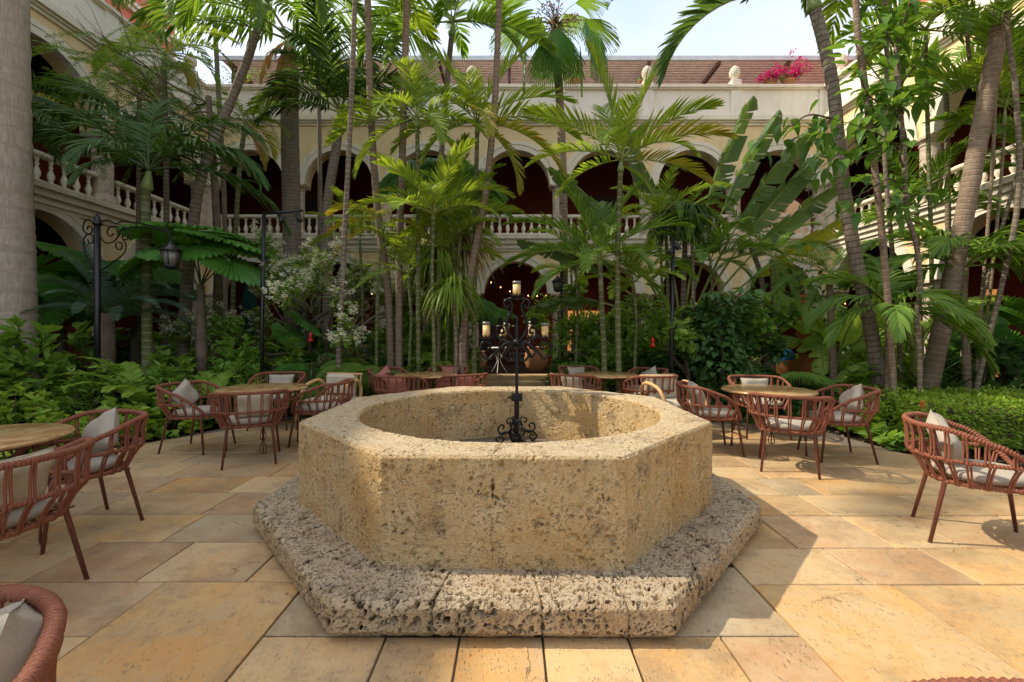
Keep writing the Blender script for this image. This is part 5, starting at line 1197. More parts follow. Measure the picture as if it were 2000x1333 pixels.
def person(x, y, z, face, shirt, label):
    """seated figure grown with a skin modifier"""
    rz = math.atan2(face[1], face[0]) - pi / 2; r = empty('person', (x, y, z), rz, label, 'person')
    J = {'pel': (0, 0, .52, .13), 'wst': (0, -.02, .66, .115), 'chs': (0, -.03, .86, .135), 'nck': (0, -.01, 1.03, .05), 'hed': (0, .02, 1.14, .085), 'top': (0, .02, 1.22, .07)}
    E = [('pel', 'wst'), ('wst', 'chs'), ('chs', 'nck'), ('nck', 'hed'), ('hed', 'top')]
    for s_, n_ in ((-1, 'l'), (1, 'r')):
        J.update({n_ + 'sh': (s_ * .17, -.02, .95, .055), n_ + 'el': (s_ * .23, .04, .70, .042), n_ + 'wr': (s_ * .16, .26, .66, .03), n_ + 'ha': (s_ * .13, .34, .66, .03), n_ + 'hp': (s_ * .09, .05, .50, .09), n_ + 'kn': (s_ * .13, .44, .50, .062), n_ + 'an': (s_ * .13, .46, .09, .04), n_ + 'ft': (s_ * .14, .58, .035, .035)})
        E += [('chs', n_ + 'sh'), (n_ + 'sh', n_ + 'el'), (n_ + 'el', n_ + 'wr'), (n_ + 'wr', n_ + 'ha'), ('pel', n_ + 'hp'), (n_ + 'hp', n_ + 'kn'), (n_ + 'kn', n_ + 'an'), (n_ + 'an', n_ + 'ft')]
    ks = list(J); me = bpy.data.meshes.new('body'); me.from_pydata([J[k][:3] for k in ks], [(ks.index(a), ks.index(b)) for a, b in E], []); me.materials.append(M['skin'])
    o = inst('body', me, r); o.modifiers.new('skin', 'SKIN'); sv = me.skin_vertices
    if not len(sv): me.skin_vertices  # layer appears with the modifier
    bm = bmesh.new(); bm.from_mesh(me); ly = bm.verts.layers.skin.verify(); bm.verts.ensure_lookup_table()
    for i, k in enumerate(ks): bm.verts[i][ly].radius = (J[k][3],) * 2; bm.verts[i][ly].use_root = (k == 'pel')
    bm.to_mesh(me); bm.free(); sb = o.modifiers.new('sub', 'SUBSURF'); sb.levels = sb.render_levels = 1
    MB().lathe([(.15, .50), (.155, .60), (.145, .7), (.165, .85), (.17, .93), (.12, 1.0), (.065, 1.03)], (0, -.025, 0), 18).build('shirt', M[shirt], r)
    for s_ in (-1, 1): MB().tube([(s_ * .13, -.025, .95), (s_ * .19, -.0, .88), (s_ * .235, .04, .72)], [.07, .068, .058], 12).build('sleeve', M[shirt], r); MB().tube([(s_ * .08, -.02, .53), (s_ * .10, .2, .52), (s_ * .13, .44, .505), (s_ * .13, .47, .40), (s_ * .13, .46, .14)], [.11, .1, .078, .07, .055], 12).build('trouser_leg', M['black_paint'], r)
    MB().lathe([(.06, 1.08), (.095, 1.14), (.1, 1.2), (.075, 1.26), (.02, 1.285)], (0, .0, 0), 14).build('hair', M['hair'], r)
    MB().tube([(0, .10, 1.16), (0, .125, 1.135), (0, .10, 1.12)], .012, 6).build('nose', M['skin'], r)
person(p_.x, p_.y, 0, (-.8, .2), 'blue_cloth', 'seated person in a blue shirt under the trees at the right'); pb = P(712, 728, 12.4); person(pb.x, pb.y, 0, (.7, .6), 'lightblue_cloth', 'seated person in a light blue shirt half hidden behind the ferns')
lounge(pb.x, pb.y, (.7, .6), 'leather', 'low tan armchair holding the person in light blue')
# string course of pots on the parapet
# ---------------------------------------------------------------- palms and trees, each where it stands in the garden
def PP(lst, Y, dy=0.0, base=True):
    """trunk points from photo pixels, base first; dy lets the top lean towards or away from the camera"""
    n = len(lst); out = [P(x, y, Y + dy * i / max(1, n - 1)) for i, (x, y) in enumerate(lst)]
    if base: b = out[0].copy(); g = Vector((b.x + (b.x - out[1].x) * .0, b.y, -.03)); out = ([g] if b.z > .1 else []) + out if b.z > .1 else [Vector((b.x, b.y, -.03))] + out[1:]
    return out
A = 'palm_tree'
# far left giant trunk
palm('massive smooth grey palm trunk filling the left edge of the view', [Vector((-7.78, 7.0, -.03)), Vector((-7.79, 7, 2)), Vector((-7.86, 7, 5)), Vector((-7.95, 7, 13.0))], .36, .31, 'trunk_pale', 'coconut', 3.2, 5, 1.6, 1, n=20)
# big dark palm on the left
palm('big dark green palm with arching fronds in front of the left balustrade', PP([(287, 700), (287, 540), (284, 400), (286, 372)], 8.0), .085, .07, 'trunk_green', 'kentia', 2.7,
     [(172, 66, 58, 1.12), (178, 50, 52, 1.1), (184, 31, 45, 1.0), (8, 64, 100, .85), (-4, 38, 100, .9), (10, 12, 75, .95), (270, 35, 115, .62), (255, 10, 80, .5), (80, 60, 80, .8), (100, 82, 50, .8)], .35, 3)
palm('slim leaning palm with ringed grey trunk rising from the cycad to the upper frame edge', PP([(356, 700), (362, 600), (373, 480), (392, 350), (432, 245), (482, 120), (502, 60)], 9.2), .125, .07, 'trunk_grey', 'adonidia', 2.5,
     [(195, 20, 120, 1.0), (230, 0, 80, .85), (170, 45, 110, 1), (10, 40, 120, 1), (330, 20, 110, .9), (270, 10, 100, .8), (90, 50, 90, 1), (50, 70, 80, 1), (130, 65, 90, 1), (290, -15, 70, .7)], .65, 4)
palm('thick royal palm with a vertical grey trunk and a dying orange frond', PP([(573, 700), (570, 450), (566, 250), (566, 190)], 12.0), .225, .215, 'trunk_grey', 'coconut', 4.2,
     [(200, 15, 60, .8), (0, 20, 70, .8), (180, 45, 90, 1), (20, 50, 90, 1), (320, 55, 60, .9), (225, 55, 60, .9), (90, 45, 80, 1), (262, -40, 50, .42, 'dead'), (235, -60, 30, .38, 'dead'), (300, -55, 35, .42, 'dead'), (275, -70, 15, .45, 'dead')], 1.6, 5, n=18, sr=1.12)
palm('young palm with upright fan of fronds on a green shaft before the upper arches', PP([(640, 440), (642, 380), (655, 300), (660, 262)], 11.0), .12, .10, 'trunk_grey', 'coconutd', 2.7,
     [(172, 80, 55, 1), (165, 62, 85, .95), (180, 42, 85, .9), (190, 20, 70, .75), (5, 76, 60, 1), (12, 58, 85, .95), (0, 38, 90, .9), (350, 15, 70, .8), (90, 70, 60, .9), (270, 70, 60, .9), (250, 45, 80, .8), (300, 40, 80, .7)], .55, 6)
STEMS = [  # label, pixels, Y, r0, r1, trunk, style, L, specs
 ('slim pale palm stem crossing the white blossom tree', [(662, 690), (672, 480), (686, 200), (693, 0), (695, -60)], 7.6, .045, .04, 'trunk_thin', 'areca', 2.2, 5),
 ('left one of two slim brown stems rising close together left of centre', [(764, 740), (757, 560), (738, 420), (724, 210), (718, 0), (715, -70)], 8.7, .078, .06, 'trunk_brown', 'adonidia', 2.3, 6),
 ('slim brown ringed stem standing almost upright just left of centre', [(779, 745), (780, 500), (785, 330), (792, 90), (796, -70)], 8.6, .072, .062, 'trunk_brown', 'areca', 2.3, 6),
 ('curved slim stem leaning right just left of the candelabra', [(905, 650), (922, 520), (948, 380), (965, 220), (972, 80), (976, -40)], 8.4, .07, .052, 'trunk_brown', 'adonidia', 2.2, 6),
 ('tall palm with drooping fronds against the sky left of the fan palm', [(826, 690), (848, 480), (866, 250), (876, 130), (882, 72)], 10.4, .075, .06, 'trunk_grey', 'adonidia', 2.6,
   [(180, 5, 60, .9), (0, 5, 55, .95), (165, 38, 90, 1), (15, 32, 80, 1), (200, -15, 60, .8), (340, -10, 60, .85), (270, 15, 90, .8), (90, 50, 80, .9), (50, 68, 80, .9), (140, 65, 80, .9), (300, 40, 100, .8)]),
]
for i, (lab, px, Y, r0, r1, tm, st, L, sp) in enumerate(STEMS): palm(lab, PP(px, Y), r0, r1, tm, st, L, sp, .35, 20 + i, name='slim_palm', n=10)
palm('bright palm with upright yellow green fronds left of centre', PP([(817, 650), (817, 450), (815, 250)], 8.3), .045, .038, 'trunk_green', 'areca', 1.75,
     [(95, 82, 30, 1), (170, 35, 75, 1.0), (176, 8, 50, 1.0), (5, 40, 75, .9), (350, 8, 60, .8), (200, -25, 50, .9), (340, -30, 40, .8), (270, 55, 95, .8), (250, 15, 80, .75), (300, -5, 70, .8), (60, 65, 60, .9), (130, 70, 60, .9)], .18, 31)
palm('bright palm with tall V of fronds just left of the candelabra', PP([(926, 650), (928, 450), (932, 262)], 8.8), .05, .04, 'trunk_green', 'areca', 1.95,
     [(165, 68, 25, 1.05), (160, 50, 50, .95), (15, 68, 30, 1), (5, 40, 60, 1), (355, 14, 60, 1.05), (345, -12, 50, 1.05, 'arecay'), (335, -35, 50, .9, 'arecay'), (190, 5, 60, .9), (210, -20, 50, .8), (270, 50, 100, .8), (280, 5, 80, .8, 'arecay'), (90, 72, 50, .9)], .22, 32)
palm('broad leaved bright palm whose V shaped fronds dominate the middle right', PP([(1208, 700), (1206, 560), (1208, 440), (1212, 336)], 7.6), .05, .042, 'trunk_green', 'areca', 1.95,
     [(10, 74, 20, 1.02), (165, 82, 18, .98), (172, 48, 45, .95), (5, 52, 50, 1.0), (352, 32, 55, .9, 'arecay'), (180, 18, 50, .8), (350, 2, 45, .75, 'arecay'), (196, -14, 40, .7), (270, 60, 90, .7), (240, 30, 80, .7), (310, 20, 70, .7), (90, 75, 50, .9), (60, 60, 60, .9)], .2, 33)
palm('low feathery palm clump with V fronds below the dominant middle palm', PP([(1180, 700), (1176, 610), (1172, 520)], 7.9), .05, .045, 'trunk_green', 'adonidia', 1.75,
     [(170, 72, 25, 1), (15, 70, 30, 1), (178, 45, 55, 1), (0, 45, 55, .95), (184, 18, 50, .95), (352, 12, 55, .95), (195, -8, 45, .8), (340, -15, 50, .8), (270, 55, 100, .7), (250, 20, 80, .7), (300, 20, 80, .7), (90, 75, 50, .9)], .12, 34)
palm('small bright palm under the fan of the tall ones left of centre', PP([(848, 690), (844, 560), (846, 430)], 7.8), .035, .03, 'trunk_green', 'areca', 1.35, 13, .1, 35, name='slim_palm')
palm('yellowish palm clump beside the brown stems at left of centre', PP([(735, 700), (738, 560), (748, 450)], 8.2), .03, .028, 'trunk_green', 'arecay', 1.15, [(178, 45, 70, 1), (182, 15, 60, .9), (5, 60, 80, .8), (200, -15, 50, .9), (350, 15, 70, .7), (270, 30, 90, .7)], .1, 36, name='slim_palm')
palm('low palm leaning over the balustrade view right of the brown stems', PP([(893, 680), (890, 560), (884, 455)], 8.9), .035, .03, 'trunk_green', 'areca', 1.35, 12, .1, 37, name='slim_palm')
for i, (x, y0, y1, Y, L) in enumerate(((800, 700, 545, 8.4, 1.1), (872, 700, 500, 9.0, 1.3), (902, 700, 410, 9.6, 1.3), (705, 700, 470, 10.0, 1.3), (1118, 700, 540, 11.5, 1.1), (1125, 700, 505, 9.6, 1.2), (1290, 700, 440, 9.3, 1.4), (1240, 700, 565, 8.2, 1.0), (1390, 700, 520, 9.0, 1.2))):
    near = ['before the arcade left of centre', 'in the thicket left of the garden path', 'just left of the candelabra, behind the taller palms', 'behind the white blossom tree', 'beside the middle arch', 'behind the right of the candelabra', 'beside the paddle leaved tree', 'by the tall black pole', 'in front of the paddle leaf stalks'][i]
    palm('small feathery palm ' + near, PP([(x, y0), (x + 3, (y0 + y1) / 2), (x - 2, y1)], Y), .03, .026, 'trunk_green', ('fineb', 'areca', 'adonidia')[i % 3], L, 11, .1, 60 + i, name='small_palm', group='small palms in the middle thicket')
# Y = 12 fan palm against the sky
fpx = P(1084, 60, 12.0); fp = empty('fan_palm', (fpx.x + .12, 12.0, -.03), 0, 'tall fan palm with hanging pleated fans against the sky right of centre', 'palm tree')
trunk_obj(fp, PP([(1100, 700), (1101, 450), (1096, 250), (1088, 120), (1084, 40)], 12), .115, .10, 'trunk_brown', 12)
off = fpx - fp.location
mb = MB()
for k in range(70):
    a = RNG.uniform(0, 2 * pi); z = RNG.uniform(-.95, .25); mb.tube([off + Vector((.09 * cos(a), .09 * sin(a), z)), off + Vector((.17 * cos(a), .17 * sin(a), z + .10)), off + Vector((.24 * cos(a), .24 * sin(a), z + .02 - .1 * RNG.uniform(0, 1)))], [.02, .014, .004], 4)
mb.build('leaf_bases', M['rachis_dry'], fp)
for i, (az, e0, tl, k) in enumerate([(5, 5, -60, 1.0), (350, -30, -80, .95), (20, 35, -20, 1.0), (180, -20, -80, 1), (195, 10, -55, .95), (160, 35, -20, 1), (270, -25, -85, 1), (300, -40, -85, .9), (240, -35, -85, .95), (90, 20, -40, 1), (60, 60, 10, 1), (120, 55, 0, 1), (280, 45, -20, .9), (0, 60, 20, .9), (200, 60, 10, .9), (330, 0, -70, 1)]):
    inst('fan_leaf', fan(1.12, 26, 95, .68, .9, e0, tl, .28, -.12, 'mid' if i % 3 else 'fan', i % 5, .6, 'rachis', .10), fp, off + Vector((0, 0, .12)), (0, 0, radians(az - 90)), k)
fl_ = MB()
for k in range(16):
    a = RNG.uniform(0, 2 * pi); p0 = off + Vector((0, 0, .1)); p1 = p0 + Vector((cos(a) * .5, sin(a) * .5, RNG.uniform(-.3, .35))); fl_.tube([p0, (p0 + p1) / 2 + Vector((0, 0, .1)), p1], .012, 4)
    for j in range(14): q_ = p1 + Vector(RNG.normal(0, .09, 3)); fl_.tube([q_, q_ + Vector(RNG.normal(0, .05, 3))], .012, 3)
fl_.build('flower_stalks', M['rachis_dry'], fp)
# right side palms
palm('leaning grey palm trunk right of the open arch with one big frond against the sky', PP([(1712, 720), (1690, 590), (1668, 490), (1643, 330), (1628, 180), (1610, 90), (1592, 22)], 7.0), .098, .08, 'trunk_grey', 'big', 2.7,
     [(182, 8, 82, 1.02), (0, 40, 90, .9), (60, 60, 80, .9), (120, 75, 60, .9), (330, 65, 50, .9), (90, 60, 60, .8)], .3, 41, n=16)
palm('thick brown ringed palm trunk leaning right at the far right', PP([(1812, 770), (1846, 610), (1882, 430), (1925, 200), (1958, 20), (1968, -60)], 7.2), .128, .108, 'trunk_brown', 'big', 2.9,
     [(180, 35, 80, .9), (150, 50, 80, 1), (20, 40, 80, 1), (60, 60, 80, 1), (270, 60, 80, .7), (330, 50, 80, .9), (90, 50, 80, 1)], .5, 42, n=18)
RS = [('slim brown stem rising left of the twisting grey branch', [(1746, 790), (1738, 640), (1722, 450), (1705, 300), (1692, 190), (1675, 60), (1670, -40)], 6.4, .062, .055, 'trunk_brown', 'areca', 2.0, 6),
      ('slim stem leaning left behind the big leaved branches at upper right', [(1758, 700), (1745, 520), (1728, 300), (1732, 120), (1726, -30)], 8.0, .05, .045, 'trunk_thin', 'areca', 2.1, 6),
      ('slim ringed stem just left of the thick brown trunk', [(1822, 700), (1818, 450), (1812, 250), (1808, 90)], 8.6, .05, .045, 'trunk_green', 'adonidia', 2.0, [(180, 20, 70, 1), (200, -5, 50, 1), (165, 50, 80, 1), (0, 20, 80, 1), (350, -10, 60, 1), (20, 50, 80, 1), (270, 30, 90, .8), (90, 50, 80, .9), (240, 0, 70, .9), (310, 60, 80, .8)]),
      ('wavy thin stem left of the top of the thick brown trunk', [(1880, 700), (1892, 460), (1912, 170), (1893, 110), (1886, 0), (1884, -60)], 8.2, .045, .04, 'trunk_brown', 'areca', 2.0, 6),
      ('bright stem behind the thick brown trunk, left one of a close pair', [(1905, 760), (1920, 560), (1938, 330), (1944, 200)], 7.9, .038, .034, 'trunk_brown', 'adonidia', 1.9, 6),
      ('bright stem behind the thick brown trunk, right one of a close pair', [(1890, 780), (1930, 600), (1956, 340), (1962, 240)], 8.1, .036, .03, 'trunk_brown', 'areca', 1.8, 6),
      ('slim leaning stem at the top right corner', [(1905, 770), (1985, 420), (1985, 200), (1970, 80), (1965, 20)], 6.9, .05, .045, 'trunk_thin', 'areca', 2.0, 6),
      ('pale slim stem at the right between the hedge and the dark arch', [(1872, 780), (1904, 640), (1950, 470), (1990, 330)], 9.0, .05, .04, 'trunk_thin', 'adonidia', 1.9, 6)]
for i, (lab, px, Y, r0, r1, tm, st, L, sp) in enumerate(RS): palm(lab, PP(px, Y), r0 * .72, r1 * .72, tm, st, L, sp, .3, 80 + i, name='slim_palm', n=10)
palm('young palm with broad drooping fronds in front of the right side trunks', PP([(1735, 760), (1737, 690), (1738, 622)], 6.7), .06, .05, 'trunk_brown', 'young', 1.25,
     [(172, 38, 110, 1.05), (186, 10, 80, .95), (5, 40, 110, 1.1), (350, 12, 90, 1.1), (335, -5, 75, 1.15), (160, 65, 100, 1), (30, 68, 100, 1), (270, 40, 110, .9), (300, 15, 90, 1), (235, 20, 90, .9), (90, 60, 80, 1), (60, 78, 70, 1)], .12, 51)
palm('bright arching palm with drooping fronds at the right edge', PP([(1890, 780), (1885, 650), (1880, 540)], 7.4), .06, .05, 'trunk_brown', 'young', 1.7,
     [(10, 55, 110, 1.1), (0, 30, 100, 1.15), (350, 8, 80, 1), (175, 55, 90, 1), (182, 25, 70, 1.05), (190, 5, 60, .9), (270, 40, 110, .9), (305, 40, 110, 1), (90, 65, 80, 1), (330, 62, 100, 1), (150, 72, 80, 1), (215, 45, 90, .9)], .12, 52)
palm('fine leaved palm with a bare peeling trunk before the right column', PP([(1628, 720), (1624, 640), (1622, 590), (1620, 545)], 8.0), .06, .05, 'trunk_brown', 'fine', 1.35,
     [(170, 55, 80, 1), (182, 30, 70, 1), (10, 58, 80, 1), (0, 32, 80, 1), (350, 5, 60, .9), (190, 5, 60, .9), (270, 45, 100, .8), (200, -35, 40, .8), (90, 65, 80, 1), (300, 20, 90, .8)], .1, 53)
palm('dark fine leaved palm beneath the paddle leaves', PP([(1330, 690), (1335, 560), (1340, 425)], 9.4), .06, .05, 'trunk_thin', 'fineb', 1.2, [(a, 50 - 55 * (i % 3) / 2, 90, 1, 'fine') for i, a in enumerate(range(0, 360, 24))], .1, 54)
palm('dark drooping palm before the open arch', PP([(1492, 700), (1490, 560), (1462, 470)], 10.6), .06, .05, 'trunk_thin', 'coconutd', 1.0, 9, .1, 55)
palm('delicate date palm with pale thin leaflets before the right bays', PP([(1508, 700), (1512, 600), (1510, 510)], 8.8), .07, .06, 'bark' if False else 'trunk_thin', 'fine', 1.35, [(170, 65, 70, 1), (180, 40, 80, 1), (185, 12, 70, 1), (5, 65, 70, 1), (0, 40, 80, 1), (355, 10, 70, 1), (190, -40, 40, 1), (345, -35, 40, 1), (265, -50, 30, .9), (285, -45, 30, .9), (270, 40, 100, .8), (90, 60, 80, 1)], .05, 56)
palm('dark leaved palm filling the upper right between the trunks', PP([(1850, 720), (1852, 500), (1850, 300), (1848, 180)], 10.0), .06, .05, 'trunk_thin', 'adonidia', 2.3, [(180, 30, 60, 1), (190, 5, 50, 1), (200, -20, 50, 1), (170, 60, 70, 1), (0, 30, 70, 1), (350, 0, 60, 1), (340, -25, 50, 1), (10, 60, 70, 1), (270, 20, 90, .8), (240, -10, 60, .8), (300, -10, 60, .8), (90, 60, 80, 1)], .3, 57)
palm('dark low palm between the right balustrade and the trunks', PP([(1800, 720), (1795, 560), (1790, 420)], 9.4), .05, .04, 'trunk_thin', 'adonidia', 1.6, 12, .15, 58)
palm('slender palm with yellowing fronds before the left corner of the arcade', PP([(452, 700), (458, 500), (468, 330), (478, 250)], 10.8), .055, .05, 'trunk_green', 'fineb', 1.35, [(180, 50, 80, 1), (0, 50, 90, 1), (190, 15, 70, 1), (350, 15, 80, 1), (340, -20, 60, 1, 'arecay'), (330, -45, 40, 1, 'dead'), (345, -35, 50, .9, 'arecay'), (270, 40, 90, .8), (90, 60, 80, 1), (165, 72, 60, 1), (15, 75, 60, 1)], .12, 59)
palm('thin palm by the left arches with a pale feathery crown', PP([(322, 700), (325, 420), (322, 200), (320, 120)], 10.2), .06, .05, 'trunk_thin', 'fineb', 1.7, [(180, 30, 90, 1), (200, 5, 70, .9), (0, 30, 90, 1), (350, 5, 80, 1), (330, -15, 60, .9, 'arecay'), (270, 10, 90, .8), (90, 60, 80, 1), (150, 60, 80, 1), (30, 62, 80, 1)], .15, 70)
palm('thin palm half hidden by the dark fronds at left', PP([(268, 700), (270, 480), (272, 250), (272, 195)], 10.6), .05, .045, 'trunk_thin', 'fineb', 1.3, 10, .12, 71)
palm('coconut palm crown hanging into the top of the view left of centre', PP([(620, 700), (625, 400), (622, 150), (620, -60)], 14.2), .07, .06, 'trunk_grey', 'coconut', 3.4, [(180, 10, 80, 1), (0, 10, 80, 1), (200, -10, 60, .9), (345, -10, 60, .9), (270, 0, 80, .7), (90, 40, 80, 1)], .8, 72)
palm('coconut palm crown hanging into the top left of the view', PP([(440, 700), (438, 400), (425, 150), (415, -40)], 13.2), .065, .06, 'trunk_grey', 'coconut', 3.2, [(180, 5, 80, 1), (0, 5, 80, 1), (200, -15, 60, .8), (340, -20, 60, .9), (270, 0, 80, .7), (90, 40, 80, 1)], .7, 73)
# young orange-tipped frond entering at the left edge comes from a palm behind the giant trunk
palm('palm behind the giant grey trunk with an orange tipped frond', PP([(20, 700), (15, 450), (5, 230)], 9.0), .07, .06, 'trunk_thin', 'kentia', 1.7, [(5, 20, 70, 1, 'arecay'), (350, 0, 60, 1), (20, 50, 80, 1.1), (0, -20, 50, .9), (90, 50, 80, 1), (180, 40, 80, 1), (270, 20, 90, .6), (330, -40, 40, .8)], .2, 74)

# cycad
cy = empty('cycad', P(205, 640, 7.8).xy.to_3d(), 0, 'blue green cycad with stiff arching fronds behind the lamp post', 'cycad'); zc = P(205, 612, 7.8).z
MB().tube([(0, 0, 0), (0, 0, zc * .6), (0, 0, zc)], [.16, .15, .13], 12).build('trunk', M['bark'], cy)
for i, (az, e0, dr, k) in enumerate([(2, 38, 62, 1.05), (358, 24, 50, 1.0), (5, 10, 40, .95), (352, 50, 75, 1.0), (340, 30, 60, .9), (320, 15, 50, .8), (178, 50, 60, .95), (172, 28, 50, .9), (185, 70, 40, .9), (200, 12, 45, .8), (270, 45, 70, .7), (250, 20, 50, .7), (290, 20, 50, .75), (90, 50, 60, .9), (60, 40, 60, .9), (120, 40, 60, .9), (160, 80, 40, .95), (20, 75, 60, .95), (30, 0, 40, .8), (150, 5, 40, .8)]):
    inst('frond', frond('cycad', e0, dr, i, 1.5), cy, (0, 0, zc), (0, 0, radians(az - 90)), k)
# round pleated leaves
def licuala(x, y, lab, leaves, th=.9):
    r = empty('round_leaf_palm', (x, y, 0), 0, lab, 'palm tree'); MB().tube([(0, 0, 0), (.02, 0, th * .5), (0, 0, th)], [.08, .09, .06], 8).build('trunk', M['bark'], r)
    for i, (az, pet, e0, tl, R, k) in enumerate(leaves): inst('round_leaf', fan(R, 38, 340, .93, pet, e0, tl, .10, -.06, 'fan', i, .9, tipw=.55), r, (0, 0, th - .03), (radians(k), 0, radians(az - 90)))
b_ = P(392, 690, 8.2)
licuala(b_.x, b_.y, 'palm with one huge pleated round leaf spread above the lantern', [(175, 1.05, 84, -6, .98, 3), (8, .95, 76, -14, .9, 0), (275, .75, 72, -22, .72, 0), (340, .85, 40, -35, .62, 0), (200, .9, 48, -35, .6, 0), (60, 1.1, 66, -10, .7, 0)], 2.25)
b_ = P(120, 690, 8.9)
licuala(b_.x, b_.y, 'dark round leaved palm behind the lamp post at left', [(10, 1.5, 80, -25, .9, 0), (175, 1.3, 78, -25, .85, 0), (350, .9, 66, -35, .8, 0), (200, .7, 60, -40, .75, 0), (270, .5, 60, -45, .65, 0), (30, .5, 50, -40, .7, 0), (60, 1.2, 70, -20, .8, 0)], 1.5)
b_ = P(262, 690, 9.8)
licuala(b_.x, b_.y, 'round leaved palm in the shade between lamp post and lantern', [(0, 1.4, 78, -25, .9, 0), (180, 1.3, 75, -30, .9, 0), (270, 1.0, 70, -40, .8, 0), (330, 1.6, 80, -20, .8, 0)], 1.3)
b_ = P(530, 680, 9.2)
licuala(b_.x, b_.y, 'round leaved palm right of the giant round leaf', [(10, 1.0, 66, -40, .5, 0), (340, .7, 60, -50, .38, 0)])
b_ = P(1930, 720, 8.6)
licuala(b_.x, b_.y, 'round leaved palm in front of the dark arch at the right edge', [(200, .8, 60, -50, .55, 0), (330, .9, 66, -40, .6, 0), (270, .5, 50, -60, .5, 0), (20, 1.2, 70, -30, .6, 0)])
def fanclump(px, py, Y, lab, R, n, z0=.35, mat='fan'):
    b = P(px, py, Y); r = empty('fan_leaf_plant', (b.x, b.y, 0), 0, lab, 'palm tree'); h_ = max(.25, b.z - R * .7); MB().tube([(0, 0, 0), (0, 0, h_)], [.05, .04], 8).build('trunk', M['bark'], r)
    for i in range(n): inst('fan_leaf', fan(R, 30, 190, .5, R * 1.1, 30 + 50 * ((i * 3) % 5) / 5, -40 + 12 * (i % 4), .4, -.1, mat, i % 4, .5), r, (0, 0, h_), (0, 0, i * 2.4 + px))
fanclump(912, 590, 10.0, 'fan leaved palm in front of the middle arch left of the candelabra', .62, 8); fanclump(608, 700, 8.6, 'small fan leaved plant under the white blossom tree', .4, 9); fanclump(698, 712, 8.0, 'low fan leaved plant beside the brown stems', .42, 9, mat='mid'); fanclump(860, 330, 12.5, 'grey fan palm hidden behind the bright palms', 1.0, 16)
fanclump(580, 760, 7.4, 'low fan leaved plant behind the left table', .4, 9, mat='mid'); fanclump(1560, 735, 7.6, 'low fan leaved plant behind the right table', .38, 8, mat='mid')

# traveller's palm: a flat fan of paddle leaves
tp = empty('travellers_palm', P(1330, 700, 9.5).xy.to_3d(), 0, 'paddle leaved tree with a wide fan of long grey green leaves right of centre', 'tree'); zt = P(1330, 640, 9.5).z
MB().tube([(0, 0, 0), (0, 0, zt * .5), (0, 0, zt)], [.17, .15, .12], 12).build('trunk', M['trunk_thin'], tp)
for i, (ang, L, k, dr, mt) in enumerate([(93, 1.7, 2.9, 6, 'paddle'), (86, 1.9, 2.9, 8, 'paddle'), (79, 2.0, 2.9, 8, 'paddle'), (72, 2.1, 2.8, 8, 'paddle'), (65, 2.0, 2.6, 10, 'paddle'), (58, 1.9, 2.3, 12, 'paddle'), (50, 1.9, 2.0, 12, 'yellow'), (112, 1.7, 2.5, 14, 'paddle'), (128, 1.5, 2.2, 28, 'paddle'), (140, 1.2, 1.9, 50, 'paddle')]):
    right = ang < 90; rz = radians((-180 + 34) if right else (180 - 50)) + RNG.uniform(-.2, .2)
    R_ = Matrix.Rotation(radians(90 - ang), 3, 'Y') @ Matrix.Rotation(rz, 3, 'Z')
    inst('paddle_leaf', paddle(L * 1.38, .25 if right else .22, k * 1.0 + .1, 88, dr * 1.3, 14 if i % 2 else 8, mt, i, .4, 'rachis', .25, (-.16 - .02 * (i % 4)) if right else .2), tp, (0, .06 * (i % 3) - .06, zt * .75), R_.to_euler())
def banana(px, Y, lab, leaves, hb=.6):
    b = P(px, 700, Y); r = empty('banana_plant', (b.x, b.y, 0), 0, lab, 'banana plant'); MB().tube([(0, 0, 0), (0, 0, hb), (.02, 0, hb + .25)], [.10, .08, .04], 10).build('stem', M['rachis'], r)
    for i, (az, e0, dr, L, w, pet) in enumerate(leaves): inst('banana_leaf', paddle(L, w, pet, e0, dr, 4 + i % 4, 'banana', i + int(px) % 7, .3), r, (0, 0, hb), (0, 0, radians(az - 90)))
banana(1635, 8.8, 'banana plant with pale broad leaves left of the stout grey trunk', [(178, 74, 88, 1.9, .30, .5), (5, 80, 60, 1.6, .28, .5), (200, 60, 70, 1.3, .26, .4), (330, 60, 80, 1.4, .26, .4), (90, 70, 60, 1.5, .26, .4), (270, 75, 60, 1.2, .25, .4), (150, 50, 70, 1.2, .25, .3)], .75)
banana(1790, 8.0, 'banana plant whose pale leaf bridges the gap between the right trunks', [(178, 66, 92, 2.2, .22, .5), (5, 60, 80, 1.6, .26, .5), (90, 75, 60, 1.4, .26, .4), (200, 40, 60, 1.2, .25, .4), (270, 70, 90, 1.1, .24, .4)], 1.05)
banana(1400, 9.6, 'banana plant in the thicket before the right bays', [(175, 70, 70, 1.3, .24, .4), (5, 72, 70, 1.3, .24, .4), (90, 70, 60, 1.5, .26, .4), (250, 60, 80, 1.2, .24, .4), (320, 55, 70, 1.2, .24, .4)], .8)
banana(1610, 7.9, 'small banana plant among the shrubs behind the right table', [(0, 55, 70, .9, .2, .3), (60, 70, 60, 1, .2, .3), (300, 55, 80, .8, .2, .3)], .35)

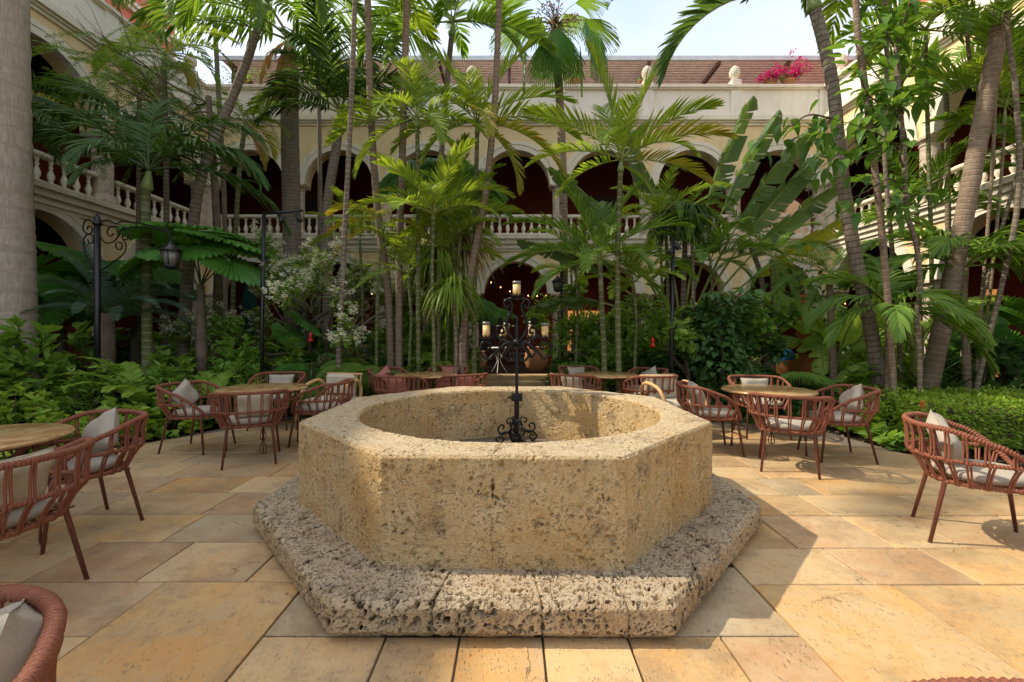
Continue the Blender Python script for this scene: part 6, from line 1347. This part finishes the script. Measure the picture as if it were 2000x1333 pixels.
# woody trees --------------------------------------------------------------
def grow(root, start, dirn, L, r, depth, rng, tips, spread=.55, mb=None, upb=.15):
    n = 6; pts = [Vector(start)]; d = Vector(dirn).normalized()
    for i in range(n): d = (d + Vector(rng.normal(0, .13, 3)) + Vector((0, 0, upb * .3))).normalized(); pts.append(pts[-1] + d * L / n)
    mb.tube(pts, [r * (1 - .45 * i / n) for i in range(n + 1)], 6 if depth < 2 else 4)
    if depth == 0: tips.append((pts[-1], d)); tips.append((pts[-3], d)); return
    for k in range(3 if depth > 1 else 4):
        a = rng.uniform(0, 2 * pi); ax = d.orthogonal().normalized(); ax.rotate(Matrix.Rotation(a, 3, d)); nd = (d + ax * spread * rng.uniform(.7, 1.5)).normalized()
        grow(root, pts[rng.integers(3, n + 1)], nd, L * rng.uniform(.55, .75), r * .5, depth - 1, rng, tips, spread, mb, upb)
def woody(px, Y, lab, z0s, L, r, mat, kinds, leafn, ls, spread=.8, depth=3, seed=0, flowers=0, bark='bark', name='tree', lean=(0, 0), limit=None):
    b = P(px, 700, Y); root = empty(name, (b.x, b.y, -.02), 0, lab, 'tree'); rng = np.random.default_rng(seed); tips = []; mb = MB()
    st = Vector((0, 0, 0)); top = Vector((lean[0], lean[1], z0s)); mb.tube(spline([st, st.lerp(top, .5) + Vector((.05, 0, 0)), top], 10), [r * 1.3] + [r] * 9 + [r * .9], 8)
    for k in range(4):
        a = k * pi / 2 + rng.uniform(-.4, .4); grow(root, top * (1 - .12 * k), Vector((cos(a) * spread, sin(a) * spread * .8, .55)), L, r * .7, depth - 1, rng, tips, .6, mb)
    mb.build('trunk', M[bark], root); tips = [t for t in tips if limit is None or limit(t[0] + root.location)]
    tp_ = np.array([tuple(t[0]) for t in tips]); td = np.array([tuple(t[1]) for t in tips])
    shape, lm = kinds; pos = np.repeat(tp_, leafn, 0); o = np.repeat(td, leafn, 0); m = len(pos); X = norm(np.cross(o, [0, .01, 1.0])); Yv = np.cross(X, o); w = rng.uniform(0, 2 * pi, m)
    d = o * .6 + (X * np.cos(w)[:, None] + Yv * np.sin(w)[:, None]) * rng.uniform(.6, 1.4, m)[:, None]; pos = pos - o * rng.uniform(0, ls * 2.0, m)[:, None] + rng.normal(0, ls * .35, (m, 3))
    v, q, t = scatter(leaf_template(shape, .3), pos, d, rng.uniform(.6, 1.2, m) * ls, rng)
    cr_ = inst('crown', np_mesh('crown', v, q, LM[lm], {'tint': t}), root); cr_['kind'] = 'stuff'
    if flowers:
        idx = rng.integers(0, len(tp_), flowers); c = tp_[idx] + rng.normal(0, .06, (flowers, 3)) + td[idx] * .08; n5 = 5; pp = np.repeat(c, n5 * 3, 0) + rng.normal(0, .022, (flowers * n5 * 3, 3)); a = rng.uniform(0, 2 * pi, len(pp))
        dd = np.stack([np.cos(a), np.sin(a), np.full(len(a), .5)], -1); v, q, t = scatter(leaf_template('petal', .2), pp, dd, np.full(len(pp), .036), rng); f_ = inst('blossom', np_mesh('blossom', v, q, LM['petal'], {'tint': t}), root); f_['kind'] = 'stuff'
    return root, tips
woody(655, 9.4, 'twiggy tree covered in small white blossom left of centre', 1.2, 1.45, .06, None, ('obo', 'broad'), 12, .115, 1.3, 4, 5, 900)
woody(600, 9.9, 'second white flowering tree leaning towards the spotlight pole', 1.6, 1.3, .055, None, ('obo', 'broad'), 11, .11, 1.1, 4, 9, 600)
woody(1180, 9.8, 'open branched tree with oval leaf rosettes behind the right of the candelabra', .9, .85, .045, None, ('obo', 'bush'), 9, .17, 1.2, 3, 12)
woody(1340, 8.4, 'branching tree with paddle shaped leaf rosettes around the tall black pole', 1.0, .80, .05, None, ('obo', 'broad'), 10, .18, 1.2, 3, 15)
woody(1420, 8.9, 'dense dark tree with glossy leaves behind the right table', .6, .75, .06, None, ('ovate', 'shade'), 16, .13, .9, 4, 18)
woody(1490, 8.6, 'mossy crooked tree with climbing leaves left of the seated person', 1.35, .55, .07, None, ('heart', 'bush'), 12, .12, .9, 3, 21)
woody(1090, 10.8, 'slender young tree with pale rosettes by the small lantern', 1.9, .5, .03, None, ('obo', 'lime'), 9, .16, .9, 3, 24)
# orange peeling trunk
pk = P(1583, 735, 9.3); o = empty('peeling_trunk_tree', (pk.x, pk.y, -.02), 0, 'short tree trunk with peeling orange bark behind the right table', 'tree'); MB().tube(spline([(0, 0, 0), (-.03, 0, .5), (-.12, 0, 1.25), (-.2, 0, 2.2)], 16), [.17, .16, .15, .14, .13, .12, .11, .10, .09, .08, .07, .06, .06, .05, .05, .04, .04][:16] + [.04] * 4 if False else .13, 12).build('trunk', M['bark_red'], o)
v, q, t = scatter(leaf_template('ovate'), np.array([(-.2, 0, 2.2)]) + RNG.normal(0, .35, (220, 3)), RNG.normal(0, 1, (220, 3)), np.full(220, .15), RNG); inst('crown', np_mesh('crown', v, q, LM['shade'], {'tint': t}), o)['kind'] = 'stuff'
# feathery tree spreading over the upper left
ft = empty('feathery_tree', (-6.3, 9.6, -.02), 0, 'feathery leaved tree with thin dark twigs across the top left', 'tree'); rng = np.random.default_rng(8); tips = []; mb = MB()
mb.tube(spline([(0, 0, 0), (.1, 0, 3), (-.1, 0, 6.4)], 16), [.11 - .0035 * k for k in range(17)], 8)
for k in range(9):
    a = [pi, pi * .8, pi * 1.15, pi * 1.35, pi * 1.05, pi * .6, pi * .9, pi * 1.25, pi * .7][k]; grow(ft, Vector((-.05, 0, 5.1 + .16 * k)), Vector((cos(a) * 1.2, sin(a) * .8, .30)), 1.7, .022, 2, rng, tips, .55, mb, .02)
mb.build('trunk', M['bark'], ft)
fe = [frond('feather', 10 * k - 20, 25, k, 1.0) for k in range(4)]
tip_arr = tips; cnt = 0
for k, (p_, d_) in enumerate(tip_arr):
    for j in range(2 if k % 2 else 1):
        if cnt >= 230: break
        inst('twig_leaf', fe[(k + j) % 4], ft, p_ - d_ * (.12 * j), (RNG.uniform(-.5, .5), RNG.uniform(-.5, .5), RNG.uniform(0, 6.28)), RNG.uniform(.6, 1.0)); cnt += 1
# big leaved branches at the upper right: every leaf by itself
bl = empty('big_leaf_tree', P(1795, 770, 6.2).xy.to_3d(), 0, 'grey stemmed tree with big fresh green leaves hanging over the upper right', 'tree')
off = bl.location; Yb = 6.2; pt = lambda x, y, dY=0: P(x, y, Yb + dY) - off
mb = MB(); mb.tube(spline([Vector((0, 0, -.02)), pt(1797, 700), pt(1790, 620), pt(1797, 560), pt(1790, 480), pt(1772, 420), pt(1768, 370), pt(1766, 300), pt(1756, 190), pt(1750, 90)], 60), [.055 - .0005 * k for k in range(60)] + [.025] * 6, 10) if False else mb.tube(spline([Vector((0, 0, -.02)), pt(1797, 700), pt(1790, 620), pt(1797, 560), pt(1790, 480), pt(1772, 420), pt(1768, 370), pt(1766, 300), pt(1756, 190), pt(1750, 90)], 54), .03, 10)
mb.build('trunk', M['trunk_thin'], bl)
BR = [([(1766, 330), (1757, 290), (1700, 255), (1625, 232)], 0), ([(1756, 200), (1700, 130), (1660, 70)], .2), ([(1752, 120), (1765, 40), (1790, -20)], -.2), ([(1756, 170), (1800, 110), (1815, 60)], .1), ([(1766, 330), (1745, 290), (1700, 300), (1650, 330)], -.3), ([(1768, 380), (1740, 350), (1700, 370), (1640, 400)], -.2), ([(1760, 220), (1700, 190), (1680, 150)], -.3), ([(1750, 100), (1720, 40), (1700, -10)], .3), ([(1768, 400), (1790, 380), (1750, 400)], -.4), ([(1755, 150), (1750, 60), (1735, 0)], -.4), ([(1625, 232), (1580, 225), (1540, 250), (1500, 275)], 0), ([(1625, 232), (1600, 260), (1570, 290)], -.15), ([(1756, 200), (1780, 180), (1800, 160)], -.3), ([(1700, 255), (1640, 300), (1600, 330)], .1), ([(1760, 240), (1730, 200), (1690, 210)], .25)]
LEAFB = [np_mesh('leaf', *leaf_fine(c, f), LM['bigleaf'], {'tint': np.full(24, t_)}) for c, f, t_ in ((.3, .3, .1), (.5, .4, .4), (.15, .25, .6), (.7, .3, .25))]
spots = []
mb = MB()
for pxs, dY in BR:
    pts = spline([pt(x, y, dY * (i / len(pxs) if i else 0)) for i, (x, y) in enumerate(pxs)], 16); mb.tube(pts, [.014 * (1 - .7 * i / len(pts)) for i in range(len(pts))], 5)
    for i in range(3, len(pts)): spots.append((pts[i], (pts[i] - pts[i - 1]).normalized()))
mb.build('branch', M['twig'], bl); rng = np.random.default_rng(4); n_ = 0
while n_ < 290:
    p_, d_ = spots[rng.integers(0, len(spots))]; p_ = p_ + Vector(rng.normal(0, 1, 3)) * .10; a = rng.uniform(0, 2 * pi); out = (d_ * .5 + Vector((cos(a), sin(a), rng.uniform(-1.3, .2)))).normalized()
    inst('leaf', LEAFB[n_ % 4], bl, p_ + out * .02, out.to_track_quat('Y', 'Z').to_euler(), rng.uniform(.16, .32)); n_ += 1
# climbing column of leaves beside the green parasol, dense vine column
def leafcol(px, Y, z1, w, lab, mat='bush', n=700, ls=.10, seed=1, shape='ovate'):
    b = P(px, 700, Y); r = empty('climbing_shrub', (b.x, b.y, 0), 0, lab, 'shrub'); rng = np.random.default_rng(seed); MB().tube(spline([(0, 0, 0), (.06, 0, z1 * .5), (-.03, 0, z1 * .95)], 8), .03, 6).build('stem', M['twig'], r)
    z = rng.uniform(.05, z1, n); a = rng.uniform(0, 2 * pi, n); rad = w * rng.uniform(.2, 1, n) ** .5 * (.7 + .4 * np.sin(z * 4 + a)); pos = np.stack([np.cos(a) * rad, np.sin(a) * rad, z], -1); d = np.stack([np.cos(a), np.sin(a), rng.uniform(-.9, .5, n)], -1)
    v, q, t = scatter(leaf_template(shape), pos, d, rng.uniform(.6, 1.2, n) * ls, rng); inst('foliage', np_mesh('foliage', v, q, LM[mat], {'tint': t}), r)['kind'] = 'stuff'
leafcol(436, 8.6, 1.75, .34, 'climbing shrub with many small leaves left of the green parasol', 'bush', 800, .10); leafcol(1405, 8.0, 2.1, .65, 'tall dark vine covered clump behind the right table', 'shade', 1700, .12, 3, 'heart'); leafcol(600, 11.5, 2.2, .5, 'dark vine clump under the white blossom trees', 'shade', 900, .12, 4)
# hanging strap leaved plants on stems
def strap_tree(px, pyc, Y, lab, R, n, mat='bright', w=.016, stem='trunk_thin'):
    b = P(px, pyc, Y); r = empty('strap_leaf_tree', (b.x, b.y, -.02), 0, lab, 'tree'); MB().tube(spline([(0, 0, 0), (.05, 0, b.z * .5), (0, 0, b.z)], 14), .035, 8).build('trunk', M[stem], r); rng = np.random.default_rng(int(px))
    Vs = []; K = 6; t = np.linspace(0, 1, K); a = rng.uniform(0, 2 * pi, n); e = rng.uniform(-.4, 1.3, n); L = R * rng.uniform(.7, 1.15, n); V = np.zeros((n, K, 3, 3)); pos = np.tile([0, 0, b.z + .02], (n, 1)).astype(float); d = np.stack([np.cos(a) * np.cos(e), np.sin(a) * np.cos(e), np.sin(e)], -1)
    for k in range(K):
        dk = norm(d + np.array([0, 0, -1.]) * 2.6 * t[k] ** 1.2)
        if k: pos = pos + dk * (L / (K - 1))[:, None]
        sd_ = norm(np.cross(dk, [0, 0, 1.001])); ww = w * [.7, 1, 1, .8, .55, .08][k]; V[:, k, 0] = pos - sd_ * ww; V[:, k, 1] = pos + np.array([0, 0, -.004]); V[:, k, 2] = pos + sd_ * ww
    inst('crown', np_mesh('crown', V.reshape(-1, 3), strip_faces(n, K), LM[mat], {'tint': np.clip(np.repeat(rng.uniform(0, .7, n), K * 3), 0, 1)}), r)['kind'] = 'stuff'
strap_tree(852, 500, 8.9, 'slim tree with long hanging grassy leaves left of the candelabra', 1.0, 190); strap_tree(885, 560, 8.0, 'lower tuft of hanging grassy leaves beside the garden path', .85, 170); strap_tree(905, 470, 9.6, 'dry hanging strap leaves behind the curved stem', 1.3, 130, 'brown')
strap_tree(1350, 415, 9.0, 'dark tufted tree with thin leaves beneath the paddle leaves', .8, 260, 'dark', .014); strap_tree(1300, 425, 9.6, 'second dark tufted tree left of the paddle stalks', .8, 230, 'dark', .014); strap_tree(860, 400, 11.8, 'grey strap leaved tree deep behind the bright palms', 1.1, 200, 'blue', .02)
# bougainvillea and pots on the parapet
def bougain(px, py, Y, w, h_, lab, fl='magenta', n=420):
    b = P(px, py, Y); r = empty('bougainvillea', (b.x, b.y, b.z), 0, lab, 'flowering plant'); rng = np.random.default_rng(int(px)); pos = rng.normal(0, 1, (n, 3)) * [w * .42, .12, h_ * .3]; pos[:, 2] = np.abs(pos[:, 2]) + .4 * h_ * np.clip(pos[:, 0] / w, -.3, 1) + .02
    v, q, t = scatter(leaf_template('ovate'), pos, rng.normal(0, 1, (n, 3)), np.full(n, .07), rng); inst('foliage', np_mesh('foliage', v, q, LM['broad'], {'tint': t}), r)['kind'] = 'stuff'
    if fl:
        c = pos[rng.integers(0, n, 60)]; pp = np.repeat(c, 12, 0) + rng.normal(0, .055, (720, 3)) + [0, -.04, .05]; v, q, t = scatter(leaf_template('petal'), pp, rng.normal(0, 1, (720, 3)), np.full(720, .07), rng); inst('blossom', np_mesh('blossom', v, q, LM[fl], {'tint': t}), r)['kind'] = 'stuff'
    for k in range(5): MB().tube(spline([(0, 0, -.25), (rng.normal(0, w * .2), 0, h_ * .2), (rng.normal(0, w * .4), 0, h_ * .7)], 8), .008, 4).build('stem', M['twig'], r)
    MB().lathe([(.16, -.35), (.22, -.02), (.24, 0), (.18, 0), (.17, -.05)], (0, 0, 0), 14).build('pot', M['clay'], r)
bougain(1540, 158, 16.7, .95, .8, 'magenta bougainvillea spilling over the far parapet'); bougain(1505, 160, 16.9, .5, .3, 'small magenta bougainvillea low on the far parapet', n=160)
bougain(1122, 160, 16.7, .5, .5, 'green bush in a pot on the far parapet beside the fan palm', None, 260); bougain(1258, 160, 16.8, .3, .4, 'yellowish potted plant on the far parapet', None, 120); bougain(700, 165, 16.8, 1.6, .6, 'green hedge plant on the far parapet behind the palms', None, 500); bougain(470, 160, 16.8, 1.4, .7, 'green plant on the far parapet near the left corner', None, 400)

# ---------------------------------------------------------------- shrubs and ground cover of the beds
def near_words(x, y):
    marks = [((-6.56, 7.2), 'the black lamp post'), ((-7.8, 7.0), 'the giant grey trunk'), ((-3.9, 8.0), 'the spotlight pole'), ((-2.8, 8.6), 'the white blossom tree'), ((-1.4, 8.6), 'the pink cushioned chairs'), ((-.95, 10), 'the left of the garden path'), ((1.1, 10), 'the right of the garden path'), ((2.0, 8.4), 'the far right table'), ((2.7, 7.6), 'the tall black pole'), ((3.4, 7.0), 'the chair facing us at the right'), ((4.9, 8.0), 'the peeling trunk'), ((5.2, 7.0), 'the stout grey trunk'), ((6.2, 7.2), 'the thick brown trunk'), ((7.6, 7.5), 'the right edge palms'), ((-5.2, 6.0), 'the left side chairs'), ((-4.6, 8.2), 'the climbing shrub'), ((-6.8, 5.0), 'the left edge chairs'), ((-5.6, 10), 'the cycad'), ((-7.5, 11.5), 'the left arches'), ((-4.5, 12.6), 'the green parasol'), ((-1, 13), 'the arcade left of the doorway'), ((2.5, 12.6), 'the arcade right of the doorway'), ((5.5, 11.5), 'the far right arches'), ((8.8, 9.5), 'the right side arches'), ((4.0, 9.6), 'the seated person in blue')]
    b = min(marks, key=lambda m: (m[0][0] - x) ** 2 + (m[0][1] - y) ** 2); return ('in front of ' if y < b[0][1] - .5 else 'behind ' if y > b[0][1] + .5 else 'beside ') + b[1]
DESC = {'ixora': 'green shrub with narrow leaves', 'lime': 'lime green leafy shrub', 'broad': 'fresh green broad leaved shrub', 'heart': 'low heart leaved plant', 'dark': 'deep green narrow leaved shrub', 'shade': 'dark glossy shrub', 'bronze': 'olive bronze leaved shrub', 'obo': 'shrub with rosettes of oval leaves', 'strap': 'clump of arching strap leaves', 'strapd': 'dark clump of strap leaves', 'grass': 'tuft of bright grassy leaves', 'croton': 'upright lance leaved plant', 'spath': 'dark big leaved plant', 'spathl': 'light green big leaved plant', 'small': 'small leaved trimmed bush'}
BS = []
def B(kind, x, y, w, h=None, seed=None): BS.append((kind, x, y, w, h, seed if seed is not None else len(BS)))
# front edge of the left bed, from the frame's edge to the plaza's back
LB = [(-7.0, 3.9, 'lime', .9, .5), (-6.3, 4.3, 'ixora', 1.0, .55), (-5.75, 4.8, 'heart', .9, .42), (-5.3, 5.35, 'lime', .8, .45), (-5.1, 5.9, 'heart', .9, .5), (-4.9, 6.5, 'heart', .9, .48), (-4.55, 6.95, 'spathl', .8, .5), (-4.2, 7.4, 'lime', .8, .6), (-6.9, 5.2, 'ixora', 1.2, .8), (-6.1, 5.6, 'lime', 1.1, .75), (-7.9, 4.8, 'ixora', 1.3, .9), (-7.0, 6.2, 'broad', 1.4, 1.0), (-6.0, 6.5, 'ixora', 1.2, .9), (-5.3, 7.0, 'ixora', 1.1, .95), (-5.7, 7.6, 'broad', 1.2, 1.1), (-4.6, 7.8, 'ixora', 1.1, 1.0), (-4.2, 8.5, 'broad', 1.1, 1.15), (-5.1, 8.5, 'obo', 1.1, 1.25), (-6.4, 8.4, 'croton', 1.4, 1.2), (-7.3, 7.9, 'broad', 1.3, 1.4), (-7.0, 6.6, 'obo', 1.2, 1.5), (-8.3, 6.2, 'broad', 1.5, 1.35), (-8.4, 7.6, 'shade', 1.5, 1.2),
      (-3.5, 8.2, 'bronze', 1.1, 1.0), (-3.3, 9.0, 'bronze', 1.3, 1.2), (-2.7, 8.3, 'strap', 1.2, .9), (-2.4, 9.2, 'dark', 1.2, 1.0), (-3.9, 9.4, 'shade', 1.4, 1.3), (-2.9, 7.9, 'strapd', .9, .7), (-1.9, 9.0, 'strapd', 1.2, .9), (-1.5, 9.5, 'strap', 1.1, .9), (-2.3, 8.6, 'grass', .9, .7)]
for x, y, k, w, h in LB: B(k, x, y, w, h)
# right bed
RB = [(3.15, 8.4, 'strapd', 1.2, .9), (3.9, 7.5, 'strapd', 1.1, .8), (4.6, 7.3, 'spath', 1.0, .7), (4.95, 6.6, 'spathl', .8, .5), (4.9, 6.0, 'spathl', .65, .45), (5.2, 6.4, 'heart', .8, .5), (5.5, 7.0, 'broad', 1.0, .85), (5.0, 7.7, 'dark', 1.1, .72), (4.2, 8.3, 'dark', 1.2, 1.0), (3.4, 9.2, 'shade', 1.4, 1.2), (3.2, 7.6, 'dark', .8, .6), (3.6, 8.2, 'small', 1.0, .8), (4.4, 9.2, 'dark', 1.2, .8), (5.4, 8.6, 'shade', 1.1, .62), (6.3, 8.2, 'lime', 1.3, 1.0), (6.2, 7.3, 'spath', 1.1, .9), (7.0, 7.6, 'strapd', 1.4, 1.3), (7.8, 7.2, 'spath', 1.4, 1.2), (8.4, 8.2, 'shade', 1.6, 1.4), (5.8, 6.7, 'strap', .8, .7), (7.2, 8.6, 'lime', 1.4, 1.2), (2.75, 8.8, 'shade', 1.1, 1.0), (4.75, 5.6, 'spathl', .55, .4), (2.0, 9.2, 'ixora', 1.5, 1.2), (1.95, 9.3, 'croton', 1.7, 1.25), (2.6, 9.6, 'dark', 1.3, 1.1)]
for x, y, k, w, h in RB: B(k, x, y, w, h)
# deeper filler
fr = random.Random(9)
for y in np.arange(9.6, 14.6, 1.05):
    x = -9.6 + fr.uniform(0, .5)
    while x < 9.9:
        if not (-1.35 < x < 1.45) and not (abs(x - .602 * y) < .85 and y < 11.7) and not (abs(x + .579 * y) < .7) and not (y > 12.3 and abs(x) < 3): B(fr.choice(['shade', 'dark', 'shade', 'broad', 'strapd', 'ixora', 'obo', 'bronze', 'croton', 'spath']), x + fr.uniform(-.3, .3), y + fr.uniform(-.3, .3), fr.uniform(1.2, 1.7), fr.uniform(.9, 1.7) if y > 10.5 else fr.uniform(.9, 1.5))
        x += fr.uniform(1.15, 1.6)
for x, y in ((-9.3, 5.2), (-9.5, 7), (-9.4, 8.6), (9.3, 6.4), (9.6, 8), (8.9, 5.2), (7.9, 5.6)): B('shade', x, y, 1.7, 1.4)
for k_, (x, y, w, h, kd) in enumerate([(-1.75, 10.0, 1.3, 1.5, 'obo'), (-2.6, 10.3, 1.5, 1.9, 'broad'), (-3.5, 10.8, 1.4, 1.6, 'ixora'), (-1.6, 11.3, 1.3, 1.9, 'ixora'), (-2.5, 11.8, 1.5, 2.1, 'shade'), (1.75, 10.3, 1.3, 1.6, 'broad'), (2.5, 10.8, 1.5, 2.0, 'obo'), (3.4, 10.2, 1.4, 1.9, 'ixora'), (4.3, 10.9, 1.4, 1.9, 'broad'), (2.0, 11.8, 1.4, 2.0, 'ixora'), (7.3, 10.4, 1.6, 1.9, 'broad'), (8.4, 10.0, 1.6, 2.0, 'lime'), (-1.3, 9.4, .8, 1.1, 'lime'), (1.9, 8.9, 1.2, 1.1, 'broad'), (-4.9, 9.6, 1.3, 1.35, 'broad')]): B(kd, x, y, w, h)
lab_seen = {}
names = []
for k, x, y, w, h, s_ in BS:
    lab = DESC[k] + ' ' + near_words(x, y); names.append(lab); lab_seen.setdefault(lab, []).append((x / max(y, .1), y, len(names) - 1))
ORD = ['leftmost', 'second from the left', 'third from the left', 'fourth from the left', 'fifth from the left', 'sixth from the left']
for lab, L_ in lab_seen.items():
    if len(L_) > 1:
        for n_, (_, _, i) in enumerate(sorted(L_)): names[i] = lab + ', ' + (ORD[n_] if n_ < len(L_) - 1 else 'rightmost')
for i, (k, x, y, w, h, s_) in enumerate(BS): bush(k, x, y, w, h, s_ * 7 + i, names[i], 'shrubs in the garden beds')
# two grassy and leafy hedges beside the path and the trimmed hedge at the right
def hedge(x0, x1, y0, y1, h_, kind, lab, n, ls, seed=0, name='hedge', bumpy=.06):
    rng = np.random.default_rng(seed); cx, cy = (x0 + x1) / 2, (y0 + y1) / 2; r = empty(name, (cx, cy, 0), 0, lab, 'hedge'); w, d = (x1 - x0) / 2, (y1 - y0) / 2
    u = rng.uniform(-1, 1, n); v_ = rng.uniform(-1, 1, n); zz = rng.uniform(.02, 1, n); f = rng.uniform(0, 1, n); top = f < .45; front = (f >= .45) & (f < .8); sd_ = f >= .8
    x = np.where(sd_, np.sign(u), u); y = np.where(front, -1, v_); z = np.where(top, 1, zz); lump = 1 + bumpy * np.sin(x * w * 5 + seed) * np.cos(y * d * 6)
    pos = np.stack([x * w * lump, y * d * lump, z * h_ * (1 + bumpy * np.sin(x * w * 7 + y * 3))], -1) * (1 - rng.uniform(0, .22, n) ** 1.0)[:, None] * np.array([1, 1, 1]); nrm = np.stack([np.where(sd_, np.sign(u), 0), np.where(front, -1, 0), np.where(top, 1, .35)], -1) + rng.normal(0, .55, (n, 3))
    shape, mat = kind; v, q, t = scatter(leaf_template(shape, .3), pos, nrm, rng.uniform(.6, 1.2, n) * ls, rng); inst('foliage', np_mesh('foliage', v, q, LM[mat], {'tint': t}), r)['kind'] = 'stuff'
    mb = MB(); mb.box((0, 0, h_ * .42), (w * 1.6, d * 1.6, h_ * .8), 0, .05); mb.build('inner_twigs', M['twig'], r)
hedge(4.95, 9.2, 5.35, 6.7, .58, ('small', 'lime'), 'trimmed small leaved green hedge behind the sunlit chair at the right', 16000, .05, 2)
hedge(-1.55, -.95, 8.7, 11.2, .62, ('strap', 'bright'), 'grassy bright green hedge along the left of the garden path', 5200, .22, 3, bumpy=.12); hedge(.98, 1.5, 8.75, 11.4, .72, ('ovate', 'bush'), 'leafy hedge along the right of the garden path', 4200, .075, 4)
# fern-like low fronds in the beds
for i, (x, y, z, L, st, lab) in enumerate([(-4.75, 7.3, .25, 1.0, 'fern', 'lime green fern behind the left side chair'), (-5.4, 6.6, .3, 1.1, 'fern', 'bright fern between the lamp post and the left chairs'), (-5.9, 7.2, .35, 1.1, 'fern', 'tall fern in front of the cycad'), (-2.6, 8.0, .2, 1.0, 'fernd', 'feathery fern behind the chair by the well at left'), (-2.15, 8.5, .25, 1.0, 'fernd', 'green fern behind the pink cushioned chairs'), (-1.6, 9.2, .7, .9, 'fern', 'yellow green fern rising behind the pink cushioned chairs'), (4.3, 7.9, .2, 1.0, 'fernd', 'green fern behind the right table'), (5.0, 8.3, .3, 1.0, 'fernd', 'fern below the stout grey trunk'), (2.6, 8.9, .3, 1.0, 'fernd', 'fern beside the tall black pole'), (-3.2, 7.6, .15, .9, 'fernd', 'low fern behind the chair facing us at left')]):
    r = empty('fern', (x, y, 0), i, lab, 'fern', 'ferns in the garden beds'); MB().tube([(0, 0, 0), (0, 0, z)], [.05, .03], 6).build('stem', M['bark'], r)
    for k in range(13): inst('frond', frond(st, 75 - 50 * ((k * 5) % 13) / 13, 75, k, 1.0), r, (0, 0, z), (0, 0, k * 2.4), L * RNG.uniform(.7, 1))
# red blossoms on the left bed
for i, (px, py, Y, lab) in enumerate(((58, 802, 5.9, 'orange red flower head low in the left bed'), (54, 769, 6.6, 'second orange red flower head, higher in the left bed'), (140, 783, 6.3, 'tiny orange flower head near the lamp post'), (1802, 790, 5.3, 'single red flower on the trimmed hedge'))):
    b = P(px, py, Y); v, q, t = scatter(leaf_template('petal'), np.tile([0, 0, 0.], (26, 1)) + RNG.normal(0, .018, (26, 3)), RNG.normal(0, 1, (26, 3)) + [0, 0, .6], np.full(26, .03 if i < 2 else .02), RNG)
    o = inst('flower_head', np_mesh('flower_head', v, q, LM['redflower'], {'tint': t}), None, b); tag(o, lab, 'flower')
    MB().tube([(0, 0, 0), (0, .02, -b.z * .9)], .004, 4).build('stem', M['rachis_dark'], o)
# leaf litter and gravel in the beds
gn = 9000; gx = RNG.uniform(-9.5, 9.5, gn); gy = RNG.uniform(4.5, 13, gn); keep = [not inside((a, b), PLAZA) and abs(a) > 1 for a, b in zip(gx, gy)]; gx, gy = gx[keep], gy[keep]; m = len(gx)
v, q, t = scatter(leaf_template('ovate', .2), np.stack([gx, gy, np.full(m, -.07)], -1), np.stack([RNG.normal(0, 1, m), RNG.normal(0, 1, m), np.full(m, .12)], -1), RNG.uniform(.03, .09, m), RNG)
tag(inst('fallen_leaves', np_mesh('fallen_leaves', v, q, LM['brown'], {'tint': t})), 'dry fallen leaves scattered over the soil of the beds', 'leaf litter', kind='stuff')
for s_, pts_ in (('left', [(-7.0, 2.65), (-4.85, 5.5), (-4.35, 6.55), (-3.2, 8.9)]), ('right', [(6.2, 3.1), (5.7, 4.0), (4.62, 5.2), (4.45, 6.7), (3.4, 8.9)])):
    pass
